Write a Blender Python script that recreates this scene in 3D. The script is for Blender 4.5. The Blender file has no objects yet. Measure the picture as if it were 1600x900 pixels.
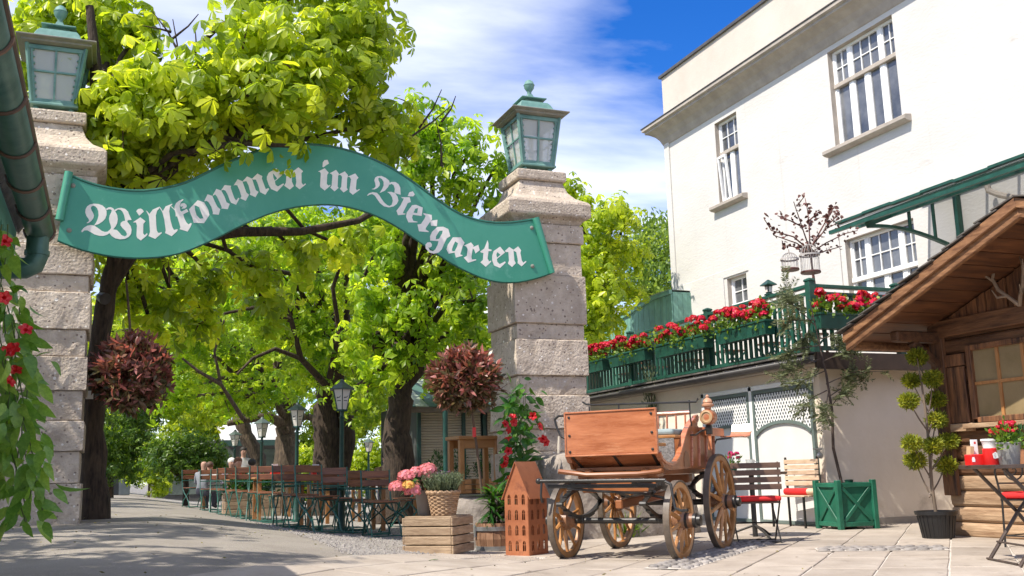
import bpy, bmesh, math, random
import numpy as np
from mathutils import Vector, Matrix
from mathutils.geometry import tessellate_polygon
random.seed(7); RNG = np.random.default_rng(11)
R = math.radians
sc = bpy.context.scene
COL = sc.collection

# ------------------------------------------------------------------ camera
CAM = Vector((0, 0, 0.80)); YAW, PITCH, ROLL, FPX = R(22), R(10.63), R(1.5), 1550.0
_fh = Vector((math.sin(YAW), math.cos(YAW), 0)); _r0 = Vector((math.cos(YAW), -math.sin(YAW), 0))
_f = _fh * math.cos(PITCH) + Vector((0, 0, 1)) * math.sin(PITCH)
_u0 = -_fh * math.sin(PITCH) + Vector((0, 0, 1)) * math.cos(PITCH)
_r = _r0 * math.cos(ROLL) - _u0 * math.sin(ROLL)
_u = _u0 * math.cos(ROLL) + _r0 * math.sin(ROLL)
cd = bpy.data.cameras.new('camera'); cam = bpy.data.objects.new('camera', cd); COL.objects.link(cam)
cd.sensor_width = 36; cd.lens = 36 * FPX / 1600; cd.clip_start = 0.05; cd.clip_end = 2000
M3 = Matrix((_r, _u, -_f)).transposed()
cam.matrix_world = Matrix.Translation(CAM) @ M3.to_4x4()
sc.camera = cam

# ------------------------------------------------------------------ sky, sun, exposure
SUN_EL = R(54); SUN_AZ = math.atan2(-0.968, -0.25)          # azimuth measured from +Y
to_sun = Vector((math.sin(SUN_AZ) * math.cos(SUN_EL), math.cos(SUN_AZ) * math.cos(SUN_EL), math.sin(SUN_EL)))
w = bpy.data.worlds.new('World'); sc.world = w; w.use_nodes = True
nt = w.node_tree; nd = nt.nodes; lk = nt.links; nd.clear()
sky = nd.new('ShaderNodeTexSky'); sky.sky_type = 'NISHITA'; sky.sun_disc = False
sky.sun_elevation = SUN_EL; sky.sun_rotation = SUN_AZ; sky.altitude = 1200; sky.air_density = 1.0; sky.dust_density = 0.6; sky.ozone_density = 4.0
hs = nd.new('ShaderNodeHueSaturation'); hs.inputs['Saturation'].default_value = 1.35; hs.inputs['Value'].default_value = 0.43; hs.inputs['Hue'].default_value = 0.515
lk.new(sky.outputs[0], hs.inputs['Color'])
tc = nd.new('ShaderNodeTexCoord'); sx = nd.new('ShaderNodeSeparateXYZ'); lk.new(tc.outputs['Generated'], sx.inputs[0])
zz = nd.new('ShaderNodeMath'); zz.operation = 'MAXIMUM'; zz.inputs[1].default_value = 0.06; lk.new(sx.outputs[2], zz.inputs[0])
dx = nd.new('ShaderNodeMath'); dx.operation = 'DIVIDE'; lk.new(sx.outputs[0], dx.inputs[0]); lk.new(zz.outputs[0], dx.inputs[1])
dy = nd.new('ShaderNodeMath'); dy.operation = 'DIVIDE'; lk.new(sx.outputs[1], dy.inputs[0]); lk.new(zz.outputs[0], dy.inputs[1])
cx = nd.new('ShaderNodeCombineXYZ'); lk.new(dx.outputs[0], cx.inputs[0]); lk.new(dy.outputs[0], cx.inputs[1])
mp = nd.new('ShaderNodeMapping'); mp.inputs['Location'].default_value = (0.1, 5.4, 0); mp.inputs['Rotation'].default_value = (0, 0, R(35)); mp.inputs['Scale'].default_value = (0.55, 1.0, 1)
lk.new(cx.outputs[0], mp.inputs[0])
n1 = nd.new('ShaderNodeTexNoise'); n1.inputs['Scale'].default_value = 0.75; n1.inputs['Detail'].default_value = 9; n1.inputs['Roughness'].default_value = 0.53; n1.inputs['Distortion'].default_value = 0.35
lk.new(mp.outputs[0], n1.inputs['Vector'])
cr = nd.new('ShaderNodeValToRGB'); cr.color_ramp.elements[0].position = 0.375; cr.color_ramp.elements[1].position = 0.73
lk.new(n1.outputs[0], cr.inputs[0])
mx = nd.new('ShaderNodeMix'); mx.data_type = 'RGBA'; lk.new(cr.outputs[0], mx.inputs[0]); lk.new(hs.outputs[0], mx.inputs[6]); mx.inputs[7].default_value = (3.5, 3.5, 3.55, 1)
bg = nd.new('ShaderNodeBackground'); bg.inputs[1].default_value = 0.15; lk.new(mx.outputs[2], bg.inputs[0])
wo = nd.new('ShaderNodeOutputWorld'); lk.new(bg.outputs[0], wo.inputs[0])
sd = bpy.data.lights.new('sun', 'SUN'); sd.energy = 2.05; sd.angle = R(0.55); sd.color = (1.0, 0.93, 0.83)
so = bpy.data.objects.new('sun', sd); COL.objects.link(so); so.rotation_euler = to_sun.to_track_quat('Z', 'Y').to_euler(); so.location = (-20, 10, 30)
vs = sc.view_settings; vs.view_transform = 'Standard'; vs.look = 'None'; vs.gamma = 1; vs.use_curve_mapping = False
vs.exposure = 1.82
sc.cycles.max_bounces = 10; sc.cycles.diffuse_bounces = 6; sc.cycles.transmission_bounces = 6; sc.cycles.transparent_max_bounces = 8

# ------------------------------------------------------------------ helpers
def sm(t): t = min(1, max(0, t)); return t * t * (3 - 2 * t)
def gz(x, y): return 0.40 * sm((4 - x) / 4.0) * sm((y - 3) / 8.0)       # height of the ground: it rises to the left beyond the gate
def ray(px, py): return (_f * FPX + _r * (px - 800) + _u * (450 - py)).normalized()
def pt(px, py, X=None, Y=None, Z=None):
    d = ray(px, py)
    t = (X - CAM.x) / d.x if X is not None else (Y - CAM.y) / d.y if Y is not None else (Z - CAM.z) / d.z
    return CAM + d * t
def gnd(px, py):
    z = 0.0
    for _ in range(12):
        p = pt(px, py, Z=z); z = 0.5 * z + 0.5 * gz(p.x, p.y)
    return Vector((p.x, p.y, gz(p.x, p.y)))
V = Vector
class MB:
    def __init__(s, org=(0, 0, 0)): s.v = []; s.f = []; s.org = V(org)
    def add(s, vs, fs):
        n = len(s.v); s.v.extend([tuple(v) for v in vs]); s.f.extend([tuple(i + n for i in f) for f in fs]); return s
    def box(s, c, size, rot=None, taper=1.0):
        c = V(c); hx, hy, hz = size[0] / 2, size[1] / 2, size[2] / 2; vs = []
        for z in (-1, 1):
            k = taper if z > 0 else 1
            for (x, y) in ((-1, -1), (1, -1), (1, 1), (-1, 1)):
                p = V((x * hx * k, y * hy * k, z * hz))
                vs.append(c + (rot @ p if rot else p))
        return s.add(vs, [(3, 2, 1, 0), (4, 5, 6, 7), (0, 1, 5, 4), (1, 2, 6, 5), (2, 3, 7, 6), (3, 0, 4, 7)])
    def b2(s, lo, hi): return s.box([(a + b) / 2 for a, b in zip(lo, hi)], [abs(b - a) for a, b in zip(lo, hi)])
    def bar(s, p, q, wd, th, up=(0, 0, 1)):
        p = V(p); q = V(q); d = (q - p); L = d.length; d.normalize(); up = V(up)
        sd_ = d.cross(up)
        if sd_.length < 1e-4: sd_ = d.cross(V((1, 0, 0)))
        sd_.normalize(); u2 = sd_.cross(d)
        return s.box((p + q) / 2, (L, wd, th), Matrix((d, sd_, u2)).transposed())
    def tube(s, pts, r, n=8, caps=True, flat=None):
        pts = [V(p) for p in pts]; m = len(pts); rs = r if isinstance(r, (list, tuple)) else [r] * m
        ref = None; vs = []
        for i, p in enumerate(pts):
            t = (pts[min(i + 1, m - 1)] - pts[max(i - 1, 0)])
            if t.length < 1e-9: t = V((0, 0, 1))
            t.normalize()
            if ref is None: ref = t.orthogonal().normalized()
            ref = (ref - t * ref.dot(t))
            if ref.length < 1e-6: ref = t.orthogonal()
            ref.normalize(); b = t.cross(ref)
            for k in range(n):
                a = 2 * math.pi * k / n
                vs.append(p + (ref * math.cos(a) + b * math.sin(a)) * rs[i])
        fs = [(i * n + k, i * n + (k + 1) % n, (i + 1) * n + (k + 1) % n, (i + 1) * n + k) for i in range(m - 1) for k in range(n)]
        if caps: fs += [tuple(range(n - 1, -1, -1)), tuple((m - 1) * n + k for k in range(n))]
        return s.add(vs, fs)
    def lathe(s, prof, n=20, c=(0, 0, 0), axis=None, rot0=0.0, caps=True):
        c = V(c); ax = V(axis) if axis else V((0, 0, 1)); ax.normalize()
        e1 = V((1, 0, 0)) if abs(ax.z) > .99 else ax.orthogonal().normalized(); e2 = ax.cross(e1)
        vs = [c + ax * z + (e1 * math.cos(rot0 + 2 * math.pi * k / n) + e2 * math.sin(rot0 + 2 * math.pi * k / n)) * r for (r, z) in prof for k in range(n)]
        m = len(prof)
        fs = [(i * n + k, i * n + (k + 1) % n, (i + 1) * n + (k + 1) % n, (i + 1) * n + k) for i in range(m - 1) for k in range(n)]
        if caps: fs += [tuple(range(n - 1, -1, -1)), tuple((m - 1) * n + k for k in range(n))]
        return s.add(vs, fs)
    def sq(s, prof, c=(0, 0, 0)):                       # square turned profile: (half width, z)
        return s.lathe([(r * math.sqrt(2), z) for r, z in prof], 4, c, None, math.pi / 4)
    def ball(s, c, r, n=12, m=7, sx=1, sy=1, sz=1):
        c = V(c); vs = []; fs = []
        for i in range(m + 1):
            th = math.pi * i / m
            for k in range(n):
                a = 2 * math.pi * k / n
                vs.append(c + V((math.sin(th) * math.cos(a) * r * sx, math.sin(th) * math.sin(a) * r * sy, -math.cos(th) * r * sz)))
        fs = [(i * n + k, i * n + (k + 1) % n, (i + 1) * n + (k + 1) % n, (i + 1) * n + k) for i in range(m) for k in range(n)]
        return s.add(vs, fs)
    def prism(s, loops, o, u, v, w, depth):             # loops in (a,b): o+a*u+b*v, extruded by depth along w; first loop outer, others holes
        o, u, v, w = V(o), V(u), V(v), V(w); L3 = [[V((a, b, 0)) for a, b in lp] for lp in loops]
        tris = tessellate_polygon(L3); flat = [p for lp in L3 for p in lp]; n = len(flat)
        P = [o + u * p.x + v * p.y for p in flat]
        vs = P + [p + w * depth for p in P]
        flip = 0
        fs = []
        hand = u.cross(v).dot(w)
        for t in tris:
            a, b, c_ = [flat[i] for i in t]
            ccw = ((b - a).cross(c_ - a)).z > 0
            t = tuple(t) if ccw == (hand > 0) else tuple(reversed(t))
            fs.append(tuple(i + n for i in t)); fs.append(tuple(reversed(t)))
        k = 0
        for li, lp in enumerate(L3):
            area = sum(lp[i].x * lp[(i + 1) % len(lp)].y - lp[(i + 1) % len(lp)].x * lp[i].y for i in range(len(lp)))
            pos = (area > 0) == (hand > 0)
            if li: pos = not pos
            m = len(lp)
            for i in range(m):
                a, b = k + i, k + (i + 1) % m
                fs.append((a, b, b + n, a + n) if pos else (b, a, a + n, b + n))
            k += m
        return s.add(vs, fs)
    def build(s, name, mat, parent=None, smooth=False, bevel=0, seg=1, ang=40):
        me = bpy.data.meshes.new(name); o3 = s.org
        me.from_pydata([(x - o3.x, y - o3.y, z - o3.z) for x, y, z in s.v], [], s.f); me.update()
        return mkobj(name, me, mat, parent, smooth, bevel, seg, ang)
def mkobj(name, me, mat, parent=None, smooth=False, bevel=0, seg=1, ang=40):
    if mat is not None:
        for m_ in (mat if isinstance(mat, (list, tuple)) else [mat]): me.materials.append(m_)
    if smooth:
        me.polygons.foreach_set('use_smooth', [True] * len(me.polygons)); me.set_sharp_from_angle(angle=R(ang))
    o = bpy.data.objects.new(name, me); COL.objects.link(o)
    if parent is not None: o.parent = parent
    if bevel:
        b = o.modifiers.new('bevel', 'BEVEL'); b.width = bevel; b.segments = seg; b.limit_method = 'ANGLE'; b.angle_limit = R(35)
    return o
def tag(o, label=None, cat=None, group=None, kind=None):
    if label: o['label'] = label
    if cat: o['category'] = cat
    if group: o['group'] = group
    if kind: o['kind'] = kind
    return o
def thing(name, label, cat, loc=(0, 0, 0), rz=0, group=None):
    o = bpy.data.objects.new(name, None); COL.objects.link(o); o.empty_display_size = .1
    o.location = loc; o.rotation_euler = (0, 0, rz); return tag(o, label, cat, group)
KIDS = {}
def children(o): return [c for c in bpy.data.objects if c.parent == o]
def copy_tree(o, parent=None, label=None):
    c = o.copy(); COL.objects.link(c)
    if parent is not None: c.parent = parent
    if label: c['label'] = label
    for ch in children(o): copy_tree(ch, c)
    return c
def place(o, loc, rz=0): o.location = loc; o.rotation_euler = (0, 0, rz); return o
def inst(o, name, parent, loc, rot=None, scale=None, matx=None):   # another object sharing the mesh
    c = bpy.data.objects.new(name, o.data); COL.objects.link(c); c.parent = parent
    if matx is not None: c.matrix_basis = matx
    else:
        c.location = loc
        if rot: c.rotation_euler = rot
        if scale: c.scale = scale if hasattr(scale, '__len__') else (scale,) * 3
    return c

# ------------------------------------------------------------------ materials
MATS = {}
def mat(name, col, rough=.6, var=.18, scale=4., bump=0., bscale=30., metal=0., col2=None, stretch=None, orand=0., coat=0., spec=.5, pits=None, detail=5, attr=None, trans=0., tcol=None, wear=None, speck=None, streak=None):
    if name in MATS: return MATS[name]
    m = bpy.data.materials.new(name); m.use_nodes = True; t = m.node_tree; N = t.nodes; L = t.links
    b = N['Principled BSDF']; b.inputs['Roughness'].default_value = rough; b.inputs['Metallic'].default_value = metal
    b.inputs['Specular IOR Level'].default_value = spec
    if coat: b.inputs['Coat Weight'].default_value = coat; b.inputs['Coat Roughness'].default_value = .12
    tc = N.new('ShaderNodeTexCoord'); vec = tc.outputs['Object']
    oi = N.new('ShaderNodeObjectInfo')
    if orand:
        ad = N.new('ShaderNodeVectorMath'); ad.operation = 'ADD'; ml = N.new('ShaderNodeMath'); ml.operation = 'MULTIPLY'; ml.inputs[1].default_value = 37.
        L.new(oi.outputs['Random'], ml.inputs[0]); L.new(vec, ad.inputs[0]); L.new(ml.outputs[0], ad.inputs[1]); vec = ad.outputs[0]
    if stretch:
        mp = N.new('ShaderNodeMapping'); mp.inputs['Scale'].default_value = stretch; L.new(vec, mp.inputs[0]); vec = mp.outputs[0]
    n = N.new('ShaderNodeTexNoise'); n.inputs['Scale'].default_value = scale; n.inputs['Detail'].default_value = detail; n.inputs['Roughness'].default_value = .62
    L.new(vec, n.inputs['Vector'])
    rp = N.new('ShaderNodeValToRGB'); e = rp.color_ramp.elements
    e[0].position = .33; e[1].position = .67
    c2 = col2 if col2 else tuple(min(1, c * (1 + var)) for c in col); c1 = col if col2 else tuple(c * (1 - var) for c in col)
    e[0].color = (*c1, 1); e[1].color = (*c2, 1); L.new(n.outputs[0], rp.inputs[0]); out = rp.outputs[0]
    def mixc(fac, a, bcol, typ='MIX'):
        x = N.new('ShaderNodeMix'); x.data_type = 'RGBA'; x.blend_type = typ
        L.new(fac, x.inputs[0]) if not isinstance(fac, float) else setattr(x.inputs[0], 'default_value', fac)
        L.new(a, x.inputs[6])
        if isinstance(bcol, tuple): x.inputs[7].default_value = (*bcol, 1)
        else: L.new(bcol, x.inputs[7])
        return x.outputs[2]
    for sp in ((pits, speck)):
        if sp:                                       # (voronoi scale, threshold, colour)
            vo = N.new('ShaderNodeTexVoronoi'); vo.inputs['Scale'].default_value = sp[0]; L.new(vec, vo.inputs['Vector'])
            nn = N.new('ShaderNodeTexNoise'); nn.inputs['Scale'].default_value = sp[0] * .7; L.new(vec, nn.inputs['Vector'])
            mu = N.new('ShaderNodeMath'); mu.operation = 'MULTIPLY'; L.new(vo.outputs['Distance'], mu.inputs[0]); L.new(nn.outputs[0], mu.inputs[1])
            lt = N.new('ShaderNodeMath'); lt.operation = 'LESS_THAN'; lt.inputs[1].default_value = sp[1]; L.new(mu.outputs[0], lt.inputs[0])
            out = mixc(lt.outputs[0], out, sp[2])
    if wear:                                         # (scale, threshold, colour): patches of wear or stains
        nn = N.new('ShaderNodeTexNoise'); nn.inputs['Scale'].default_value = wear[0]; nn.inputs['Detail'].default_value = 8; nn.inputs['Roughness'].default_value = .7; L.new(vec, nn.inputs['Vector'])
        r2 = N.new('ShaderNodeValToRGB'); r2.color_ramp.elements[0].position = wear[1]; r2.color_ramp.elements[1].position = wear[1] + .12; L.new(nn.outputs[0], r2.inputs[0])
        out = mixc(r2.outputs[0], out, wear[2])
    if streak:                                       # (scale, threshold, colour): runs of dirt down a wall
        mq = N.new('ShaderNodeMapping'); mq.inputs['Scale'].default_value = (1, 5, .22); L.new(tc.outputs['Object'], mq.inputs[0])
        nn = N.new('ShaderNodeTexNoise'); nn.inputs['Scale'].default_value = streak[0]; nn.inputs['Detail'].default_value = 7; L.new(mq.outputs[0], nn.inputs['Vector'])
        r2 = N.new('ShaderNodeValToRGB'); r2.color_ramp.elements[0].position = streak[1]; r2.color_ramp.elements[1].position = streak[1] + .22; L.new(nn.outputs[0], r2.inputs[0])
        out = mixc(r2.outputs[0], out, streak[2])
    if orand or attr:
        h = N.new('ShaderNodeHueSaturation'); mr = N.new('ShaderNodeMapRange')
        k = orand or attr
        mr.inputs['To Min'].default_value = 1 - k; mr.inputs['To Max'].default_value = 1 + k
        if attr:
            at = N.new('ShaderNodeAttribute'); at.attribute_name = 'rnd'; L.new(at.outputs['Fac'], mr.inputs[0])
            m2 = N.new('ShaderNodeMapRange'); m2.inputs['To Min'].default_value = .52; m2.inputs['To Max'].default_value = .48; L.new(at.outputs['Fac'], m2.inputs[0]); L.new(m2.outputs[0], h.inputs['Hue'])
        else: L.new(oi.outputs['Random'], mr.inputs[0])
        L.new(mr.outputs[0], h.inputs['Value']); L.new(out, h.inputs['Color']); out = h.outputs[0]
    L.new(out, b.inputs['Base Color'])
    if bump:
        nb = N.new('ShaderNodeTexNoise'); nb.inputs['Scale'].default_value = bscale; nb.inputs['Detail'].default_value = 6; L.new(vec, nb.inputs['Vector'])
        bp = N.new('ShaderNodeBump'); bp.inputs['Strength'].default_value = bump; bp.inputs['Distance'].default_value = .02; L.new(nb.outputs[0], bp.inputs['Height']); L.new(bp.outputs[0], b.inputs['Normal'])
    # roughness variation
    if rough < .9:
        mr = N.new('ShaderNodeMapRange'); mr.inputs['To Min'].default_value = max(.02, rough - .1); mr.inputs['To Max'].default_value = min(1, rough + .12); L.new(n.outputs[0], mr.inputs[0]); L.new(mr.outputs[0], b.inputs['Roughness'])
    if trans:
        tr = N.new('ShaderNodeBsdfTranslucent'); ms = N.new('ShaderNodeMixShader'); ms.inputs[0].default_value = trans
        if tcol:
            out2 = mixc(1.0, out, tuple(tcol), 'MULTIPLY')
            # tint of light passing through
            L.new(out2, tr.inputs[0])
        else: L.new(out, tr.inputs[0])
        L.new(b.outputs[0], ms.inputs[1]); L.new(tr.outputs[0], ms.inputs[2]); L.new(ms.outputs[0], N['Material Output'].inputs[0])
    MATS[name] = m; return m
def glass(name, col=(.03, .04, .04), rough=.04, alpha=1.0):
    if name in MATS: return MATS[name]
    m = bpy.data.materials.new(name); m.use_nodes = True; b = m.node_tree.nodes['Principled BSDF']
    b.inputs['Base Color'].default_value = (*col, 1); b.inputs['Roughness'].default_value = rough; b.inputs['IOR'].default_value = 1.5; b.inputs['Specular IOR Level'].default_value = .8
    N = m.node_tree.nodes; L = m.node_tree.links
    nb = N.new('ShaderNodeTexNoise'); nb.inputs['Scale'].default_value = 3; bp = N.new('ShaderNodeBump'); bp.inputs['Strength'].default_value = .05; L.new(nb.outputs[0], bp.inputs['Height']); L.new(bp.outputs[0], b.inputs['Normal'])
    if alpha < 1:
        tr = N.new('ShaderNodeBsdfTransparent'); ms = N.new('ShaderNodeMixShader'); ms.inputs[0].default_value = alpha
        L.new(tr.outputs[0], ms.inputs[1]); L.new(b.outputs[0], ms.inputs[2]); L.new(ms.outputs[0], N['Material Output'].inputs[0])
    MATS[name] = m; return m
STONE = mat('conglomerate stone', (.38, .31, .24), .92, scale=7, col2=(.56, .475, .38), bump=.9, bscale=34, pits=(15, .085, (.20, .155, .125)), speck=(11, .062, (.74, .69, .62)), orand=.10, wear=(1.6, .60, (.27, .215, .16)), detail=9, streak=(1.4, .63, (.27, .215, .165)))
ROUGHSTONE = mat('rough quarry stone', (.20, .17, .14), .95, scale=5, col2=(.36, .31, .26), bump=1.0, bscale=12, pits=(12, .04, (.12, .10, .08)))
STUCCO = mat('white stucco', (.525, .507, .472), .92, scale=.9, col2=(.59, .572, .537), bump=.32, bscale=18, stretch=(1, .55, 1.3), wear=(1.4, .62, (.44, .41, .375)), streak=(1.1, .64, (.455, .43, .395)))
STUCCO2 = mat('cream stucco', (.50, .445, .375), .92, scale=.8, col2=(.57, .515, .445), bump=.25, bscale=25, wear=(1.2, .64, (.55, .47, .37)))
BEIGE = mat('beige plaster', (.70, .60, .475), .93, scale=.9, col2=(.79, .69, .57), bump=.35, bscale=18, wear=(1.0, .62, (.52, .44, .35)))
TRIM = mat('grey stone trim', (.37, .325, .275), .85, scale=3, var=.15, bump=.15)
TRIMD = mat('dark metal roof edge', (.07, .065, .06), .5, var=.2)
WHITEW = mat('white window paint', (.78, .78, .76), .4, var=.05)
GREEN = mat('dark green paint', (.010, .066, .044), .45, var=.3, scale=6, bump=.08, orand=.12, wear=(9, .70, (.05, .15, .10)))
GREENL = mat('pale green shed paint', (.15, .31, .24), .6, var=.2, orand=.12)
GREENM = mat('mid green planter paint', (.014, .115, .066), .45, var=.25, orand=.08, bump=.1)
SIGNG = mat('sign green enamel', (.026, .235, .15), .5, scale=.55, col2=(.075, .32, .225), wear=(2.6, .57, (.12, .36, .265)), streak=(1.8, .60, (.018, .19, .12)), speck=(7, .006, (.55, .60, .52)), detail=8)
SIGNE = mat('sign edge dark green', (.012, .11, .075), .45, var=.25)
LETTER = mat('sign cream lettering', (.78, .75, .69), .5, var=.07, scale=9)
VERD = mat('verdigris copper', (.075, .18, .155), .5, scale=5, col2=(.17, .31, .265), bump=.1, wear=(6, .62, (.28, .37, .32)))
VERDR = mat('weathered lantern roof edge', (.16, .17, .14), .55, scale=6, col2=(.26, .24, .19))
GUTTER = mat('patinated copper gutter', (.018, .075, .06), .35, scale=6, col2=(.06, .13, .105), metal=.25, wear=(4, .62, (.13, .075, .045)), bump=.05)
LGLASS = glass('lantern wavy glass', (.62, .64, .60), .2, .45)
WGLASS = mat('window glass', (.045, .05, .058), .06, scale=1.3, col2=(.17, .175, .18), spec=.9)  # uneven reflections are painted into the pane colour
CURTAIN = mat('pale curtain', (.5, .47, .42), .9, var=.1, scale=8, stretch=(1, 8, 1))
TYRE = mat('worn iron tyre', (.07, .055, .042), .5, scale=9, col2=(.15, .115, .085))
IRON = mat('black iron', (.020, .018, .016), .38, var=.4, scale=12, orand=.2, wear=(7, .62, (.06, .045, .035)), bump=.08)
DKMETAL = mat('dark green metal', (.010, .050, .038), .42, var=.3, scale=9, orand=.15)
TEALM = mat('green steel chair frame', (.018, .10, .075), .42, var=.35, scale=9, orand=.2)
BRNMETAL = mat('brown table metal', (.055, .035, .025), .42, var=.3, scale=9)
CARR = mat('varnished carriage wood', (.31, .092, .034), .28, scale=3.2, col2=(.49, .18, .078), stretch=(1, 1, 6), coat=.7, bump=.10, bscale=14, orand=.07, wear=(1.5, .56, (.58, .26, .13)), detail=9)
CARR2 = mat('darker carriage wood', (.20, .068, .022), .36, scale=3, col2=(.33, .12, .042), stretch=(1, 4, 1), coat=.35, orand=.08)
WHEELW = mat('wheel wood', (.27, .115, .03), .42, scale=7, col2=(.47, .22, .07), coat=.3, orand=.12, wear=(9, .60, (.13, .055, .02)))
HUB = mat('wheel hub wood', (.12, .05, .02), .42, scale=6, col2=(.24, .11, .05), coat=.2)
FELT = mat('grey speckled upholstery', (.10, .095, .09), .95, scale=60, col2=(.28, .265, .25), bump=.4, bscale=120)
CUSH = mat('grey blue cushion', (.22, .27, .27), .55, var=.15)
RUST = mat('rusty copper sheet', (.31, .10, .040), .5, scale=3.5, col2=(.45, .17, .075), metal=.2, wear=(5, .56, (.19, .06, .03)), bump=.06)
CRATE = mat('weathered crate wood', (.22, .145, .085), .85, scale=5, col2=(.40, .29, .185), stretch=(1, 1, 7), bump=.3, bscale=20, orand=.15)
TABLEW = mat('orange table wood', (.30, .13, .04), .45, scale=4, col2=(.45, .215, .075), stretch=(1, 6, 1), orand=.1)
SLATW = mat('brown chair slat', (.13, .045, .02), .5, scale=5, col2=(.26, .10, .042), stretch=(1, 6, 6), orand=.22, coat=.1)
BENCHW = mat('dark bench slat', (.085, .045, .028), .5, scale=5, col2=(.17, .095, .06), stretch=(1, 6, 6), orand=.15)
PALEW = mat('pale raw wood', (.48, .33, .21), .7, scale=6, col2=(.66, .49, .34), stretch=(1, 6, 6), orand=.12)
HUTW = mat('weathered hut plank', (.034, .014, .007), .7, scale=6, col2=(.24, .105, .042), stretch=(3.5, 3.5, .35), bump=.5, bscale=14, orand=.32, pits=(5, .012, (.03, .012, .006)))
HUTL = mat('weathered hut log', (.055, .023, .010), .66, scale=4, col2=(.185, .084, .035), stretch=(3.5, .5, 3.5), bump=.5, bscale=14, orand=.28, pits=(5, .012, (.04, .015, .008)))
HUTB = mat('sunbleached hut log', (.22, .125, .065), .8, scale=4, col2=(.45, .31, .19), stretch=(3.5, .5, 3.5), bump=.4, bscale=14, orand=.12)
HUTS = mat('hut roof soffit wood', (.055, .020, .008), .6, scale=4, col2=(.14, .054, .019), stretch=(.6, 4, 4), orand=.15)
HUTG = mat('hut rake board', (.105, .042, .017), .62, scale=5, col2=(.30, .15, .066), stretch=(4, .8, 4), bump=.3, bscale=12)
SHINGLE = mat('grey shingle', (.045, .04, .036), .8, scale=6, col2=(.12, .105, .09), orand=.2, bump=.4)
BLIND = mat('drawn ochre blind', (.20, .145, .065), .8, scale=2, col2=(.29, .215, .11), bump=.1)
BARK = mat('chestnut bark', (.018, .012, .008), .95, scale=6, col2=(.080, .054, .035), stretch=(3.5, 3.5, .8), bump=1.0, bscale=14, wear=(2, .66, (.09, .095, .04)), detail=9)
BARKP = mat('pale gnarled bark', (.04, .029, .019), .95, scale=6, col2=(.14, .10, .065), stretch=(3.5, 3.5, .8), bump=1.0, bscale=16)
TWIG = mat('brown twig', (.10, .065, .04), .85, var=.3)
LEAF = mat('chestnut leaf', (.225, .315, .020), .34, scale=1.1, col2=(.38, .455, .036), attr=.40, trans=.58, tcol=(2.0, 1.93, .9))
LEAFG = mat('fresh green chestnut leaf', (.16, .30, .020), .36, scale=.9, col2=(.33, .44, .034), attr=.45, trans=.58, tcol=(2.0, 1.9, .8))
LEAFD = mat('deep green leaf', (.055, .125, .012), .42, scale=1.1, col2=(.11, .20, .018), attr=.38, trans=.45, tcol=(1.7, 1.6, .8))
LEAFF = mat('fine tree leaf', (.15, .25, .045), .5, scale=1.1, col2=(.25, .36, .06), attr=.35, trans=.5, tcol=(1.6, 1.5, .8))
VINE = mat('glossy vine leaf', (.03, .115, .012), .3, scale=6, col2=(.085, .21, .025), attr=.3, trans=.3, tcol=(1.6, 1.6, .7), orand=0)
VINE2 = mat('light vine leaf', (.10, .22, .03), .32, scale=6, col2=(.20, .36, .06), attr=.3, trans=.35, tcol=(1.6, 1.6, .7))
REDT = mat('red trumpet petal', (.44, .004, .008), .45, scale=9, col2=(.58, .008, .012))
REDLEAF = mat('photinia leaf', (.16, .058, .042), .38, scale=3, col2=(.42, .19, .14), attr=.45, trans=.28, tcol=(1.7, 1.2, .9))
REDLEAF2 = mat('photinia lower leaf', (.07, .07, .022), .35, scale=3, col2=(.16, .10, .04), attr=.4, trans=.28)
DKLEAF = mat('glossy dark leaf', (.014, .055, .012), .3, scale=6, col2=(.04, .115, .02), attr=.35, trans=.25, tcol=(1.6, 1.6, .8))
PALEAF = mat('grey green needle', (.085, .12, .06), .6, scale=6, col2=(.16, .20, .10), attr=.3, trans=.3)
MIMOSA = mat('mimosa feather leaf', (.10, .125, .055), .6, scale=6, col2=(.21, .235, .11), attr=.35, trans=.35)
TOPI = mat('golden cypress tuft', (.14, .185, .012), .6, scale=7, col2=(.38, .40, .025), attr=.4, trans=.35)
REDF = mat('red geranium petal', (.52, .005, .012), .5, scale=9, col2=(.70, .014, .020), attr=.25, trans=.3)
PINKF = mat('pink hydrangea petal', (.66, .16, .17), .6, scale=9, col2=(.82, .33, .33), attr=.2, trans=.3)
GERLEAF = mat('geranium leaf', (.07, .155, .014), .5, scale=6, col2=(.19, .29, .03), attr=.4, trans=.35, tcol=(1.6, 1.6, .7))
ASPH = mat('asphalt path', (.20, .175, .145), .9, scale=1.2, col2=(.28, .25, .21), bump=.5, bscale=90, speck=(38, .06, (.40, .37, .33)), wear=(.7, .58, (.19, .165, .14)), detail=9)
GRAVEL = mat('pale gravel', (.20, .185, .165), .95, scale=45, col2=(.40, .37, .335), bump=1.0, bscale=70, speck=(28, .05, (.5, .47, .43)))
EARTH = mat('grey ground', (.15, .14, .12), .95, scale=.6, col2=(.23, .21, .18), bump=.2)
SLAB = mat('light paving slab', (.30, .25, .20), .8, scale=2.6, col2=(.40, .345, .285), bump=.25, bscale=30, orand=.11, wear=(3.5, .57, (.235, .195, .155)), detail=9)
JOINT = mat('pale mortar joint', (.50, .45, .39), .95, var=.2, scale=8)
COBBLE = mat('grey cobble', (.17, .15, .135), .8, scale=7, col2=(.29, .265, .24), bump=.4, orand=.22)
WICKER = mat('wicker', (.25, .145, .075), .7, scale=14, col2=(.42, .28, .165), bump=.3, orand=.1)
ZINC = mat('zinc bucket', (.33, .33, .31), .45, scale=5, col2=(.47, .47, .45), metal=.5)
GREYPOT = mat('brown grey pot', (.20, .165, .13), .75, scale=4, col2=(.28, .235, .19))
BLACKP = mat('black plastic pot', (.013, .013, .014), .42, var=.3)
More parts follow.
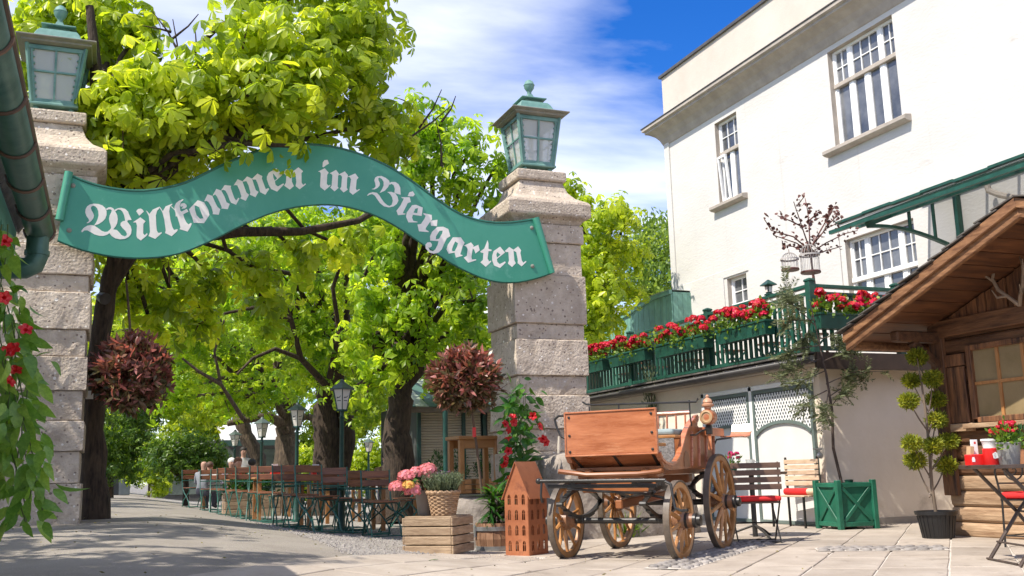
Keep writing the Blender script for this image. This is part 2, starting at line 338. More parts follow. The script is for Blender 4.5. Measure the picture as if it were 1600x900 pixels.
SOIL = mat('potting soil', (.03, .02, .013), .95, var=.4, bump=.5)
REDCUSH = mat('red cushion', (.58, .015, .015), .75, var=.15, bump=.15, bscale=60)
REDP = mat('red plastic', (.60, .014, .012), .35, var=.1)
WHITEP = mat('white print', (.8, .8, .78), .5, var=.05)
CERAM = mat('white lamp pane', (.60, .57, .50), .35, scale=3, col2=(.72, .69, .62))
SKIN = mat('skin', (.42, .24, .17), .55, var=.1)
BANDS = mat('steel hoop', (.30, .30, .29), .4, metal=.7, var=.2)
SCULPT = mat('rusted sculpture metal', (.075, .024, .018), .55, scale=9, col2=(.16, .06, .04))
CAGE = mat('pale grey cage wire', (.42, .39, .36), .5, var=.15)
SHUT = mat('tan roller shutter', (.42, .36, .26), .6, scale=1.5, col2=(.50, .43, .32), orand=.05)
ANTLER = mat('antler', (.14, .095, .06), .6, scale=8, col2=(.27, .20, .14))
# ================================================================== SETTING: ground, path, gravel, paving
def sheet(name, x0, x1, y0, y1, step, m, dz, inside=None, kind='structure'):
    xs = np.arange(x0, x1 + 1e-6, step); ys = np.arange(y0, y1 + 1e-6, step); b = MB()
    vs = [(x, y, gz(x, y) + dz) for y in ys for x in xs]; nx = len(xs); fs = []
    for j in range(len(ys) - 1):
        for i in range(nx - 1):
            if inside is None or inside((xs[i] + xs[i + 1]) / 2, (ys[j] + ys[j + 1]) / 2): fs.append((j * nx + i, j * nx + i + 1, (j + 1) * nx + i + 1, (j + 1) * nx + i))
    b.add(vs, fs); o = b.build(name, m, None, True); return tag(o, kind=kind)
def ribbon(name, segs, m, dz, nx=40):                       # segs: rows of (y, x0, x1)
    b = MB(); vs = []; fs = []
    for (y, a, c) in segs:
        for i in range(nx + 1):
            x = a + (c - a) * i / nx; vs.append((x, y, gz(x, y) + dz))
    for j in range(len(segs) - 1):
        for i in range(nx): fs.append((j * (nx + 1) + i, j * (nx + 1) + i + 1, (j + 1) * (nx + 1) + i + 1, (j + 1) * (nx + 1) + i))
    b.add(vs, fs); return tag(b.build(name, m, None, True), kind='structure')
# one ground sheet to the horizon: fine near, coarse far
b = MB(); cs = [-900, -400, -150, -60, -30, -15, -8] + [i * .5 for i in range(-12, 13)] + [8, 15, 30, 60, 150, 400, 900]
rs = [-900, -300, -80, -20, -6, 0, 1.5] + [3 + .5 * i for i in range(21)] + [14, 18, 25, 40, 70, 120, 300, 900]
b.add([(x, y, gz(x, y) - .06) for y in rs for x in cs], [(j * len(cs) + i, j * len(cs) + i + 1, (j + 1) * len(cs) + i + 1, (j + 1) * len(cs) + i) for j in range(len(rs) - 1) for i in range(len(cs) - 1)])
tag(b.build('ground', EARTH, None, True), kind='structure')
def path_right(y): return 2.05 - 0.04 * max(0, 12 - y) - .013 * max(0, y - 12) + .05 * math.sin(y * .9)
rows = [(-6, -14, 6)] + [(y, -14 if y < 11 else -1.9, path_right(y)) for y in np.arange(3, 56, .5)]
ribbon('path', rows, ASPH, -.004)
grow = [(y, path_right(y) - .02, 5.2 if y < 12 else 7.5) for y in np.arange(8.4, 44, .5)]
ribbon('gravel', grow, GRAVEL, 0.0)
# loose stones of the gravel in front, too many to count
b = MB(); rg = random.Random(3)
for _ in range(5200):
    y = 8.6 + rg.random() ** 1.4 * 7; x = path_right(y) - .1 + rg.random() * 2.7; r = .006 + rg.random() * .013
    c = V((x, y, gz(x, y) + r * .3)); a = rg.random() * 6.3
    k = [c + V((math.cos(a + t) * r * (.7 + .5 * rg.random()), math.sin(a + t) * r, 0)) for t in (0, 2.1, 4.2)]
    b.add(k + [c + V((0, 0, r * .8))], [(0, 1, 3), (1, 2, 3), (2, 0, 3)])
tag(b.build('gravel_stones', COBBLE), 'loose grey gravel stones under the garden chairs', 'gravel', kind='stuff')
# paving slabs laid on the diagonal
pave = thing('pavement', None, None, (0, 0, 0)); tag(pave, kind='structure')
A_ = V((.713, .701, 0)); B_ = V((-.701, .713, 0)); B0 = 4.62
jb = MB(); na, nb_ = 56, 40; vs_ = []
for j in range(nb_ + 1):
    for i in range(na + 1):
        p = A_ * (-4 + i * .4) + B_ * (B0 - j * .35); vs_.append((p.x, p.y, gz(p.x, p.y) + .006))
jb.add(vs_, [(j * (na + 1) + i, (j + 1) * (na + 1) + i, (j + 1) * (na + 1) + i + 1, j * (na + 1) + i + 1) for j in range(nb_) for i in range(na)]); jb.build('mortar', JOINT, pave, True)
def slab_mesh(lx, ly, seed):
    rr = random.Random(seed); m = MB(); j = lambda: rr.uniform(-.005, .005)
    base = [(-lx / 2 + j(), -ly / 2 + j()), (lx / 2 + j(), -ly / 2 + j()), (lx / 2 + j(), ly / 2 + j()), (-lx / 2 + j(), ly / 2 + j())]
    m.add([(x, y, -.02) for x, y in base] + [(x, y, 0) for x, y in base] + [(x * .987, y * .98, .004) for x, y in base],
          [(0, 1, 5, 4), (1, 2, 6, 5), (2, 3, 7, 6), (3, 0, 4, 7), (4, 5, 9, 8), (5, 6, 10, 9), (6, 7, 11, 10), (7, 4, 8, 11), (8, 9, 10, 11)])
    me = bpy.data.meshes.new('slab'); me.from_pydata(m.v, [], m.f); me.materials.append(SLAB); return me
SLW, SLL, GAP = .50, .98, .018
smesh = [slab_mesh(SLL - GAP, SLW - GAP, i) for i in range(5)]
rotS = math.atan2(A_.y, A_.x); cand = []
for bi in range(0, 24):
    off = rg.uniform(0, SLL)
    for ai in range(-5, 18):
        c = A_ * (ai * SLL + off) + B_ * (B0 - (bi + .5) * SLW)
        dv = c - CAM; dep = dv.dot(_f)
        if dep < 5.4 or (c.x > 9.0 and c.y > 11.1) or (c.x > 9 and c.y < 8.2): continue
        X_ = 800 + dv.dot(_r) / dep * FPX
        if X_ < -120 or X_ > 1720: continue
        cand.append((dep, c))
cand.sort(key=lambda t: t[0])
for k, (dep, c) in enumerate(cand[:299]):
    o = bpy.data.objects.new('slab', smesh[k % 5]); COL.objects.link(o); o.parent = pave
    e = .3; nx_ = V((-(gz(c.x + e, c.y) - gz(c.x - e, c.y)) / (2 * e), -(gz(c.x, c.y + e) - gz(c.x, c.y - e)) / (2 * e), 1)).normalized()
    q = V((0, 0, 1)).rotation_difference(nx_); o.rotation_euler = (q.to_matrix() @ Matrix.Rotation(rotS + rg.uniform(-.003, .003), 3, 'Z')).to_euler()
    o.location = (c.x, c.y, gz(c.x, c.y) + .011 + rg.uniform(0, .003))
# strips of cobbles let into the paving
cob = thing('cobble_strip', None, None); tag(cob, kind='structure')
def cobble_mesh(seed):
    rr = random.Random(seed); m = MB(); n = 6
    ring = [(math.cos(2 * math.pi * k / n + rr.uniform(-.2, .2)) * rr.uniform(.85, 1.05), math.sin(2 * math.pi * k / n + rr.uniform(-.2, .2)) * rr.uniform(.8, 1.05)) for k in range(n)]
    m.add([(x * .062, y * .05, -.02) for x, y in ring] + [(x * .058, y * .046, .006) for x, y in ring] + [(x * .036, y * .03, .016) for x, y in ring],
          [(i, (i + 1) % n, n + (i + 1) % n, n + i) for i in range(n)] + [(n + i, n + (i + 1) % n, 2 * n + (i + 1) % n, 2 * n + i) for i in range(n)] + [tuple(range(2 * n, 3 * n))])
    me = bpy.data.meshes.new('cobble'); me.from_pydata(m.v, [], m.f); me.materials.append(COBBLE); me.polygons.foreach_set('use_smooth', [True] * len(me.polygons)); return me
cms = [cobble_mesh(i) for i in range(6)]; bed = MB()
def strip(p0, p1, wid, n_rows):
    p0 = gnd(*p0); p1 = gnd(*p1); d = (p1 - p0); Ls = d.length; d.normalize(); sd_ = V((-d.y, d.x, 0))
    k = [p0 - sd_ * wid / 2, p1 - sd_ * wid / 2, p1 + sd_ * wid / 2, p0 + sd_ * wid / 2]
    bed.add([(p.x, p.y, .0195) for p in k], [(0, 1, 2, 3)])
    m = int(Ls / .125)
    for r_ in range(n_rows):
        for i in range(m):
            p = p0 + d * ((i + .5 + (.5 if r_ % 2 else 0)) * .125) + sd_ * ((r_ + .5) / n_rows - .5) * wid
            o = bpy.data.objects.new('cobble', cms[rg.randrange(6)]); COL.objects.link(o); o.parent = cob
            o.location = (p.x + rg.uniform(-.008, .008), p.y + rg.uniform(-.008, .008), .021 + rg.uniform(0, .006)); o.rotation_euler = (rg.uniform(-.05, .05), rg.uniform(-.05, .05), math.atan2(d.y, d.x) + rg.uniform(-.15, .15))
strip((1275, 862), (1478, 860), .42, 4)
strip((1040, 893), (1190, 848), .40, 4)
bed.build('cobble_bed', JOINT, cob)

# ================================================================== GATE: two pillars, two lanterns, the sign
YG = 12.0
def pillar(label, xl, xr, zb, joints, ztop, wide0=.0, batter=0.0):
    cx_, cy_ = (xl + xr) / 2, YG + (xr - xl) / 2; hw = (xr - xl) / 2
    t = thing('gate_pillar', label, 'pillar', (cx_, cy_, zb), 0, 'gate pillars')
    zs = [zb - .02] + joints
    for i in range(len(zs) - 1):
        m = MB(); h_ = hw + (.022 if i % 2 == 0 else -.010); a, c = zs[i] - zb, zs[i + 1] - zb - .004
        n = 12; rr = random.Random(i * 7 + int(xl * 10) + 50)
        # a block with slightly uneven, chipped arrises
        ring = []
        for (z, k) in ((a, -.010), (a + .010, 0), ((a + c) / 2, .001), (c - .010, 0), (c, -.010)):
            row = []
            for s_ in range(4):
                for q in range(n):
                    f_ = q / n * 2 - 1; e_ = h_ + k + rr.uniform(-.003, .003) - (rr.random() < .12) * rr.uniform(0, .014)
                    row.append([(f_ * e_, -e_), (e_, f_ * e_), (-f_ * e_, e_), (-e_, -f_ * e_)][s_] + (z + rr.uniform(-.003, .003) * (1 if 0 < z else 0),))
            ring.append(row)
        N_ = 4 * n; vs = [p for r_ in ring for p in r_]
        fs = [(j * N_ + k, j * N_ + (k + 1) % N_, (j + 1) * N_ + (k + 1) % N_, (j + 1) * N_ + k) for j in range(4) for k in range(N_)] + [tuple(range(N_ - 1, -1, -1)), tuple(4 * N_ + k for k in range(N_))]
        m.add(vs, fs); m.build('stone_block', STONE, t)
    m = MB(); z0 = joints[-1] - zb
    m.sq([(hw - .02, z0), (hw + .0, z0 + .02), (hw + .03, z0 + .06), (hw + .10, z0 + .10), (hw + .115, z0 + .12), (hw + .115, z0 + .28), (hw + .09, z0 + .32), (hw - .04, z0 + .40), (hw - .12, z0 + .50), (hw - .165, z0 + .62), (hw - .175, z0 + .66)])
    m.build('cap_stone', STONE, t, bevel=.012, seg=2)
    m = MB(); m.sq([(hw - .15, z0 + .662), (hw - .13, z0 + .68), (hw - .13, z0 + .80), (hw - .145, z0 + .815)]); m.build('top_stone', STONE, t, bevel=.01)
    return t, (cx_, cy_, joints[-1] + .815)
def lantern(label, loc, s=1.0):
    t = thing('gate_lantern', label, 'lantern', loc, 0, 'gate lanterns')
    hb, ht, z0, z1 = .20, .275, .085, .70
    for sx_ in (-1, 1):
        for sy_ in (-1, 1):
            m = MB(); m.ball((sx_ * .165, sy_ * .165, .036), .036, 10, 6); m.lathe([(.02, .0), (.03, .006), (.02, .014), (.018, .075)], 8, (sx_ * .165, sy_ * .165, 0)); m.build('foot', VERD, t, True)
    m = MB(); m.sq([(hb - .03, .066), (hb + .03, .072), (hb + .03, .095), (hb + .004, .11)]); m.build('base_plate', VERD, t, bevel=.004)
    fr = MB()
    P = lambda sx_, sy_, z: V((sx_ * (hb + (ht - hb) * (z - z0) / (z1 - z0)), sy_ * (hb + (ht - hb) * (z - z0) / (z1 - z0)), z))
    for sx_ in (-1, 1):
        for sy_ in (-1, 1): fr = MB(); fr.bar(P(sx_, sy_, z0 + .02), P(sx_, sy_, z1), .034, .034); fr.build('corner_post', VERD, t, bevel=.004)
    for k in range(4):
        rot = Matrix.Rotation(k * math.pi / 2, 3, 'Z'); m = MB()
        def Q(a, z): return rot @ V((a * (hb + (ht - hb) * (z - z0) / (z1 - z0)), -(hb + (ht - hb) * (z - z0) / (z1 - z0)) + .004, z))
        nrm = rot @ V((0, -1, .12))
        for z in (z0 + .035, (z0 + z1) / 2 + .03, z1 - .035): m.bar(Q(-.93, z), Q(.93, z), .014, .045 if z != (z0 + z1) / 2 + .03 else .02, nrm.cross(rot @ V((1, 0, 0))))
        for a in (-.86, 0, .86): m.bar(Q(a, z0 + .03), Q(a, z1 - .03), .020 if a else .020, .014, nrm)
        # scalloped inner edge
        for a in (-.80, .80):
            for j in range(8):
                z = z0 + .08 + j * (z1 - z0 - .15) / 7; c = Q(a, z); m.ball(c, .013, 6, 4)
        m.build('window_frame', VERD, t)
        for a0, a1 in ((-.84, -.03), (.03, .84)):
            for (za, zc) in ((z0 + .05, (z0 + z1) / 2 + .022), ((z0 + z1) / 2 + .038, z1 - .05)):
                g = MB(); off = rot @ V((0, .012, 0)); th = rot @ V((0, .004, 0)); q4 = [Q(a0, za) + off, Q(a1, za) + off, Q(a1, zc) + off, Q(a0, zc) + off]
                g.add(q4 + [p + th for p in q4], [(0, 1, 2, 3), (7, 6, 5, 4), (0, 4, 5, 1), (1, 5, 6, 2), (2, 6, 7, 3), (3, 7, 4, 0)]); g.build('pane', LGLASS, t)
    m = MB(); m.lathe([(.03, .11), (.03, .30), (.045, .31), (.045, .34), (.02, .35), (.035, .40), (.03, .48), (.006, .52)], 12); m.build('bulb', CERAM, t, True)
    m = MB(); m.sq([(ht + .01, z1 - .005), (ht + .055, z1 + .01), (ht + .055, z1 + .028), (ht + .10, z1 + .045), (ht + .10, z1 + .06)]); m.build('eave', VERDR, t, bevel=.004)
    m = MB(); m.sq([(ht + .085, z1 + .061), (ht + .0, z1 + .09), (ht - .05, z1 + .125), (ht - .075, z1 + .18), (ht - .10, z1 + .215), (ht - .14, z1 + .225)]); m.build('roof', VERD, t, bevel=.006)
    m = MB(); m.sq([(.10, z1 + .226), (.10, z1 + .262), (.165, z1 + .268), (.165, z1 + .282), (.05, z1 + .315), (.03, z1 + .37)]); m.build('vent_cap', VERD, t, bevel=.004)
    m = MB(); m.lathe([(.030, z1 + .36), (.026, z1 + .40), (.036, z1 + .415), (.060, z1 + .45), (.066, z1 + .485), (.070, z1 + .488), (.070, z1 + .496), (.064, z1 + .50), (.052, z1 + .535), (.022, z1 + .56), (.004, z1 + .568)], 14); m.build('finial', VERD, t, True)
    t.scale = (s, s, s); return t
jr = [pt(812, y, Y=YG).z for y in (795, 752, 706, 670, 617, 586, 529, 504, 427, 376, 347)]
tR, topR = pillar('tall weathered stone gate pillar behind the carriage, right end of the sign', 4.90, 5.90, 0.0, jr, 0)
jl = [pt(130, y, Y=YG).z for y in (755, 704, 657, 610, 557, 515, 457, 430, 385, 340)] + [jr[-1] + .16]
tL, topL = pillar('stone gate pillar in front of the dark tree trunk, left end of the sign', -1.31, -.31, .40, jl, 0)
lantern('verdigris lantern standing clear against the sky above the carriage', topR, 1.16)
lantern('verdigris lantern at the far left, partly behind the gutter', topL, 1.16)
# rough stone footing at the foot of the right pillar
ft = MB(); rr = random.Random(5); n = 30; rows_ = []
for (z, k) in ((0, 1.0), (.2, 1.0), (.45, .985), (.7, .97), (.92, .95), (1.02, .90), (1.05, .75)):
    row = []
    for i in range(n):
        a = 2 * math.pi * i / n; sq_ = 1 / max(abs(math.cos(a)), abs(math.sin(a))); sq_ = .8 * sq_ + .2 * 1.2
        row.append((6.0 + math.cos(a) * 1.02 * sq_ * k + rr.uniform(-.05, .05), 11.75 + math.sin(a) * .78 * sq_ * k + rr.uniform(-.05, .05), z + rr.uniform(-.03, .03) * (z > 0)))
    rows_.append(row)
ft.org = V((6.0, 11.75, 0)); ft.add([p for r_ in rows_ for p in r_], [(j * n + k, j * n + (k + 1) % n, (j + 1) * n + (k + 1) % n, (j + 1) * n + k) for j in range(6) for k in range(n)] + [tuple(6 * n + k for k in range(n))])
o = ft.build('stone_footing', ROUGHSTONE, None, True); o.location = (6.0, 11.75, 0); tag(o, 'rough quarried stone footing round the gate pillar, behind the carriage wheels', 'stone footing')
sbv = o.modifiers.new('s', 'SUBSURF'); sbv.levels = sbv.render_levels = 1

# ---- the sign
YS = 11.86
def sp(px, py, y=YS): return pt(px, py, Y=y)
top_ = [(105, 272), (130, 283), (160, 292), (200, 298), (240, 297), (290, 286), (340, 262), (400, 237), (450, 227), (500, 227), (550, 237), (600, 257), (640, 281), (680, 310), (720, 335), (760, 347), (800, 348), (840, 342)]
bot_ = [(866, 424), (845, 432), (810, 440), (775, 439), (740, 428), (700, 407), (660, 380), (620, 353), (580, 333), (530, 320), (480, 320), (430, 330), (380, 350), (330, 375), (280, 395), (230, 402), (180, 400), (130, 390), (90, 375)]
def dense(P, k=3):                                          # Catmull-Rom through the traced points
    out = []
    for i in range(len(P) - 1):
        p0, p1, p2, p3 = [np.array(P[max(0, min(len(P) - 1, i + d))], float) for d in (-1, 0, 1, 2)]
        for j in range(k):
            t = j / k; out.append(tuple(.5 * ((2 * p1) + (-p0 + p2) * t + (2 * p0 - 5 * p1 + 4 * p2 - p3) * t * t + (-p0 + 3 * p1 - 3 * p2 + p3) * t ** 3)))
    return out + [P[-1]]
sgn = thing('gate_sign', 'green wavy banner sign with white blackletter writing over the gateway', 'sign', (2.3, YS, gz(2.3, 12)))
so_ = sgn.location.copy()
outline = [sp(*p) for p in dense(top_)] + [sp(*p) for p in dense(bot_)]
m = MB(so_); m.prism([[(p.x, p.z) for p in outline]], (0, YS, 0), (1, 0, 0), (0, 0, 1), (0, 1, 0), .03); m.build('plate', SIGNG, sgn)
m = MB(so_); m.tube([sp(*p) + V((0, .012, .004)) for p in dense(top_)], .020, 8); m.build('upper_rim', SIGNE, sgn, True)
m = MB(so_); m.tube([sp(*p) + V((0, .018, -.002)) for p in dense(bot_)], .014, 8); m.build('lower_rim', SIGNE, sgn, True)
m = MB(so_); m.tube([sp(108, 270) + V((0, -.03, 0)), sp(93, 345) + V((0, -.03, 0))], .045, 12); m.build('rolled_end', SIGNG, sgn, True)
m = MB(so_); m.tube([sp(836, 341) + V((0, -.02, 0)), sp(862, 427) + V((0, -.02, 0))], [.05, .038], 12); m.build('rolled_end', SIGNG, sgn, True)
for (x, y) in ((114, 290), (108, 360), (831, 356), (832, 416)):
    m = MB(so_); m.lathe([(.028, 0), (.028, .006), (.016, .016), (0, .018)], 10, sp(x, y), (0, -1, 0)); m.build('bolt', VERDR, sgn, True)
Z1 = lambda p: (120 + p[0] / 8, 300 + p[1] / 8); Z2 = lambda p: (300 + p[0] / 8.42, 245 + p[1] / 8.42); Z3 = lambda p: (480 + p[0] / 8, 240 + p[1] / 8); Z4 = lambda p: (600 + p[0] / 6.922, 300 + p[1] / 6.922)
LET = [
 ('letter_w', Z1, [[[(120,390),(155,360),(150,340),(120,300),(106,255),(110,215),(130,180),(165,155),(210,146),(270,150),(320,168),(355,200),(372,240),(372,290),(355,335),(320,370),(275,400),(215,420),(245,375),(262,335),(272,290),(268,240),(255,205),(232,180),(208,172),(185,180),(175,200),(185,230),(205,265),(215,295),(208,325),(185,358),(160,380),(135,390)]],
   [[(55,490),(85,450),(130,422),(175,413),(220,422),(265,450),(310,485),(350,500),(385,495),(410,475),(430,450),(455,470),(420,505),(380,535),(330,550),(280,548),(220,530),(170,500),(130,478),(95,480),(65,505)]],
   [[(365,212),(395,193),(425,190),(455,203),(480,240),(505,290),(512,340),(505,390),(485,430),(455,468),(425,495),(428,450),(425,420),(412,385),(402,340),(410,295),(430,255),(438,230),(425,218),(400,215),(375,228)]],
   [[(470,225),(510,205),(555,198),(605,212),(640,245),(662,300),(686,350),(640,352),(605,362),(600,330),(590,285),(570,245),(545,222),(515,218),(485,240)]],
   [[(605,360),(640,355),(630,370),(650,395),(675,430),(685,475),(678,525),(650,560),(605,585),(540,592),(480,580),(435,550),(405,510),(430,490),(455,468),(500,475),(530,505),(560,540),(595,555),(620,545),(628,525),(610,490),(570,450),(545,415),(550,385),(575,365)]]]),
 ('letter_i', Z1, [[[(742,240),(765,213),(800,207),(822,220),(838,245),(780,298)]], [[(703,378),(795,316),(860,366),(832,400),(830,520),(850,540),(875,515),(885,525),(870,550),(800,606),(755,575),(745,545),(752,420),(740,380),(715,382)]]]),
 ('letter_l', Z1, [[[(865,232),(880,240),(908,275),(950,220),(1035,182),(1040,195),(1005,235),(988,290),(992,400),(1000,480),(1015,510),(1040,510),(1058,500),(1062,515),(980,586),(897,552),(915,500),(908,380),(900,300),(880,260)]]]),
 ('letter_l', Z1, [[[(1030,188),(1040,186),(1075,240),(1110,180),(1190,147),(1195,155),(1165,185),(1155,240),(1170,350),(1195,440),(1215,475),(1250,465),(1264,470),(1250,495),(1185,553),(1102,512),(1112,480),(1095,350),(1075,270),(1060,235)]]]),
 ('letter_k', Z1, [[[(1175,183),(1185,178),(1220,215),(1222,180),(1240,140),(1280,108),(1330,90),(1332,98),(1300,130),(1285,175),(1295,235),(1310,245),(1375,210),(1395,245),(1330,280),(1345,330),(1370,380),(1395,405),(1425,388),(1438,395),(1425,430),(1385,495),(1285,465),(1295,440),(1275,370),(1255,305),(1235,305),(1235,265),(1222,225)]],
   [[(1292,165),(1310,142),(1345,140),(1370,160),(1375,185),(1355,205),(1310,210),(1315,195),(1330,190),(1322,178),(1300,185)]]]),
 ('letter_o', Z2, [[[(-40,690),(75,572),(160,600),(212,690),(230,765),(158,874),(22,868),(0,790),(-25,735)], [(35,640),(60,645),(95,665),(150,810),(105,815),(60,770),(40,700)]]]),
 ('letter_m', Z2, [[[(160,585),(205,493),(268,515),(300,590),(335,660),(372,690),(352,762),(272,755),(275,730),(255,660),(220,600),(195,580)]], [[(268,518),(320,422),(385,445),(430,530),(455,600),(497,620),(470,690),(387,680),(392,665),(365,600),(330,525),(305,495),(285,505)]], [[(380,445),(430,372),(515,382),(508,405),(530,470),(555,540),(580,575),(610,540),(625,548),(580,632),(515,605),(495,570),(470,500),(440,445),(410,435)]]]),
 ('letter_m', Z2, [[[(548,378),(600,295),(662,322),(690,400),(715,470),(748,500),(708,580),(635,548),(650,520),(625,440),(595,375),(565,372)]], [[(660,328),(725,258),(790,288),(815,370),(840,440),(875,462),(835,532),(760,498),(768,470),(745,380),(715,320),(685,325)]], [[(788,290),(860,220),(925,255),(918,285),(945,360),(970,425),(1005,412),(1015,425),(965,500),(895,465),(885,420),(860,340),(838,300),(805,300)]]]),
 ('letter_e', Z2, [[[(985,260),(1010,210),(1110,148),(1188,240),(1090,325),(1100,370),(1130,390),(1200,350),(1212,362),(1120,458),(1040,425),(1010,370),(985,300)], [(1065,215),(1120,285),(1088,312),(1070,270)]]]),
 ('letter_n', Z2, [[[(1180,230),(1240,160),(1310,215),(1315,330),(1340,385),(1285,432),(1212,380),(1235,340),(1240,250),(1215,225)]], [[(1300,215),(1325,195),(1400,138),(1462,190),(1440,215),(1442,340),(1462,372),(1490,350),(1500,362),(1415,428),(1362,385),(1372,330),(1360,220),(1340,205),(1310,230)]]]),
 ('letter_i', Z3, [[[(190,165),(195,110),(215,82),(255,78),(272,125),(230,150),(205,172)]], [[(135,225),(220,183),(268,240),(250,265),(245,380),(265,400),(288,388),(290,400),(218,462),(165,420),(160,400),(170,250),(160,230)]]]),
 ('letter_m', Z3, [[[(280,248),(360,203),(395,250),(385,290),(380,410),(392,430),(340,472),(288,425),(305,400),(315,270),(300,252)]], [[(388,265),(470,222),(510,270),(498,320),(495,430),(508,450),(455,487),(408,440),(425,415),(435,290),(420,270)]], [[(505,290),(600,248),(640,302),(618,330),(608,440),(620,460),(650,443),(658,452),(570,515),(528,480),(530,440),(548,320),(530,292)]]]),
 ('letter_b', Z3, [[[(800,445),(835,435),(855,410),(850,370),(838,335),(850,300),(880,282),(930,280),(985,305),(1020,335),(1033,370),(1010,420),(970,465),(905,492),(935,445),(955,400),(955,355),(935,320),(905,300),(888,310),(892,335),(908,370),(905,400),(880,430),(840,448)]],
   [[(750,520),(775,495),(820,482),(870,490),(900,520),(925,560),(960,610),(1000,645),(1030,655),(1055,640),(1070,590),(1060,545),(1035,505),(1000,480),(1050,478),(1100,495),(1130,540),(1140,590),(1120,630),(1080,660),(1020,673),(960,660),(910,620),(875,570),(845,525),(810,505),(775,515),(755,528)]],
   [[(1020,375),(1050,355),(1100,355),(1140,380),(1163,425),(1168,515),(1130,505),(1090,490),(1095,440),(1080,395),(1055,378),(1030,390)]]]),
 ('letter_i', Z3, [[[(1255,530),(1275,485),(1320,470),(1345,510),(1325,535),(1280,535)]], [[(1175,545),(1280,545),(1295,605),(1255,620),(1240,655),(1205,720),(1195,745),(1228,750),(1225,760),(1135,770),(1115,715),(1165,650),(1200,580),(1205,560),(1185,558)]]]),
 ('letter_e', Z3, [[[(1310,645),(1360,640),(1445,675),(1430,780),(1320,765),(1310,800),(1325,840),(1380,852),(1375,860),(1265,860),(1235,790),(1245,735)], [(1350,690),(1385,680),(1375,745),(1328,738)]]]),
 ('letter_r', Z4, [[[(425,228),(515,248),(520,295),(490,335),(455,385),(450,405),(485,428),(480,434),(378,425),(362,352),(400,345),(440,285),(450,255),(430,245)]], [[(500,312),(578,300),(572,370),(508,365)]]]),
 ('letter_g', Z4, [[[(575,378),(640,375),(695,400),(718,478),(680,500),(650,560),(625,620),(590,655),(540,668),(490,655),(450,610),(448,570),(470,545),(500,543),(518,565),(515,590),(495,602),(480,600),(495,630),(530,640),(555,620),(580,570),(590,532),(500,525),(497,480),(520,430)], [(600,420),(635,418),(628,450),(595,505),(560,512),(562,480)]]]),
 ('letter_a', Z4, [[[(745,490),(830,490),(872,550),(850,590),(835,640),(825,675),(850,683),(848,690),(778,710),(762,655),(700,668),(675,620),(690,570)], [(770,535),(800,555),(790,590),(765,640),(740,643),(735,620),(748,580)]]]),
 ('letter_r', Z4, [[[(865,580),(940,545),(970,580),(960,610),(945,700),(950,730),(995,728),(998,738),(910,765),(862,710),(895,690),(905,620),(890,590)]], [[(950,602),(1020,570),(1035,630),(990,665),(975,625)]]]),
 ('letter_t', Z4, [[[(1040,645),(1085,610),(1120,520),(1130,560),(1130,615),(1165,625),(1160,640),(1130,640),(1120,720),(1135,750),(1160,742),(1158,755),(1100,810),(1042,760),(1070,735),(1075,660),(1050,655)]]]),
 ('letter_e', Z4, [[[(1170,690),(1185,640),(1255,590),(1308,655),(1220,725),(1225,755),(1250,780),(1310,750),(1315,765),(1255,822),(1190,795),(1170,740)], [(1225,650),(1260,680),(1222,710),(1215,680)]]]),
 ('letter_n', Z4, [[[(1305,640),(1355,595),(1400,625),(1410,740),(1425,770),(1385,812),(1340,775),(1352,740),(1345,650),(1320,650)]], [[(1395,628),(1450,588),(1482,630),(1475,660),(1490,740),(1505,765),(1535,745),(1540,755),(1488,805),(1445,770),(1448,740),(1430,650),(1410,640)]]])]
for nm, zf, polys in LET:
    m = MB(so_)
    for k, loops in enumerate(polys):
        L2 = [[(q.x, q.z) for q in (sp(*zf(p)) for p in lp)] for lp in loops]
        m.prism(L2, (0, YS - .0008, 0), (1, 0, 0), (0, 0, 1), (0, -1, 0), .0008 + .0003 * k)
    m.build(nm, LETTER, sgn)

# ================================================================== MAIN WHITE BUILDING (facade in the plane X = 13)
XB, YC = 13.0, 21.35
bld = thing('white_building', 'tall white stucco building with grey cornice and cream parapet behind the terrace', 'building', (XB, YC, 0)); bo = bld.location.copy()
WIN = [(18.15, 19.04, 6.88, 8.87), (13.16, 14.96, 6.95, 8.95), (18.20, 18.95, 3.75, 5.09), (13.15, 14.94, 3.1, 5.08)]      # y0,y1,z0,z1
def wall_holes(m, x, ys, zs_, holes, depth):
    yc = sorted(set([ys[0], ys[1]] + [h for q in holes for h in q[:2]])); zc = sorted(set([zs_[0], zs_[1]] + [h for q in holes for h in q[2:]]))
    for a, c in zip(yc, yc[1:]):
        for e, g in zip(zc, zc[1:]):
            if any(q[0] <= (a + c) / 2 <= q[1] and q[2] <= (e + g) / 2 <= q[3] for q in holes): continue
            m.add([(x, c, e), (x, a, e), (x, a, g), (x, c, g)], [(0, 1, 2, 3)])
m = MB(bo); wall_holes(m, XB, (-2, YC), (0, 9.35), WIN, .2)
m.add([(XB, YC, 0), (XB + 9, YC, 0), (XB + 9, YC, 10.9), (XB, YC, 9.35)], [(3, 2, 1, 0)]); m.add([(XB, -2, 0), (XB + 9, -2, 0), (XB + 9, -2, 9.35), (XB, -2, 9.35)], [(0, 1, 2, 3)])
m.build('wall', STUCCO, bld)
m = MB(bo); m.b2((XB - .03, YC - .25, 2.2), (XB - .003, YC - .02, 9.3)); m.build('corner_strip', STUCCO, bld)
m = MB(bo)
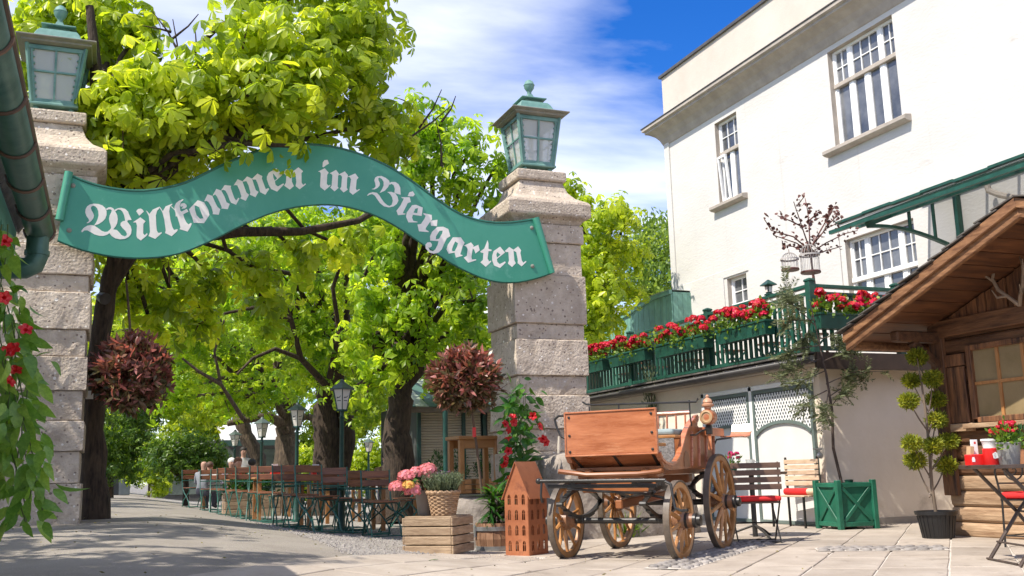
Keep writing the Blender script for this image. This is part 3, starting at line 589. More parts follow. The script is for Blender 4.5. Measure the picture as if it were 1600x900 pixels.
for (z, d, h_) in ((4.98, .022, .0),):
    m.b2((XB - .025, WIN[2][1] + .12, 2.2), (XB - .003, YC - .27, 5.30)); m.b2((XB - .025, WIN[3][1] + .14, 2.2), (XB - .003, WIN[2][0] - .12, 5.30)); m.b2((XB - .025, WIN[2][0] - .118, 5.12), (XB - .003, WIN[2][1] + .118, 5.30)); m.b2((XB - .025, WIN[3][0] - 3, 5.42), (XB - .003, WIN[3][1] + .138, 5.62))
m.build('lower_plaster_band', STUCCO, bld, bevel=.008)
for (y0, y1, z0, z1) in WIN:                                # plastered reveals
    m = MB(bo)
    for a in ([(XB, y0, z0), (XB + .22, y0, z0), (XB + .22, y0, z1), (XB, y0, z1)], [(XB, y1, z1), (XB + .22, y1, z1), (XB + .22, y1, z0), (XB, y1, z0)], [(XB, y0, z1), (XB + .22, y0, z1), (XB + .22, y1, z1), (XB, y1, z1)], [(XB, y1, z0), (XB + .22, y1, z0), (XB + .22, y0, z0), (XB, y0, z0)]):
        m.add(a, [(0, 1, 2, 3)])
    m.build('window_reveal', TRIM, bld)
# cornice swept along the facade and round the corner, parapet above
prof = [(.0, 9.05), (-.02, 9.07), (-.04, 9.12), (-.08, 9.22), (-.16, 9.33), (-.28, 9.42), (-.36, 9.45), (-.36, 9.50), (-.42, 9.53), (-.42, 9.60), (-.30, 9.66), (.02, 9.72)]
m = MB(bo); n_ = len(prof); vs = []
for (k, (a, z)) in enumerate(prof): vs += [(XB + a, -2, z), (XB + a, YC - a, z), (XB + 9, YC - a, z)]
fs = []
for k in range(n_ - 1): fs += [(3 * k, 3 * k + 3, 3 * k + 4, 3 * k + 1), (3 * k + 1, 3 * k + 4, 3 * k + 5, 3 * k + 2)]
m.add(vs, [tuple(reversed(f)) for f in fs]); m.build('cornice', TRIM, bld)
m = MB(bo); m.b2((XB - .44, -2, 9.605), (XB - .28, YC + .45, 9.625)); m.build('cornice_flashing', TRIMD, bld)
m = MB(bo); m.b2((XB + .02, -2, 9.6), (XB + 8.9, YC - .01, 10.93)); m.build('parapet', STUCCO2, bld)
m = MB(bo); m.b2((XB - .04, -2, 10.93), (XB + 8.98, YC + .06, 11.0)); m.build('parapet_capping', TRIMD, bld)
def fac_window(y0, y1, z0, z1, zt, cols_low, cols_up, sill=True, tilt=False, name='window'):
    xg = XB + .16
    fr = MB(bo); fw = .055
    for y in (y0, y1): fr.b2((xg - .05, y if y == y0 else y - fw, z0), (xg + .04, y + fw if y == y0 else y, z1))
    for z in (z0, z1 - fw): fr.b2((xg - .05, y0 + fw, z), (xg + .04, y1 - fw, z + fw))
    wn = fr.build(name, WHITEW, bld, bevel=.006)
    t_ = MB(bo); t_.b2((xg - .085, y0 + .01, zt - .045), (xg + .02, y1 - .01, zt + .045)); t_.build('transom', TRIM if sill else WHITEW, wn, bevel=.012, seg=2)
    mu = MB(bo); gl = []
    ys_l = [y0 + fw + (y1 - y0 - 2 * fw) * f_ for f_ in cols_low]
    for y in ys_l[1:-1]: mu.b2((xg - .045, y - .055, z0 + fw), (xg + .03, y + .055, zt - .045))
    for a, c in zip(ys_l, ys_l[1:]):
        p0, p1 = a + (.055 if a != ys_l[0] else 0), c - (.055 if c != ys_l[-1] else 0); gl.append((p0, p1, z0 + fw, zt - .045))
        for (q0, q1, r0, r1) in ((p0, p0 + .03, z0 + fw, zt - .045), (p1 - .03, p1, z0 + fw, zt - .045)): mu.b2((xg - .03, q0, r0), (xg + .02, q1, r1))
    ys_u = [y0 + fw + (y1 - y0 - 2 * fw) * f_[0] for f_ in cols_up]
    for i, (a, c) in enumerate(zip(ys_u, ys_u[1:])):
        if i: mu.b2((xg - .045, a - .05, zt + .045), (xg + .03, a + .05, z1 - fw))
        p0, p1 = a + (.05 if i else 0), c - (.05 if i < len(ys_u) - 2 else 0); gl.append((p0, p1, zt + .045, z1 - fw)); k = cols_up[i][1]
        for (q0, q1) in ((p0, p0 + .025), (p1 - .025, p1)): mu.b2((xg - .03, q0, zt + .045), (xg + .02, q1, z1 - fw))
        for j in range(1, k): y = p0 + (p1 - p0) * j / k; mu.b2((xg - .025, y - .011, zt + .046), (xg + .016, y + .011, z1 - fw - .001))
        zm = (zt + .045 + z1 - fw) / 2; mu.b2((xg - .026, p0 + .001, zm - .011), (xg + .017, p1 - .001, zm + .011))
    mu.build('glazing_bars', WHITEW, wn, bevel=.003)
    for (a, c, e, g) in gl:
        q = MB(bo); q.b2((xg + .0, a, e), (xg + .006, c, g)); q.build('pane', WGLASS, wn)
    cu = MB(bo)
    k = 24
    vs = [(xg + .12 + .018 * math.sin(i * 2.1) + .01 * math.sin(i * .9), y0 + (y1 - y0) * i / k, z) for z in (z0, z1) for i in range(k + 1)]
    if sill:
        s_ = MB(bo); s_.prism([[(-.16, z0 - .10), (-.16, z0 - .03), (-.13, z0 - .015), (.0, z0 + .0), (.16, z0 + .02), (.16, z0 - .14), (0, z0 - .14), (-.10, z0 - .13)]], (XB, y0 - .22, 0), (1, 0, 0), (0, 0, 1), (0, 1, 0), y1 - y0 + .44); s_.build('sill', TRIM, wn, bevel=.01, seg=2)
    return wn
w1 = fac_window(*WIN[0], 8.10, (0, .5, 1), ((0, 3), (1, 1)))
w2 = fac_window(*WIN[1], 8.22, (0, .25, .5, .75, 1), ((0, 2), (.25, 3), (.75, 2), (1, 1)))
w3 = fac_window(*WIN[2], 4.45, (0, 1), ((0, 2), (1, 1)), sill=False)
w4 = fac_window(*WIN[3], 4.28, (0, .22, .5, .78, 1), ((0, 2), (.24, 3), (.76, 2), (1, 1)), sill=False)
m = MB(bo)                                                   # tilted-open casement of the left upper window
for (a, c) in (((XB + .10, 19.0, 6.95), (XB + .02, 19.0, 8.02)), ((XB + .10, 18.72, 6.95), (XB + .02, 18.72, 8.02)), ((XB + .10, 19.0, 6.97), (XB + .10, 18.72, 6.97)), ((XB + .02, 19.0, 8.0), (XB + .02, 18.72, 8.0))): m.bar(a, c, .05, .05, (1, 0, 0))
m.build('tilted_casement', WHITEW, w1)
# dark rooms behind the glass
m = MB(bo)
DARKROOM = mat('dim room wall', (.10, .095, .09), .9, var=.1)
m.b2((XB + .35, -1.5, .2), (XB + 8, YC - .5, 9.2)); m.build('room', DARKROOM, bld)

# glazed green canopy on the facade
can = thing('glass_canopy', 'green framed glass canopy projecting over the terrace window', 'canopy', (XB, 12, 5.0)); co = can.location.copy()
XO = 11.0; CPANE = glass('canopy glass', (.55, .60, .58), .08, .35)
for i in range(8):
    y = 12.72 - i * .62
    m = MB(co); m.add([(XB - .03, y, 5.42), (XB - .03, y - .60, 5.42), (XO - .05, y - .60, 4.70), (XO - .05, y, 4.70)], [(0, 1, 2, 3)]); o = m.build('roof_pane', CPANE, can); so2 = o.modifiers.new('t', 'SOLIDIFY'); so2.thickness = .008; so2.offset = 0
    m = MB(co); m.bar((XB - .03, y, 5.37), (XO, y, 4.64), .05, .06); m.build('rafter', GREEN, can)
    m = MB(co); m.b2((XO - .09, y - .625, 4.70 + .012 * (i % 2)), (XO - .02, y + .0, 4.745 + .012 * (i % 2))); m.build('edge_strip', GREEN, can, bevel=.004)
m = MB(co); m.bar((XO - .02, 12.95, 4.62), (XO - .02, 7.9, 4.62), .06, .06); m.build('front_beam', GREEN, can)
m = MB(co); m.bar((XO + .5, 12.9, 4.74), (XO + .5, 7.9, 4.74), .05, .06); m.build('purlin', GREEN, can)
m = MB(co); m.bar((XB - .03, 12.9, 5.30), (XB - .03, 7.9, 5.30), .05, .08); m.build('wall_beam', GREEN, can)
for y in (12.1, 9.0):                                        # arched brackets
    m = MB(co); m.bar((XB - .06, y, 5.25), (XB - .06, y, 4.2), .08, .09); m.bar((XB - .06, y, 5.28), (XO, y, 4.55), .06, .07)
    arc = [(XB - .08 - 1.9 * (t_ / 11), y, 4.25 + .30 * math.sin(t_ / 11 * math.pi * .62)) for t_ in range(12)]
    for p, q in zip(arc, arc[1:]): m.bar(p, q, .05, .07, (0, 1, 0))
    for k in (3, 6): m.bar((arc[k][0], y, arc[k][2]), (arc[k][0], y, 5.28 - (XB - arc[k][0]) * .365), .04, .04)
    m.build('arched_bracket', GREEN, can)
m = MB(co); m.tube([pt(1541, 286, X=12.8), pt(1545, 298, X=12.8), pt(1560, 304, X=12.8), pt(1600, 312, X=12.8), pt(1680, 330, X=12.8)], .05, 8); m.build('drain_pipe', TRIM, can, True)

# ================================================================== LOW WING WITH TERRACE
XW, YW = 8.8, 10.85; ZT = 2.26
wing = thing('terrace_wing', 'low beige plaster wing carrying the flower terrace, with gutter eave', 'building', (XW, YW, 0)); wo_ = wing.location.copy()
m = MB(wo_); m.add([(XW, 30, -.02), (XW, YW, -.02), (XW, YW, ZT - .12), (XW, 30, ZT - .12)], [(0, 1, 2, 3)]); m.add([(XW, YW, -.02), (XB, YW, -.02), (XB, YW, ZT - .12), (XW, YW, ZT - .12)], [(0, 1, 2, 3)]); m.build('wall', BEIGE, wing)
m = MB(wo_); m.b2((XW - .22, YW - .22, ZT - .13), (XB + .0, 30, ZT - .01)); m.build('terrace_slab', TRIM, wing)
m = MB(wo_); m.b2((XW - .02, YW - .02, 0), (XW + .0, 30, .10)); m.b2((XW, YW - .02, 0), (XB, YW - .0, .10)); m.build('base_course', TRIM, wing)
m = MB(wo_)                                                  # half-round gutter of the eave
pr = [(math.cos(a) * .065, math.sin(a) * .065) for a in np.linspace(math.pi, 2 * math.pi, 9)]
for (p0, p1, ux) in ((V((XW - .28, YW - .28, ZT - .05)), V((XW - .28, 30, ZT - .05)), V((1, 0, 0))),):
    vs = []
    for p in (p0, p1): vs += [p + ux * a + V((0, 0, c)) for a, c in pr]
    m.add(vs, [(i, i + 1, 9 + i + 1, 9 + i) for i in range(8)])
o = m.build('eave_gutter', TRIMD, wing, True); q = o.modifiers.new('t', 'SOLIDIFY'); q.thickness = .006
m = MB(wo_); m.b2((XW - .24, YW - .30, ZT - .20), (XB, YW - .24, ZT + .02)); m.build('fascia_beam', mat('dark brown beam', (.05, .03, .02), .7, var=.3), wing)
for i in range(24):                                          # roof-slate edge under the railing
    m = MB(wo_); y = YW - .2 + i * .42; m.box((XW - .12, y + .21, ZT + .012), (.28, .405, .022), Matrix.Rotation(.12, 3, 'Y')); m.build('edge_tile', SHINGLE, wing)
# doors
def lattice_door(y0, y1, z1, label):
    d = thing('lattice_door', label, 'door', (XW - .02, (y0 + y1) / 2, 0), 0, 'lattice doors'); do = d.location.copy(); x = XW - .02
    GF = mat('grey green door frame', (.12, .155, .14), .5, var=.15)
    m = MB(do); m.b2((x - .01, y0 + .05, .04), (x + .012, y1 - .05, z1 - .02)); m.build('panel', mat('white door panel', (.66, .65, .62), .6, var=.06, scale=2, wear=(1.5, .64, (.55, .52, .47))), d)
    fr = MB(do)
    for y in (y0, y1 - .05): fr.b2((x - .035, y, .02), (x + .02, y + .05, z1))
    for z in (.02, z1 - .05): fr.b2((x - .036, y0 + .051, z), (x + .02, y1 - .051, z + .05))
    fr.build('frame', GF, d, bevel=.004)
    za = z1 - .74; h_ = .26; n = 14; ys_ = np.linspace(y0 + .05, y1 - .05, n)
    arc = lambda y: za + h_ * math.sqrt(max(0, 1 - ((y - (y0 + y1) / 2) / ((y1 - y0) / 2)) ** 2)) ** 1.0 * 1.0
    a_ = MB(do)
    for p, q in zip(ys_, ys_[1:]): a_.bar((x - .027, p, arc(p)), (x - .027, q, arc(q)), .03, .045, (0, 0, 1))
    a_.build('arch_strip', GF, d)
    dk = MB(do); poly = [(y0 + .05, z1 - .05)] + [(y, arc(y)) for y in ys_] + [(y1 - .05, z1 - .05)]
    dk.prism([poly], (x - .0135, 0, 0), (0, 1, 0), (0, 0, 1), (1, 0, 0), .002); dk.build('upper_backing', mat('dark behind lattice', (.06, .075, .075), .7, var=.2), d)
    la = MB(do); W = y1 - y0 - .1; st = .062
    for sgn_ in (1, -1):
        for i in range(-14, 40):
            prev = None; seg = []
            for t_ in np.linspace(0, 1.1, 45):
                y = y0 + .05 + i * st + t_ * .55 if sgn_ > 0 else y1 - .05 - i * st - t_ * .55; z = z1 - .85 + t_ * .85
                ok = y0 + .05 < y < y1 - .05 and arc(y) < z < z1 - .05
                if ok: seg.append((y, z))
            if len(seg) > 1: la.bar((x - .019 - .004 * (sgn_ > 0), *seg[0]), (x - .019 - .004 * (sgn_ > 0), *seg[-1]), .018, .004, (1, 0, 0))
    la.build('lattice', WHITEW, d)
    return d
lattice_door(10.98, 12.33, 1.91, 'white door with arched lattice top, nearest the green planter')
lattice_door(12.42, 13.6, 1.91, 'white door with arched lattice top, half hidden by the carriage lamp')
fr = MB(wo_)
for y in (12.335, 13.62): fr.b2((XW - .05, y, 0), (XW - .01, y + .08, 1.98))
fr.b2((XW - .05, 10.93, 1.915), (XW - .01, 13.7, 1.985)); fr.build('door_surround', WHITEW, wing, bevel=.004)

# balcony railing
rail = thing('terrace_railing', 'dark green wooden railing along the flower terrace', 'railing', (XW, YW, ZT)); ro = rail.location.copy()
def railrun(p0, p1, posts, endpost=True):
    p0, p1 = V(p0), V(p1); d = (p1 - p0); L_ = d.length; d.normalize()
    m = MB(ro); m.bar(p0 + V((0, 0, .98)), p1 + V((0, 0, .98)), .09, .05); m.build('top_rail', GREEN, rail, bevel=.006)
    m = MB(ro); m.bar(p0 + V((0, 0, .12)), p1 + V((0, 0, .12)), .05, .06); m.build('bottom_rail', GREEN, rail, bevel=.005)
    m = MB(ro); m.bar(p0 + V((0, 0, .88)), p1 + V((0, 0, .88)), .05, .05); m.build('middle_rail', GREEN, rail, bevel=.005)
    n = int(L_ / .125); base = None
    for i in range(n):
        t_ = (i + .5) / n * L_; p = p0 + d * t_
        if base is None:
            m = MB(); m.box((0, 0, .505), (.028, .055, .70)); base = m.build('baluster', GREEN, rail); base.location = p - ro; base.rotation_euler = (0, 0, math.atan2(d.y, d.x) + math.pi / 2)
        else: inst(base, 'baluster', rail, p - ro, (0, 0, math.atan2(d.y, d.x) + math.pi / 2))
    for t_ in posts:
        p = p0 + d * t_; m = MB(ro); m.box(p + V((0, 0, .53)), (.10, .10, 1.02)); m.sq([(.06, 1.04), (.06, 1.07), (.02, 1.09)], p); m.build('post', GREEN, rail, bevel=.006)
xr_ = XW + .02
railrun((xr_, YW + .06, ZT), (xr_, 24, ZT), (.0, 2.55, 5.15, 7.7, 10.2))
railrun((xr_, YW + .06, ZT), (XB - .05, YW + .06, ZT), (1.5, 3.0))
# ================================================================== VEGETATION HELPERS
def np_mesh(name, verts, faces, rnd=None):                  # verts (n,3), faces (m,k) all the same k
    me = bpy.data.meshes.new(name); n, m, k = len(verts), len(faces), faces.shape[1]
    me.vertices.add(n); me.vertices.foreach_set('co', np.ascontiguousarray(verts, dtype=np.float32).ravel())
    me.loops.add(m * k); me.loops.foreach_set('vertex_index', np.ascontiguousarray(faces, dtype=np.int32).ravel())
    me.polygons.add(m); me.polygons.foreach_set('loop_start', np.arange(0, m * k, k, dtype=np.int32)); me.polygons.foreach_set('loop_total', np.full(m, k, dtype=np.int32))
    me.update(calc_edges=True); me.validate()
    if rnd is not None:
        a = me.attributes.new('rnd', 'FLOAT', 'POINT'); a.data.foreach_set('value', np.ascontiguousarray(rnd, dtype=np.float32))
    return me
def unit(a): return a / np.maximum(1e-9, np.linalg.norm(a, axis=-1, keepdims=True))
def frames(nrm, rng):
    n = unit(nrm); r = rng.normal(size=n.shape); u = unit(r - (r * n).sum(1, keepdims=True) * n); return u, np.cross(n, u), n
SECT = {1: [(.62, .20, -.03)], 2: [(.34, .11, -.02), (.70, .205, -.06)], 3: [(.25, .07, -.01), (.52, .15, -.035), (.76, .20, -.08)]}
def leaflet_template(det):                                  # along, across, normal offset; ribbed obovate leaflet
    v = [(.04, 0, 0)]; f = []
    for (t, w_, dz) in SECT[det]: v += [(t, -w_, dz + .03), (t, 0, dz - .02), (t, w_, dz + .03)]
    v.append((1.0, 0, -.17)); s = SECT[det]
    f += [(0, 2, 1), (0, 3, 2)]
    for i in range(len(s) - 1):
        a, b_ = 1 + 3 * i, 4 + 3 * i; f += [(a, a + 1, b_ + 1), (a, b_ + 1, b_), (a + 1, a + 2, b_ + 2), (a + 1, b_ + 2, b_ + 1)]
    a = 1 + 3 * (len(s) - 1); T = len(v) - 1; f += [(a, a + 1, T), (a + 1, a + 2, T)]
    return np.array(v), np.array(f)
def palmate_arrays(pos, nrm, size, rng, nl=6, det=1, droop=(.25, .9)):
    N = len(pos); u, v, n = frames(nrm, rng); tv, tf = leaflet_template(det); K = len(tv)
    V_ = np.empty((N, nl, K, 3)); dr = rng.uniform(*droop, N); arcspan = 5.0
    for k in range(nl):
        a = (k - (nl - 1) / 2) / max(1, nl - 1) * arcspan + rng.normal(0, .08, N); sc_ = (1 - .42 * abs((k - (nl - 1) / 2) / ((nl - 1) / 2)) ** 1.3) * rng.uniform(.88, 1.1, N) * size
        rad = u * np.cos(a)[:, None] + v * np.sin(a)[:, None]; ac = -u * np.sin(a)[:, None] + v * np.cos(a)[:, None]
        al = rad * np.cos(dr)[:, None] - n * np.sin(dr)[:, None]; up = n * np.cos(dr)[:, None] + rad * np.sin(dr)[:, None]
        V_[:, k] = pos[:, None] + sc_[:, None, None] * (tv[None, :, 0, None] * al[:, None] + tv[None, :, 1, None] * ac[:, None] + tv[None, :, 2, None] * up[:, None])
    F = (np.arange(N * nl)[:, None, None] * K + tf[None]).reshape(-1, 3)
    rnd = np.repeat(rng.random(N), nl * K); return V_.reshape(-1, 3), F, rnd
def blade_arrays(pos, dirs, length, width, rng, curve=.15, seg=2):   # simple lance leaves
    N = len(pos); d = unit(dirs); r = rng.normal(size=d.shape); a = unit(r - (r * d).sum(1, keepdims=True) * d); b_ = np.cross(d, a)
    ts = [(0, .15, 0), (.5, 1, curve * .4), (1, .04, curve)] if seg == 2 else [(0, .2, 0), (.3, .9, .1 * curve), (.65, .9, .5 * curve), (1, .04, curve * 1.3)]
    K = len(ts) * 2; V_ = np.empty((N, K, 3))
    L_ = np.broadcast_to(length, (N,)); W_ = np.broadcast_to(width, (N,))
    for i, (t, w_, c) in enumerate(ts):
        base = pos + d * (t * L_)[:, None] - b_ * (c * L_)[:, None]
        V_[:, 2 * i] = base - a * (w_ * W_ / 2)[:, None]; V_[:, 2 * i + 1] = base + a * (w_ * W_ / 2)[:, None]
    tf = np.array([(2 * i, 2 * i + 1, 2 * i + 3, 2 * i + 2) for i in range(len(ts) - 1)])
    return V_.reshape(-1, 3), (np.arange(N)[:, None, None] * K + tf[None]).reshape(-1, 4), np.repeat(rng.random(N), K)
def blob_points(blobs, dens, rng, twig=5, spread=.16, shell=2.4):   # leaf positions gathered in tufts on twig ends
    P, Nn = [], []
    for (c, r) in blobs:
        r = np.array(r if hasattr(r, '__len__') else (r, r, r * .8)); n = max(1, int(dens * (r[0] * r[1] + r[0] * r[2] + r[1] * r[2]) / 3 / twig))
        d = unit(rng.normal(size=(n, 3))); rad = rng.random(n) ** (1 / shell); e = np.array(c) + d * rad[:, None] * r
        for _ in range(twig):
            o = rng.normal(0, spread, (n, 3)); P.append(e + o); Nn.append(d * .55 + unit(o) * .55 + np.array([0, 0, .55]) + rng.normal(0, .25, (n, 3)))
    return np.concatenate(P), np.concatenate(Nn)
def branch_path(p, q, rng, sag=.0, n=6, wob=.12):
    p, q = np.array(p, float), np.array(q, float); L_ = np.linalg.norm(q - p); out = []
    for i in range(n + 1):
        t = i / n; o = rng.normal(0, wob * L_ / n, 3) if 0 < i < n else 0; out.append(V(p + (q - p) * t + np.array([0, 0, 1]) * math.sin(t * math.pi) * sag * L_ + o))
    return out
def limb(m, path, r0, r1, n=9): k = len(path); m.tube(path, [r0 + (r1 - r0) * (i / (k - 1)) ** .8 for i in range(k)], n)

LEAFBASE = []
def leaf_object_mesh(seed, m_):
    rng = np.random.default_rng(seed); v, f, r = palmate_arrays(np.zeros((1, 3)), np.array([[0, 0, 1.]]), np.array([1.]), rng, 7, 3, (.35, .75))
    # short stalk
    me = np_mesh('leaf', v, f, r * 0 + rng.random()); me.materials.append(m_); me.polygons.foreach_set('use_smooth', [True] * len(me.polygons)); return me
def make_tree(name, label, base, trunk, blobs, dens, size, leafmat, barkmat=BARK, trunk_r=.3, group='chestnut trees of the beer garden', nl=6, det=1, seed=1, limbs=True, objs=0, bare=(), flare=1.35, twigs=40):
    rng = np.random.default_rng(seed); t = thing(name, label, 'tree', base, 0, group); B = np.array(base)
    m = MB(base); path = [V(p) for p in trunk]; k = len(path)
    # dense wobble for a gnarled trunk
    dp = []
    for i in range(k - 1):
        for j in range(5): dp.append(path[i].lerp(path[i + 1], j / 5) + V(tuple(rng.normal(0, trunk_r * .07, 3))) * (1 if (i or j) else 0))
    dp.append(path[-1]); nn = len(dp)
    rs = [trunk_r * ((flare - 1) * math.exp(-i / nn * 9) + 1 - .45 * i / nn) * rng.uniform(.92, 1.1) for i in range(nn)]
    m.tube(dp, rs, 14)
    tops = [path[-1], path[-1].lerp(path[-2], .25), path[-1].lerp(path[-2], .5)]
    if limbs:
        for (c, r) in blobs:
            s_ = tops[rng.integers(3)]; c = V(c)
            if (c - s_).length > trunk_r: limb(m, branch_path(s_, c, rng, .06, 6, .16), trunk_r * .36, .025)
    for bp_ in bare: limb(m, [V(p) for p in bp_[0]], bp_[1], bp_[2], 10)
    m.build('trunk', barkmat, t, True, ang=80)
    P, Nn = blob_points(blobs, dens, rng); S = size * rng.uniform(.7, 1.15, len(P))
    keep = np.ones(len(P), bool)
    if objs:                                                # the largest, nearest leaves are single objects
        dep = (P - np.array(CAM)) @ np.array(_f); X_ = 800 + (P - np.array(CAM)) @ np.array(_r) / dep * FPX; Y_ = 450 - (P - np.array(CAM)) @ np.array(_u) / dep * FPX
        inside = (X_ > 0) & (X_ < 1600) & (Y_ > -20) & (Y_ < 800)
        idx = np.argsort(np.where(inside, dep / S, 1e9))[:objs]; keep[idx] = False
    v, f, r = palmate_arrays(P[keep] - B, Nn[keep], S[keep], rng, nl, det); me = np_mesh('crown', v, f, r)
    cr_ = mkobj('crown', me, leafmat, t)
    if det > 1: me.polygons.foreach_set('use_smooth', [True] * len(me.polygons))
    cr_['kind'] = 'stuff'
    if objs:
        crown_o = cr_
        ms_ = [leaf_object_mesh(900 + i, leafmat) for i in range(9)]
        for i in idx:
            z = V(tuple(Nn[i])).normalized(); q = V((0, 0, 1)).rotation_difference(z).to_matrix() @ Matrix.Rotation(rng.uniform(0, 6.28), 3, 'Z')
            o = bpy.data.objects.new('leaf', ms_[rng.integers(9)]); COL.objects.link(o); o.parent = crown_o
            o.matrix_basis = Matrix.Translation(V(tuple(P[i] - B))) @ (q * float(S[i])).to_4x4()
    if twigs:
        tw = MB(base); sel = rng.integers(0, len(P), twigs)
        for i in sel:
            c = min(blobs, key=lambda q: (V(q[0]) - V(tuple(P[i]))).length)[0]
            tw.tube([V(c).lerp(V(tuple(P[i])), .2), V(c).lerp(V(tuple(P[i])), .65) + V((0, 0, .05)), V(tuple(P[i]))], [.018, .011, .005], 5)
        tw.build('twigs', TWIG, t)
    return t
def tb(lst): return [(tuple(pt(x, y, Y=Y_)), r) for (x, y, Y_, r) in lst]

# ---- nearest chestnut: trunk behind the left pillar, crown above and in front of the sign
gA = gnd(150, 806); bA = (float(pt(146, 800, Y=13.35).x), 13.35, .38)
trA = [bA, tuple(pt(146, 640, Y=13.3)), tuple(pt(156, 520, Y=13.2)), tuple(pt(172, 440, Y=13.2)), tuple(pt(185, 360, Y=13.1)), tuple(pt(160, 230, Y=13.0))]
blA = tb([(95, 25, 14.2, .6), (160, 90, 13.6, .55), (205, 40, 13.2, .5), (190, 160, 12.2, .6), (250, 130, 12.2, .6), (310, 150, 11.8, .6), (375, 100, 11.8, .55), (400, 40, 12.4, .55), (455, 70, 11.8, .6), (520, 40, 12.2, .6), (585, 45, 12.6, .5), (560, 100, 12.2, .55), (480, 130, 11.6, .6), (400, 150, 11.6, .5), (330, 200, 12.6, .55), (250, 215, 12.6, .6), (185, 245, 12.8, .55), (170, 190, 12.6, .5), (420, 200, 12.7, .45), (500, 170, 12.7, .5), (570, 165, 12.8, .5), (605, 205, 13.0, .5), (270, 250, 13.0, .45), (362, 222, 11.6, .13), (405, 225, 11.55, .11), (455, 228, 11.6, .06), (200, 440, 13.6, .42), (265, 450, 13.9, .4), (330, 435, 14.1, .38), (400, 420, 14.3, .38), (470, 400, 14.6, .38), (535, 385, 14.8, .4), (235, 505, 13.9, .34), (320, 500, 14.6, .34), (420, 480, 15, .36), (190, 380, 13.8, .4), (340, 90, 12.4, .35), (560, -40, 12.6, .6), (440, -40, 12.6, .7), (150, -30, 14, .7), (55, 60, 14.2, .6), (70, 130, 14.2, .5), (150, 20, 13.8, .5), (300, 190, 12.9, .5), (440, 120, 13, .6)])
bareA = [([tuple(pt(172, 440, Y=13.2)), tuple(pt(205, 395, Y=13.2)), tuple(pt(290, 372, Y=13.6)), tuple(pt(380, 362, Y=13.9)), tuple(pt(470, 362, Y=14.2)), tuple(pt(560, 345, Y=14.6)), tuple(pt(620, 310, Y=14.8)), tuple(pt(650, 250, Y=15))], .12, .03),
         ([tuple(pt(165, 300, Y=13.0)), tuple(pt(152, 190, Y=12.8)), tuple(pt(150, 100, Y=12.8)), tuple(pt(140, 10, Y=12.8))], .12, .05),
         ([tuple(pt(180, 330, Y=13.0)), tuple(pt(300, 230, Y=12.6)), tuple(pt(430, 190, Y=12.4)), tuple(pt(450, 150, Y=12.2))], .15, .07),
         ([tuple(pt(440, 175, Y=12.3)), tuple(pt(425, 90, Y=12.6)), tuple(pt(418, 10, Y=12.8))], .07, .025)]
for (x0, y0, x1, y1) in ((276, 110, 270, 30), (270, 60, 310, 22), (300, 90, 305, 45), (278, 80, 238, 18), (268, 50, 222, 40), (640, 215, 705, 165), (690, 190, 712, 150), (655, 200, 690, 140), (690, 260, 680, 185)):
    bareA.append(([tuple(pt(x0, y0, Y=12.7)), tuple(pt((x0 + x1) / 2 + 4, (y0 + y1) / 2, Y=12.7)), tuple(pt(x1, y1, Y=12.7))], .018, .006))
make_tree('chestnut_tree', 'large pollarded chestnut whose dark trunk stands right behind the left gate pillar', bA, trA, blA, 400, .235, LEAF, BARK, .14, nl=7, det=2, seed=21, objs=300, bare=bareA)

# ---- two unseen chestnuts added left of the picture to shade the path
for zi, (bx_, by_, n_z, lb_) in enumerate(((-5.6, 9.6, 44, 'unseen chestnut added left beyond the house to shade the path'), (-5.4, 24, 38, 'unseen chestnut added further along the path for its shade'))):
    bZ = (bx_, by_, .4); rz_ = random.Random(8 + zi)
    blZ = [((bx_ + rz_.uniform(-2.6, 3.0), by_ + rz_.uniform(-5.0, 6), rz_.uniform(4.4, 6.9)), rz_.uniform(.55, .95)) for _ in range(n_z)]
    make_tree('chestnut_tree', lb_, bZ, [bZ, (bx_ + .1, by_, 1.5), (bx_, by_, 2.8), (bx_ + .2, by_, 4.0)], blZ, 230, .25, LEAF, BARK, .3, seed=27 + zi, twigs=0)

# ---- second chestnut: trunk right of centre, crown around the right pillar
def trunk_px(lst, Y_): return [tuple(pt(x, y, Y=Y_)) for x, y in lst]
bB = tuple(pt(618, 786, Y=17.5)); bB = (bB[0], 17.5, gz(bB[0], 17.5))
blB = tb([(660, 180, 14.8, .55), (690, 235, 14.4, .55), (745, 225, 14.6, .5), (650, 240, 14.6, .5), (720, 290, 14.4, .5), (775, 260, 14.8, .4), (780, 310, 14.6, .4), (640, 300, 15.5, .5), (700, 340, 15.2, .5), (615, 400, 16.5, .6), (690, 430, 16, .6), (740, 470, 15.5, .5), (650, 490, 16, .6), (585, 470, 16.5, .6), (700, 520, 16, .5), (560, 540, 17, .55), (640, 560, 16.5, .5), (600, 330, 16.5, .6), (740, 530, 16.5, .45), (680, 560, 17.5, .5), (575, 605, 16.5, .35), (690, 600, 18.5, .4), (545, 625, 19, .35), (600, 570, 16.2, .35), (755, 420, 16.5, .45)])
make_tree('chestnut_tree', 'chestnut with a thick straight trunk beside the shuttered kiosk', bB, [bB] + trunk_px([(622, 700), (622, 640), (628, 590), (632, 540)], 17.5), blB, 340, .215, LEAFG, BARK, .28, seed=22, nl=6, det=1, bare=[([tuple(pt(628, 600, Y=17.5)), tuple(pt(600, 570, Y=17.2)), tuple(pt(585, 520, Y=17))], .2, .1), ([tuple(pt(628, 600, Y=17.5)), tuple(pt(655, 575, Y=17.4)), tuple(pt(668, 540, Y=17))], .19, .1), ([tuple(pt(630, 560, Y=17.5)), tuple(pt(640, 420, Y=16.5)), tuple(pt(665, 250, Y=15)), tuple(pt(690, 190, Y=14.6))], .13, .03)])
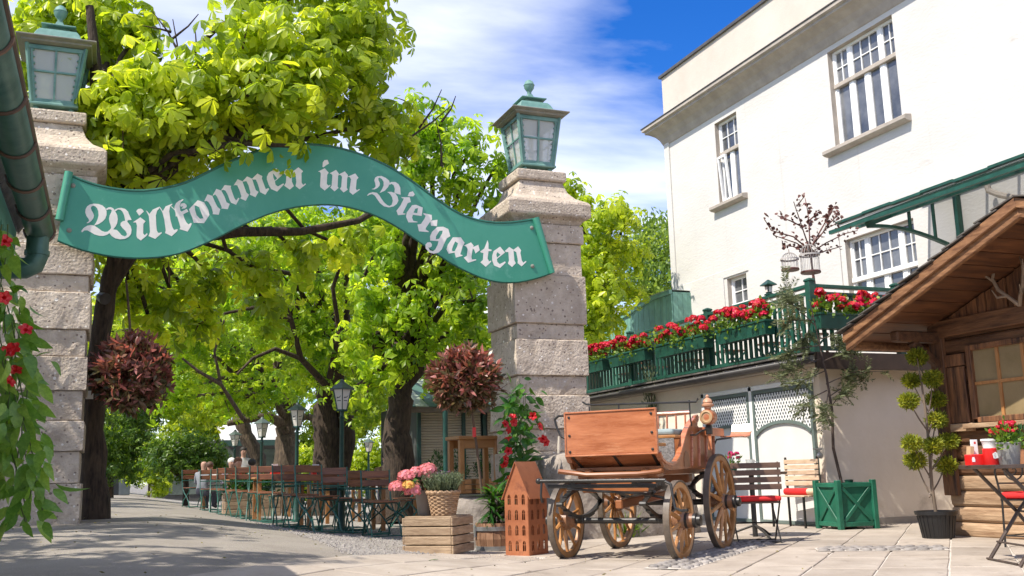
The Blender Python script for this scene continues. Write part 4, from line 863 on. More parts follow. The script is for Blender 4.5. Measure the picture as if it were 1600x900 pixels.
# ---- further chestnuts along the garden
bC = pt(512, 775, Y=23); bC = (bC.x, 23, gz(bC.x, 23))
blC = tb([(505, 460, 20, .8), (440, 430, 20, .8), (540, 400, 21, .8), (470, 520, 20, .7), (540, 560, 20, .6), (420, 510, 20, .7), (380, 450, 20, .8), (500, 570, 21, .6), (450, 580, 22, .6), (580, 600, 21, .5), (400, 400, 22, .9), (330, 430, 21, .8), (570, 640, 22, .45), (500, 355, 18, .7), (450, 372, 18, .7), (555, 362, 18, .7), (400, 385, 18, .7), (600, 375, 19, .7), (350, 400, 18, .6)])
make_tree('chestnut_tree', 'double-stemmed dark chestnut behind the tallest garden lamp', bC, [bC] + trunk_px([(512, 690), (508, 640), (515, 600), (505, 560)], 23), blC, 300, .21, LEAFG, BARK, .33, seed=23, bare=[([tuple(pt(508, 600, Y=20)), tuple(pt(470, 560, Y=19.5)), tuple(pt(455, 500, Y=19.2)), tuple(pt(430, 440, Y=19)), tuple(pt(425, 400, Y=19))], .075, .03), ([tuple(pt(470, 560, Y=19.5)), tuple(pt(430, 545, Y=19.2)), tuple(pt(395, 560, Y=19)), tuple(pt(370, 585, Y=19))], .05, .02), ([tuple(pt(515, 590, Y=20)), tuple(pt(530, 520, Y=19.4)), tuple(pt(520, 450, Y=19)), tuple(pt(540, 390, Y=18.6))], .07, .03), ([tuple(pt(530, 520, Y=19.4)), tuple(pt(575, 500, Y=19)), tuple(pt(610, 470, Y=18.6))], .07, .03), ([tuple(pt(455, 500, Y=19.2)), tuple(pt(400, 480, Y=19)), tuple(pt(350, 490, Y=18.8))], .06, .025), ([bC, tuple(pt(540, 690, Y=23)), tuple(pt(538, 620, Y=23)), tuple(pt(520, 540, Y=22))], .30, .16), ([tuple(pt(505, 600, Y=23)), tuple(pt(470, 575, Y=22.6)), tuple(pt(430, 570, Y=22))], .2, .08), ([tuple(pt(540, 645, Y=23)), tuple(pt(565, 630, Y=23)), tuple(pt(590, 610, Y=23))], .13, .06)])
bD = pt(448, 770, Y=30); bD = (bD.x, 30, gz(bD.x, 30))
blD = tb([(430, 600, 28, .9), (380, 560, 28, 1.0), (330, 520, 27, 1.0), (290, 600, 27, .8), (350, 620, 28, .7), (280, 540, 27, .8), (470, 610, 29, .7), (400, 630, 28, .6), (300, 470, 26, 1.), (250, 460, 26, .9), (230, 420, 26, .9), (260, 630, 27, .55), (200, 430, 25, .8)])
make_tree('chestnut_tree', 'gnarled pale chestnut stump with cut limbs behind the middle lamps', bD, [bD] + trunk_px([(446, 700), (448, 665), (452, 640), (450, 615)], 30), blD, 220, .24, LEAFG, BARKP, .34, seed=24, bare=[([tuple(pt(380, 655, Y=26)), tuple(pt(345, 600, Y=25.6)), tuple(pt(335, 550, Y=25.4)), tuple(pt(350, 500, Y=25))], .06, .02), ([tuple(pt(345, 600, Y=25.6)), tuple(pt(310, 580, Y=25.4)), tuple(pt(285, 560, Y=25.4))], .06, .025), ([tuple(pt(446, 665, Y=30)), tuple(pt(420, 650, Y=29.5)), tuple(pt(390, 655, Y=29)), tuple(pt(355, 662, Y=29))], .17, .08), ([tuple(pt(450, 660, Y=30)), tuple(pt(480, 650, Y=29.6)), tuple(pt(505, 662, Y=29.4))], .16, .07), ([tuple(pt(448, 660, Y=30)), tuple(pt(432, 630, Y=29.6)), tuple(pt(425, 605, Y=29.4))], .14, .07)])
bE = pt(405, 760, Y=36); bE = (bE.x, 36, gz(bE.x, 36))
blE = tb([(390, 600, 34, 1.2), (330, 585, 34, 1.2), (270, 570, 33, 1.2), (450, 560, 34, 1.1), (520, 500, 34, 1.2), (590, 540, 34, 1.1), (330, 640, 35, .8), (200, 590, 33, 1.1), (240, 520, 33, 1.2), (650, 470, 34, 1.2), (700, 420, 34, 1.2), (160, 520, 32, 1.1), (560, 470, 33, 1.3), (420, 480, 34, 1.4)])
make_tree('chestnut_tree', 'leaning pale-stemmed chestnut at the back of the tables', bE, [bE] + trunk_px([(402, 715), (385, 680), (375, 655), (380, 620)], 36), blE, 190, .28, LEAF, BARKP, .30, seed=25, twigs=0)
# tree right of the gate pillar and a finer one behind the shed
bF = pt(930, 760, Y=22); bF = (bF.x, 22, 0)
blF = tb([(935, 345, 20.5, .6), (905, 330, 21, .5), (960, 330, 20.5, .45), (925, 400, 20.5, .65), (960, 390, 20.8, .6), (900, 400, 21, .5), (945, 450, 20.4, .65), (915, 480, 20.4, .6), (985, 400, 21.2, .5), (985, 455, 21.4, .45), (950, 500, 20.6, .5), (925, 520, 20.6, .45), (890, 440, 21, .6), (895, 300, 21.5, .45), (975, 340, 20.8, .4)])
make_tree('chestnut_tree', 'bright chestnut crown rising between the right gate pillar and the white building', bF, [bF] + trunk_px([(928, 650), (925, 560), (930, 480)], 22), blF, 380, .25, LEAF, BARK, .26, seed=26, twigs=25)
bG = pt(1010, 740, Y=36); bG = (bG.x, 36, 0)
rngG = np.random.default_rng(31); tG = thing('locust_tree', 'fine-leaved tree beside the corner of the white building', 'tree', bG, 0)
blG = tb([(1000, 400, 34, 1.0), (1030, 380, 34, .9), (1050, 420, 34, .9), (1020, 450, 33.5, 1.1), (985, 440, 34, 1.0), (1045, 470, 34, .8), (1035, 350, 34.5, .6), (1005, 360, 34.5, .6), (1055, 370, 34.5, .7)])
m = MB(bG); limb(m, [V(bG), pt(1012, 560, Y=36), pt(1015, 450, Y=35)], .3, .12)
for (c, r) in blG: limb(m, branch_path(pt(1013, 500, Y=35.5), c, rngG, .05), .1, .02)
m.build('trunk', BARK, tG, True, ang=80)
Pg, Ng = blob_points(blG, 900, rngG, 9, .20); v, f, r = blade_arrays(Pg - np.array(bG), Ng + rngG.normal(0, .6, Ng.shape), .22, .10, rngG); o = mkobj('crown', np_mesh('crown', v, f, r), LEAFF, tG); o['kind'] = 'stuff'
# small trees and shrubs beside the path
def bushy(name, label, base, blobs, dens, ln, wd, m_, stem=None, cat='shrub', seed=1, group=None, nl=0, twig=7, spread=.12, sr=.05, part='foliage', stem_mat=TWIG):
    rng = np.random.default_rng(seed); t = thing(name, label, cat, base, 0, group); B = np.array(base)
    if stem:
        m = MB(base)
        for st in stem: limb(m, [V(p) for p in st], sr, sr * .45, 7)
        m.build('stem', stem_mat, t, True, ang=80)
    P, Nn = blob_points(blobs, dens, rng, twig, spread)
    if nl: v, f, r = palmate_arrays(P - B, Nn, ln * rng.uniform(.7, 1.1, len(P)), rng, nl, 1)
    else: v, f, r = blade_arrays(P - B, Nn + rng.normal(0, .5, Nn.shape), ln * rng.uniform(.7, 1.2, len(P)), wd, rng)
    o = mkobj(part, np_mesh(part, v, f, r), m_, t); o['kind'] = 'stuff'; return t
bH = pt(172, 765, Y=34); bH = (bH.x, 34, gz(bH.x, 34))
bushy('path_tree', 'soft green spreading tree over the left edge of the path', bH, tb([(165, 690, 32, .8), (195, 670, 33, .9), (170, 730, 32, .7), (215, 700, 33, .7), (200, 735, 33, .6), (150, 640, 31, .8), (225, 650, 34, .8), (240, 620, 35, .8)]), 520, .22, .08, LEAFD, [[bH, tuple(pt(172, 700, Y=33.5)), tuple(pt(180, 650, Y=33))]], 'tree', 41, sr=.12, stem_mat=BARK, nl=5)
bI = gnd(292, 786); bI = (bI.x, 27.0, gz(bI.x, 27.0)); bI = (pt(290, 780, Y=27).x, 27.0, gz(pt(290, 780, Y=27).x, 27.0))
bushy('maple_tree', 'low round dark maple on a short trunk beside the path tables', bI, tb([(255, 705, 26.6, .5), (290, 695, 26.8, .55), (325, 705, 27, .5), (275, 725, 26.6, .45), (310, 725, 26.8, .45), (245, 722, 26.8, .4), (340, 720, 27, .35)]), 900, .17, .05, LEAFD, [[bI, tuple(pt(291, 745, Y=27)), tuple(pt(286, 720, Y=27))], [tuple(pt(290, 750, Y=27)), tuple(pt(265, 730, Y=26.8)), tuple(pt(250, 720, Y=26.8))], [tuple(pt(290, 745, Y=27)), tuple(pt(315, 728, Y=27)), tuple(pt(330, 715, Y=27))]], 'tree', 42, sr=.09, stem_mat=BARK, nl=5)
rngq = random.Random(12)
for qi, (x0, x1, yq, zt_, lb_) in enumerate(((462, 520, 39, 2.0, 'bright shrub between the gnarled chestnut and the double trunk'), (548, 612, 37, 2.6, 'bright shrub right of the double chestnut trunk'), (620, 668, 35, 2.6, 'bright shrub between the thick trunk and the kiosk'), (205, 262, 42, 2.0, 'yellow-green shrub closing the far end of the path'))):
    xa, xb_ = pt(x0, 740, Y=yq).x, pt(x1, 740, Y=yq).x; bq = ((xa + xb_) / 2, yq, gz((xa + xb_) / 2, yq))
    bushy('garden_shrub', lb_, bq, [((rngq.uniform(xa, xb_), yq + rngq.uniform(-.4, .4), bq[2] + rngq.uniform(.3, zt_)), (.5, .5, .5)) for _ in range(14)], 420, .22, .08, LEAF, [[bq, (bq[0], yq, bq[2] + zt_ * .7)]], 'shrub', 430 + qi, 'shrubs at the back of the garden', nl=5, sr=.05)
# far wood closing the view behind the garden
rng = np.random.default_rng(51); far = []
for i in range(46): far.append(((-26 + i * 1.5 + rng.normal(0, .8), 60 + rng.normal(0, 3), rng.uniform(2, 9)), (2.4, 2.0, 2.2)))
for i in range(60): far.append(((-22 + (i % 30) * 1.75 + rng.normal(0, .8), 63 + rng.normal(0, 3), rng.uniform(8, 12) + (i // 30) * 5), (2.6, 2.0, 2.4)))
P, Nn = blob_points(far, 170, rng, 6, .3); v, f, r = palmate_arrays(P, Nn, rng.uniform(.3, .5, len(P)), rng, 5, 1); o = mkobj('far_wood', np_mesh('far_wood', v, f, r), LEAF); tag(o, 'sunlit wood closing the view at the far end of the garden', 'wood', kind='stuff')
# ================================================================== TIMBER HUT (right)
XH, YH = 8.6, 8.56
hut = thing('timber_hut', 'weathered brown timber hut with wide gable roof at the right', 'hut', (XH, YH, 0)); ho = hut.location.copy()
LEN = 4.1; APY = YH - 2.05 - .05; rg2 = random.Random(9)
# stacked logs of the lower wall (with the window opening), lighter ones near the ground
WY0, WY1, WZ0, WZ1 = 6.75, 8.02, 1.27, 1.98
z = 0.0; k = 0
while z < 2.17:
    h_ = .165; m_ = HUTB if z < .5 else HUTL
    spans = [(YH - LEN, YH)] if (z + h_ < WZ0 + .02 or z > WZ1 - .03) else [(YH - LEN, WY0 - .08), (WY1 + .10, YH)]
    for (a, c) in spans:
        m = MB(ho); n = 10; vs = []; rows_ = max(3, int((c - a) / .35))
        for i in range(rows_ + 1):
            y = a + (c - a) * i / rows_; o_ = rg2.uniform(-.006, .006)
            vs += [(XH + .12, y, z), (XH + .012 + o_, y, z + .004), (XH - .008 + o_, y, z + .03), (XH - .014 + o_, y, z + h_ / 2), (XH - .008 + o_, y, z + h_ - .026), (XH + .012 + o_, y, z + h_ - .004), (XH + .12, y, z + h_ - .002)]
        fs = [(i * 7 + j, i * 7 + j + 1, (i + 1) * 7 + j + 1, (i + 1) * 7 + j) for i in range(rows_) for j in range(6)] + [tuple(range(7)), tuple(reversed(range(rows_ * 7, rows_ * 7 + 7)))]
        m.add(vs, [tuple(reversed(f)) for f in fs]); m.build('log', m_, hut)
    z += h_; k += 1
m = MB(ho); m.add([(XH + .02, YH - .0, 0), (XH + 3.2, YH, 0), (XH + 3.2, YH, 2.6), (XH + .02, YH, 2.2)], [(3, 2, 1, 0)]); m.add([(XH + .125, YH - LEN, 0), (XH + .125, YH - .01, 0), (XH + .125, YH - .01, 2.2), (XH + .125, YH - LEN, 2.2)], [(0, 1, 2, 3)]); m.build('inner_wall', HUTL, hut)
m = MB(ho); m.b2((XH - .075, YH - .16, 0.45), (XH - .012, YH + .03, 2.2)); m.build('corner_board', HUTW, hut, bevel=.008)
m = MB(ho); m.b2((XH - .085, YH - LEN, 2.17), (XH + .05, YH + .02, 2.36)); m.build('tie_beam', HUTL, hut, bevel=.012, seg=2)
# broad boards beside the window
for (a, c, z0, z1) in ((8.15, 8.40, 1.22, 1.83), (8.14, 8.42, 1.84, 1.97)):
    m = MB(ho); m.b2((XH - .05, a, z0), (XH - .016, c, z1)); m.build('wall_board', HUTW, hut, bevel=.006)
m = MB(ho); m.b2((XH - .07, 8.10, 1.13), (XH - .018, 8.46, 1.215)); m.build('wall_board', HUTB, hut, bevel=.006)
RS = (3.097 - 2.241) / (8.934 - 6.652)
roofz = lambda y: 2.16 + (8.934 - max(y, 2 * APY - y)) * RS         # underside of the roof
y = YH - .02; i = 0
while y > YH - LEN:                                              # vertical planks of the gable
    wd_ = rg2.choice((.10, .13, .15, .17)); m = MB(ho); off = rg2.choice((0, .012, .02))
    a, c = y, y - wd_ + .008
    m.prism([[(a, 2.365), (c, 2.365), (c, roofz(c) - .02), (a, roofz(a) - .02)]], (XH - .03 - off, 0, 0), (0, 1, 0), (0, 0, 1), (1, 0, 0), .03); m.build('gable_plank', HUTW, hut); y -= wd_
m = MB(ho); m.add([(XH + .02, YH, 2.3), (XH + .02, YH - LEN, 2.3), (XH + .02, YH - LEN, roofz(YH - LEN)), (XH + .02, APY, roofz(APY)), (XH + .02, YH, roofz(YH))], [(0, 1, 2, 3, 4)]); m.build('gable_backing', HUTL, hut)
# roof: soffit boards, deck, rake boards, ragged shingles
EY = 8.934; OV = .92; X0 = XH - OV
for side in (0, 1):
    ya, yb = (APY, EY) if side == 0 else (APY, 2 * APY - EY)
    for k in range(11):
        t0, t1 = k / 11, (k + 1) / 11 - .006; y0 = ya + (yb - ya) * t0; y1 = ya + (yb - ya) * t1
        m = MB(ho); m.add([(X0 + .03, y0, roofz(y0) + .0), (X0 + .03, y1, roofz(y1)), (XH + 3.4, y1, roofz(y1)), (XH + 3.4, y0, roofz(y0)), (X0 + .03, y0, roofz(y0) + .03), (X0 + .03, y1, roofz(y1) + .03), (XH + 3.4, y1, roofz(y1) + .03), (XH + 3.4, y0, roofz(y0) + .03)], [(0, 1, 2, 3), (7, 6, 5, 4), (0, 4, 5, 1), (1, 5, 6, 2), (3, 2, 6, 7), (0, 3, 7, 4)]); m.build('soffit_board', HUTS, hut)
    m = MB(ho); dz_ = .03
    m.prism([[(ya, roofz(ya) - .09), (yb, roofz(yb) - .09), (yb, roofz(yb) + .085), (ya, roofz(ya) + .085)]], (X0 - .03, 0, 0), (0, 1, 0), (0, 0, 1), (1, 0, 0), .055); m.build('rake_board', HUTG, hut, bevel=.008)
    m = MB(ho); m.prism([[(ya, roofz(ya) + .0), (yb, roofz(yb) + .0), (yb, roofz(yb) + .10), (ya, roofz(ya) + .10)]], (X0 - .065, 0, 0), (0, 1, 0), (0, 0, 1), (1, 0, 0), .034); m.build('rake_board', HUTG, hut, bevel=.006)
    L_ = abs(yb - ya); n = 12
    for k in range(n):
        for j in range(5):
            t0 = k / n; y0 = ya + (yb - ya) * t0; y1 = ya + (yb - ya) * min(1.03, t0 + 1.35 / n); x0 = X0 - .09 + j * .26 + rg2.uniform(-.02, .02); lift = rg2.uniform(.0, .02)
            m = MB(ho); q = [(x0, y0, roofz(y0) + .105 + .002 * j), (x0, y1, roofz(y1) + .125 + lift + .002 * j), (x0 + .25, y1, roofz(y1) + .125 + lift), (x0 + .25, y0, roofz(y0) + .105)]
            m.add(q + [(a, c, e + .014) for a, c, e in q], [(0, 1, 2, 3), (7, 6, 5, 4), (0, 4, 5, 1), (1, 5, 6, 2), (2, 6, 7, 3), (3, 7, 4, 0)]); m.build('shingle', SHINGLE, hut)
    m = MB(ho); m.add([(X0, ya, roofz(ya) + .10), (X0, yb, roofz(yb) + .10), (XH + 3.4, yb, roofz(yb) + .10), (XH + 3.4, ya, roofz(ya) + .10)], [(0, 1, 2, 3)]); m.build('roof_deck', SHINGLE, hut)
m = MB(ho); m.tube([(X0 + .1, EY + .02, 2.14), (XH + 3.2, EY + .02, 2.12)], .06, 8); m.build('eave_purlin', HUTG, hut, True)
m = MB(ho); m.bar((X0 + .25, YH - .08, 2.18), (XH + .1, YH - .08, 2.18), .12, .12); m.bar((XH - .05, YH - .08, 1.86), (XH - .42, YH - .08, 2.12), .09, .09); m.build('bracket', HUTL, hut, bevel=.015)
wn = MB(ho)                                                      # window with drawn blind and glazing bars
for (a, c, e, g) in ((WY0 - .07, WY0, WZ0 - .02, WZ1 + .06), (WY1, WY1 + .07, WZ0 - .02, WZ1 + .06), (WY0, WY1, WZ1, WZ1 + .06), (WY0, WY1, WZ0 - .06, WZ0)): wn.b2((XH - .075, a, e), (XH + .04, c, g))
wno = wn.build('window', HUTW, hut, bevel=.006)
m = MB(ho)
for y in (WY0 + .32, WY0 + .635, WY0 + .95): m.b2((XH - .05, y - .018, WZ0), (XH - .02, y + .018, WZ1))
m.b2((XH - .052, WY0, (WZ0 + WZ1) / 2 - .016), (XH - .022, WY1, (WZ0 + WZ1) / 2 + .016)); m.build('glazing_bars', TABLEW, wno)
ys_ = [WY0, WY0 + .32, WY0 + .635, WY0 + .95, WY1]
for a, c in zip(ys_, ys_[1:]):
    for e, g in ((WZ0, (WZ0 + WZ1) / 2), ((WZ0 + WZ1) / 2, WZ1)):
        m = MB(ho); m.b2((XH - .034, a, e), (XH - .03, c, g)); m.build('pane', BLIND, wno)
m = MB(ho); m.b2((XH - .13, WY0 - .12, WZ0 - .115), (XH - .015, WY1 + .16, WZ0 - .065)); m.build('sill', HUTB, wno, bevel=.006)
# antlers on the gable
ant = thing('antlers', 'pair of curved antlers hung on the hut gable at the right edge', 'antlers', tuple(pt(1592, 465, X=XH - .1)))
for s_ in (1, -1):
    m = MB(); m.tube([(0, 0, -.08), (-.05, .06 * s_, 0), (-.10, .15 * s_, .10), (-.12, .19 * s_, .22), (-.10, .17 * s_, .33), (-.08, .13 * s_, .40)], [.022, .021, .019, .017, .013, .005], 8)
    m.tube([(-.06, .08 * s_, .03), (-.13, .15 * s_, .02), (-.17, .17 * s_, .10)], [.016, .013, .004], 7); m.tube([(-.12, .19 * s_, .2), (-.17, .24 * s_, .27), (-.18, .25 * s_, .34)], [.014, .011, .004], 7); m.build('antler', ANTLER, ant, True)
m = MB(); m.prism([[(-.07, -.16), (.07, -.16), (.09, .02), (0, .08), (-.09, .02)]], (.05, 0, -.05), (0, 1, 0), (0, 0, 1), (-1, 0, 0), .03); m.build('mount', HUTW, ant)

# ================================================================== NEAR BUILDING AT THE LEFT EDGE: only its eave is in view
YE = 7.0; XE = pt(78, 362, Y=YE).x; ZE = pt(78, 362, Y=YE).z
lb = thing('garden_house', 'house eave with green copper gutter and downpipe at the left edge', 'building', (XE - 1.2, YE, .2)); lo = lb.location.copy()
gr_ = .085; pr = [(math.cos(a) * gr_, math.sin(a) * gr_) for a in np.linspace(math.pi * .98, 2.02 * math.pi, 13)]
m = MB(lo); vs = []
for y in (YE, -1.5): vs += [V((XE - .06 + a, y, ZE + c)) for a, c in pr]
m.add(vs, [(i, i + 1, 13 + i + 1, 13 + i) for i in range(12)] + [tuple(range(13))]); o = m.build('gutter', GUTTER, lb, True); q = o.modifiers.new('t', 'SOLIDIFY'); q.thickness = .004
for y in np.arange(YE - .03, 2.2, -.62):
    m = MB(lo); ring = [V((XE - .06 + math.cos(a) * (gr_ + .006), y, ZE + math.sin(a) * (gr_ + .006))) for a in np.linspace(math.pi, 2 * math.pi, 13)]; m.tube(ring, .009, 6); m.build('gutter_bracket', mat('browned copper', (.10, .06, .04), .4, var=.3, metal=.4), lb, True)
m = MB(lo); m.tube([V((XE - .06 + gr_, YE, ZE + .004)), V((XE - .06 + gr_, -1.5, ZE + .004))], .013, 8); m.build('gutter_bead', mat('browned copper', (.10, .06, .04)), lb, True)
m = MB(lo)
for k in range(30):
    y = YE - .02 - k * .11; m.prism([[(y, ZE - .02), (y - .108, ZE - .02), (y - .108, ZE - .15), (y - .054, ZE - .185), (y, ZE - .15)]], (XE - .215, 0, 0), (0, 1, 0), (0, 0, 1), (1, 0, 0), .02)
m.build('scalloped_fascia', mat('light green fascia', (.06, .20, .15), .5, var=.2), lb)
m = MB(lo); m.b2((XE - 2.6, -1.5, ZE - .06), (XE - .22, YE - .01, ZE - .03)); m.build('soffit', mat('brown soffit', (.16, .085, .05), .7, var=.3), lb)
m = MB(lo); m.add([(XE - .16, -1.5, ZE + .03), (XE - .16, YE + .05, ZE + .03), (XE - 3.2, YE + .05, ZE + 1.9), (XE - 3.2, -1.5, ZE + 1.9)], [(0, 1, 2, 3)]); o = m.build('roof', SHINGLE, lb); q = o.modifiers.new('t', 'SOLIDIFY'); q.thickness = .05
m = MB(lo); m.b2((XE - 3.2, -1.5, 0), (XE - 1.25, YE - .25, ZE - .06)); m.build('wall', BEIGE, lb)
dp = [V((XE - .06, YE - .12, ZE - .07)), V((XE - .06, YE - .12, ZE - .20)), V((XE - .075, YE - .12, ZE - .25)), V((XE - .12, YE - .12, ZE - .275)), V((XE - .35, YE - .12, ZE - .29)), V((XE - 1.2, YE - .12, ZE - .33)), V((XE - 1.24, YE - .12, ZE - .40)), V((XE - 1.24, YE - .12, .3))]
m = MB(lo); m.tube(dp, .068, 14); m.build('downpipe', GUTTER, lb, True)
m = MB(lo); m.tube([dp[1] + V((0, 0, .04)), dp[1] + V((0, 0, .01))], .076, 14); m.build('pipe_collar', GUTTER, lb, True)
fl = thing('floodlight', 'small black floodlight under the end of the green gutter', 'floodlight', tuple(pt(62, 332, Y=YE - .35)))
m = MB(); m.box((0, 0, -.02), (.12, .07, .085), Matrix.Rotation(.5, 3, 'X')); m.build('housing', IRON, fl, bevel=.01); m = MB(); m.box((.0, -.036, -.045), (.10, .008, .065), Matrix.Rotation(.5, 3, 'X')); m.build('lens', WGLASS, fl); m = MB(); m.bar((0, .01, .02), (-.03, .03, .10), .03, .01); m.build('arm', IRON, fl)

# ---- climbing plant with red trumpet flowers at the left edge: each big leaf an object
def leaf_mesh(name, ln, wd, fold, bend, m_, seed=0):
    rows_ = 6; vs = []; fs = []
    for i in range(rows_ + 1):
        t = i / rows_; w_ = wd * math.sin(math.pi * min(1, t ** .8)) * .5 * (1.0 if 0 < i < rows_ else .05); y = ln * t; zb = -bend * ln * t * t
        vs += [(-w_, y, zb + fold * w_), (0, y, zb), (w_, y, zb + fold * w_)]
    for i in range(rows_): a = 3 * i; fs += [(a, a + 1, a + 4, a + 3), (a + 1, a + 2, a + 5, a + 4)]
    me = bpy.data.meshes.new(name); me.from_pydata(vs, [], fs); me.polygons.foreach_set('use_smooth', [True] * len(me.polygons)); me.materials.append(m_)
    a = me.attributes.new('rnd', 'FLOAT', 'POINT'); a.data.foreach_set('value', [random.Random(seed).random()] * len(vs)); return me
def trumpet_mesh(s=.06):
    vs = [(0, 0, 0)]; fs = []; n = 15
    for (r, z) in ((.12, .25), (.3, .7)):
        for k in range(n): a = 2 * math.pi * k / n; vs.append((math.cos(a) * r * s, math.sin(a) * r * s, z * s))
    for k in range(n): a = 2 * math.pi * k / n; rr = .72 if k % 3 == 0 else 1.0; vs.append((math.cos(a) * rr * s, math.sin(a) * rr * s, (.95 if k % 3 == 0 else .85) * s))
    for k in range(n): fs += [(0, 1 + k, 1 + (k + 1) % n), (1 + k, 1 + n + k, 1 + n + (k + 1) % n, 1 + (k + 1) % n), (1 + n + k, 1 + 2 * n + k, 1 + 2 * n + (k + 1) % n, 1 + n + (k + 1) % n)]
    me = bpy.data.meshes.new('flower'); me.from_pydata(vs, [], fs); me.materials.append(REDT); return me
def climber(name, label, base, stems, nleaf, ln, spread, nflower, seed, fs_=.06, fpos=None, droop=.7, lmat=None):
    rng = np.random.default_rng(seed); t = thing(name, label, 'plant', base); B = V(base)
    for st in stems:
        m = MB(base); m.tube([V(p) for p in st], .0035, 5); m.build('stem', mat('green stem', (.07, .11, .03), .7), t, True)
    ms = [leaf_mesh('leaf', 1, rng.uniform(.36, .48), .25, rng.uniform(.15, .5), lmat or VINE, seed * 10 + i) for i in range(8)]
    for i in range(nleaf):
        st = stems[rng.integers(len(stems))]; f_ = rng.random() * (len(st) - 1); j = int(f_); p = V(st[j]).lerp(V(st[j + 1]), f_ - j)
        off = V(tuple(rng.normal(0, 1, 3) * np.array(spread))); d = (off.normalized() + V((0, 0, -droop)) + V(tuple(rng.normal(0, .35, 3)))).normalized()
        nz = V(tuple(rng.normal(0, .45, 3) + np.array([-.15, -.8, .45]))); xax = d.cross(nz).normalized(); nz = xax.cross(d)
        mx_ = Matrix((xax, d, nz)).transposed() * float(ln * rng.uniform(.65, 1.15)); o = bpy.data.objects.new('leaf', ms[rng.integers(8)]); COL.objects.link(o); o.parent = t
        o.matrix_basis = Matrix.Translation(p + off - B) @ mx_.to_4x4()
    fm = trumpet_mesh(fs_)
    for i in range(nflower):
        if fpos: p = V(fpos[i])
        else: st = stems[rng.integers(len(stems))]; p = V(st[rng.integers(len(st))]) + V(tuple(rng.normal(0, 1, 3) * np.array(spread))) + V((0, -.1, 0))
        d = V(tuple(rng.normal(0, .5, 3) + np.array([.2, -.8, .1]))).normalized(); q = V((0, 0, 1)).rotation_difference(d)
        o = bpy.data.objects.new('flower', fm); COL.objects.link(o); o.parent = t; o.matrix_basis = Matrix.Translation(p - B) @ q.to_matrix().to_4x4()
    return t
YV = 5.5; stemsV = []
for (x0, x1) in ((-15, -20), (-6, 0), (2, 14), (8, 30), (14, 40), (20, 50), (26, 58)):
    ytop = 350 if x0 < 6 else 420 + x0 * 3; stemsV.append([tuple(pt(x0 + (x1 - x0) * t_, ytop + (815 - ytop - (70 if x1 < 20 else 0)) * t_, Y=YV + .1 * math.sin(7 * t_ + x0)) + V((.03 * math.sin(9 * t_ + x0 * .7), 0, 0))) for t_ in np.linspace(0, 1, 14)])
climber('climbing_plant', 'leafy climber with red trumpet flowers hanging at the left edge', (pt(0, 700, Y=YV).x, YV, .9), stemsV, 300, .135, (.045, .09, .05), 7, 61, .036, [tuple(pt(x, y, Y=YV - .14)) for x, y in ((12, 545), (22, 585), (8, 600), (3, 465), (38, 520), (25, 548), (5, 380), (22, 378), (14, 430))], .9, VINE2)
for o in [x for x in bpy.data.objects if x.name.startswith('climbing_plant')]: pass

# ---- climber on the right pillar
stemsW = [[tuple(pt(x0 + (x1 - x0) * t_, 820 - (820 - yt) * t_, Y=11.6)) for t_ in np.linspace(0, 1, 9)] for (x0, x1, yt) in ((805, 805, 595), (815, 812, 592), (800, 820, 605), (820, 800, 620), (812, 822, 600), (795, 812, 600))]
climber('climbing_plant', 'slim dark green climber with red flowers up the right gate pillar', (pt(812, 830, Y=11.6).x, 11.6, .0), stemsW, 298, .17, (.085, .06, .06), 15, 62, .055, [tuple(pt(x, y, Y=11.35)) for x, y in ((790, 672), (798, 662), (800, 655), (787, 665), (795, 690), (793, 705), (786, 718), (840, 668), (846, 685), (850, 690), (795, 748), (832, 650), (786, 722), (800, 660), (843, 692))], .3)

# ================================================================== CARRIAGE
OC = V((4.40, 8.35, 0)); RZ = math.atan2(-.77, .64)
car = thing('carriage', 'old varnished wooden horse carriage with spoked wheels in front of the pillar', 'carriage', OC, RZ)
def wheel(c, r, nsp, hubl, side):
    # parts: felloe rim, iron tyre, spokes, hub, hub cap; axle along x
    c = V(c); w_ = MB(c); n = 40
    def ring(m, ri, ro_, hw):
        vs = []
        for k in range(n):
            a = 2 * math.pi * k / n
            for (rr, x) in ((ri, -hw), (ro_, -hw), (ro_, hw), (ri, hw)): vs.append(c + V((x, math.cos(a) * rr, math.sin(a) * rr)))
        m.add(vs, [(4 * k + j, 4 * k + (j + 1) % 4, 4 * ((k + 1) % n) + (j + 1) % 4, 4 * ((k + 1) % n) + j) for k in range(n) for j in range(4)])
    ring(w_, r - .068, r - .012, .026); wo = w_.build('wheel', WHEELW, car, True, bevel=.006); wo.location = c
    t_ = MB(c); ring(t_, r - .013, r, .028); t_.build('tyre', TYRE, wo, True)
    for k in range(nsp):
        a = 2 * math.pi * (k + .5) / nsp; e = V((0, math.cos(a), math.sin(a))); tg = V((0, -math.sin(a), math.cos(a)))
        s_ = MB(c); off = V((side * .025, 0, 0))
        ps = [c + e * .06 + off * 1.0, c + e * (.06 + (r - .12) * .3) + off * .7, c + e * (.06 + (r - .12) * .7) + off * .3, c + e * (r - .060)]
        s_.tube(ps, [.021, .022, .017, .014], 7); s_.build('spoke', WHEELW, wo, True)
    h_ = MB(c); h_.lathe([(.045, -.10), (.062, -.09), (.065, -.05), (.085, -.035), (.088, .035), (.068, .06), (.062, .12), (.058, .16)], 18, c, (side, 0, 0)); h_.build('hub', HUB, wo, True, ang=30)
    i_ = MB(c); i_.lathe([(.070, .062), (.070, .085)], 18, c, (side, 0, 0)); i_.lathe([(.064, .135), (.064, .162), (.048, .17), (.048, .20), (.02, .21)], 18, c, (side, 0, 0)); i_.build('hub_band', IRON, wo, True, ang=30)
for s_ in (-1, 1):
    wheel((s_ * .56, 0, .355), .355, 10, .16, s_); wheel((s_ * .56, 1.27, .475), .475, 12, .16, s_)
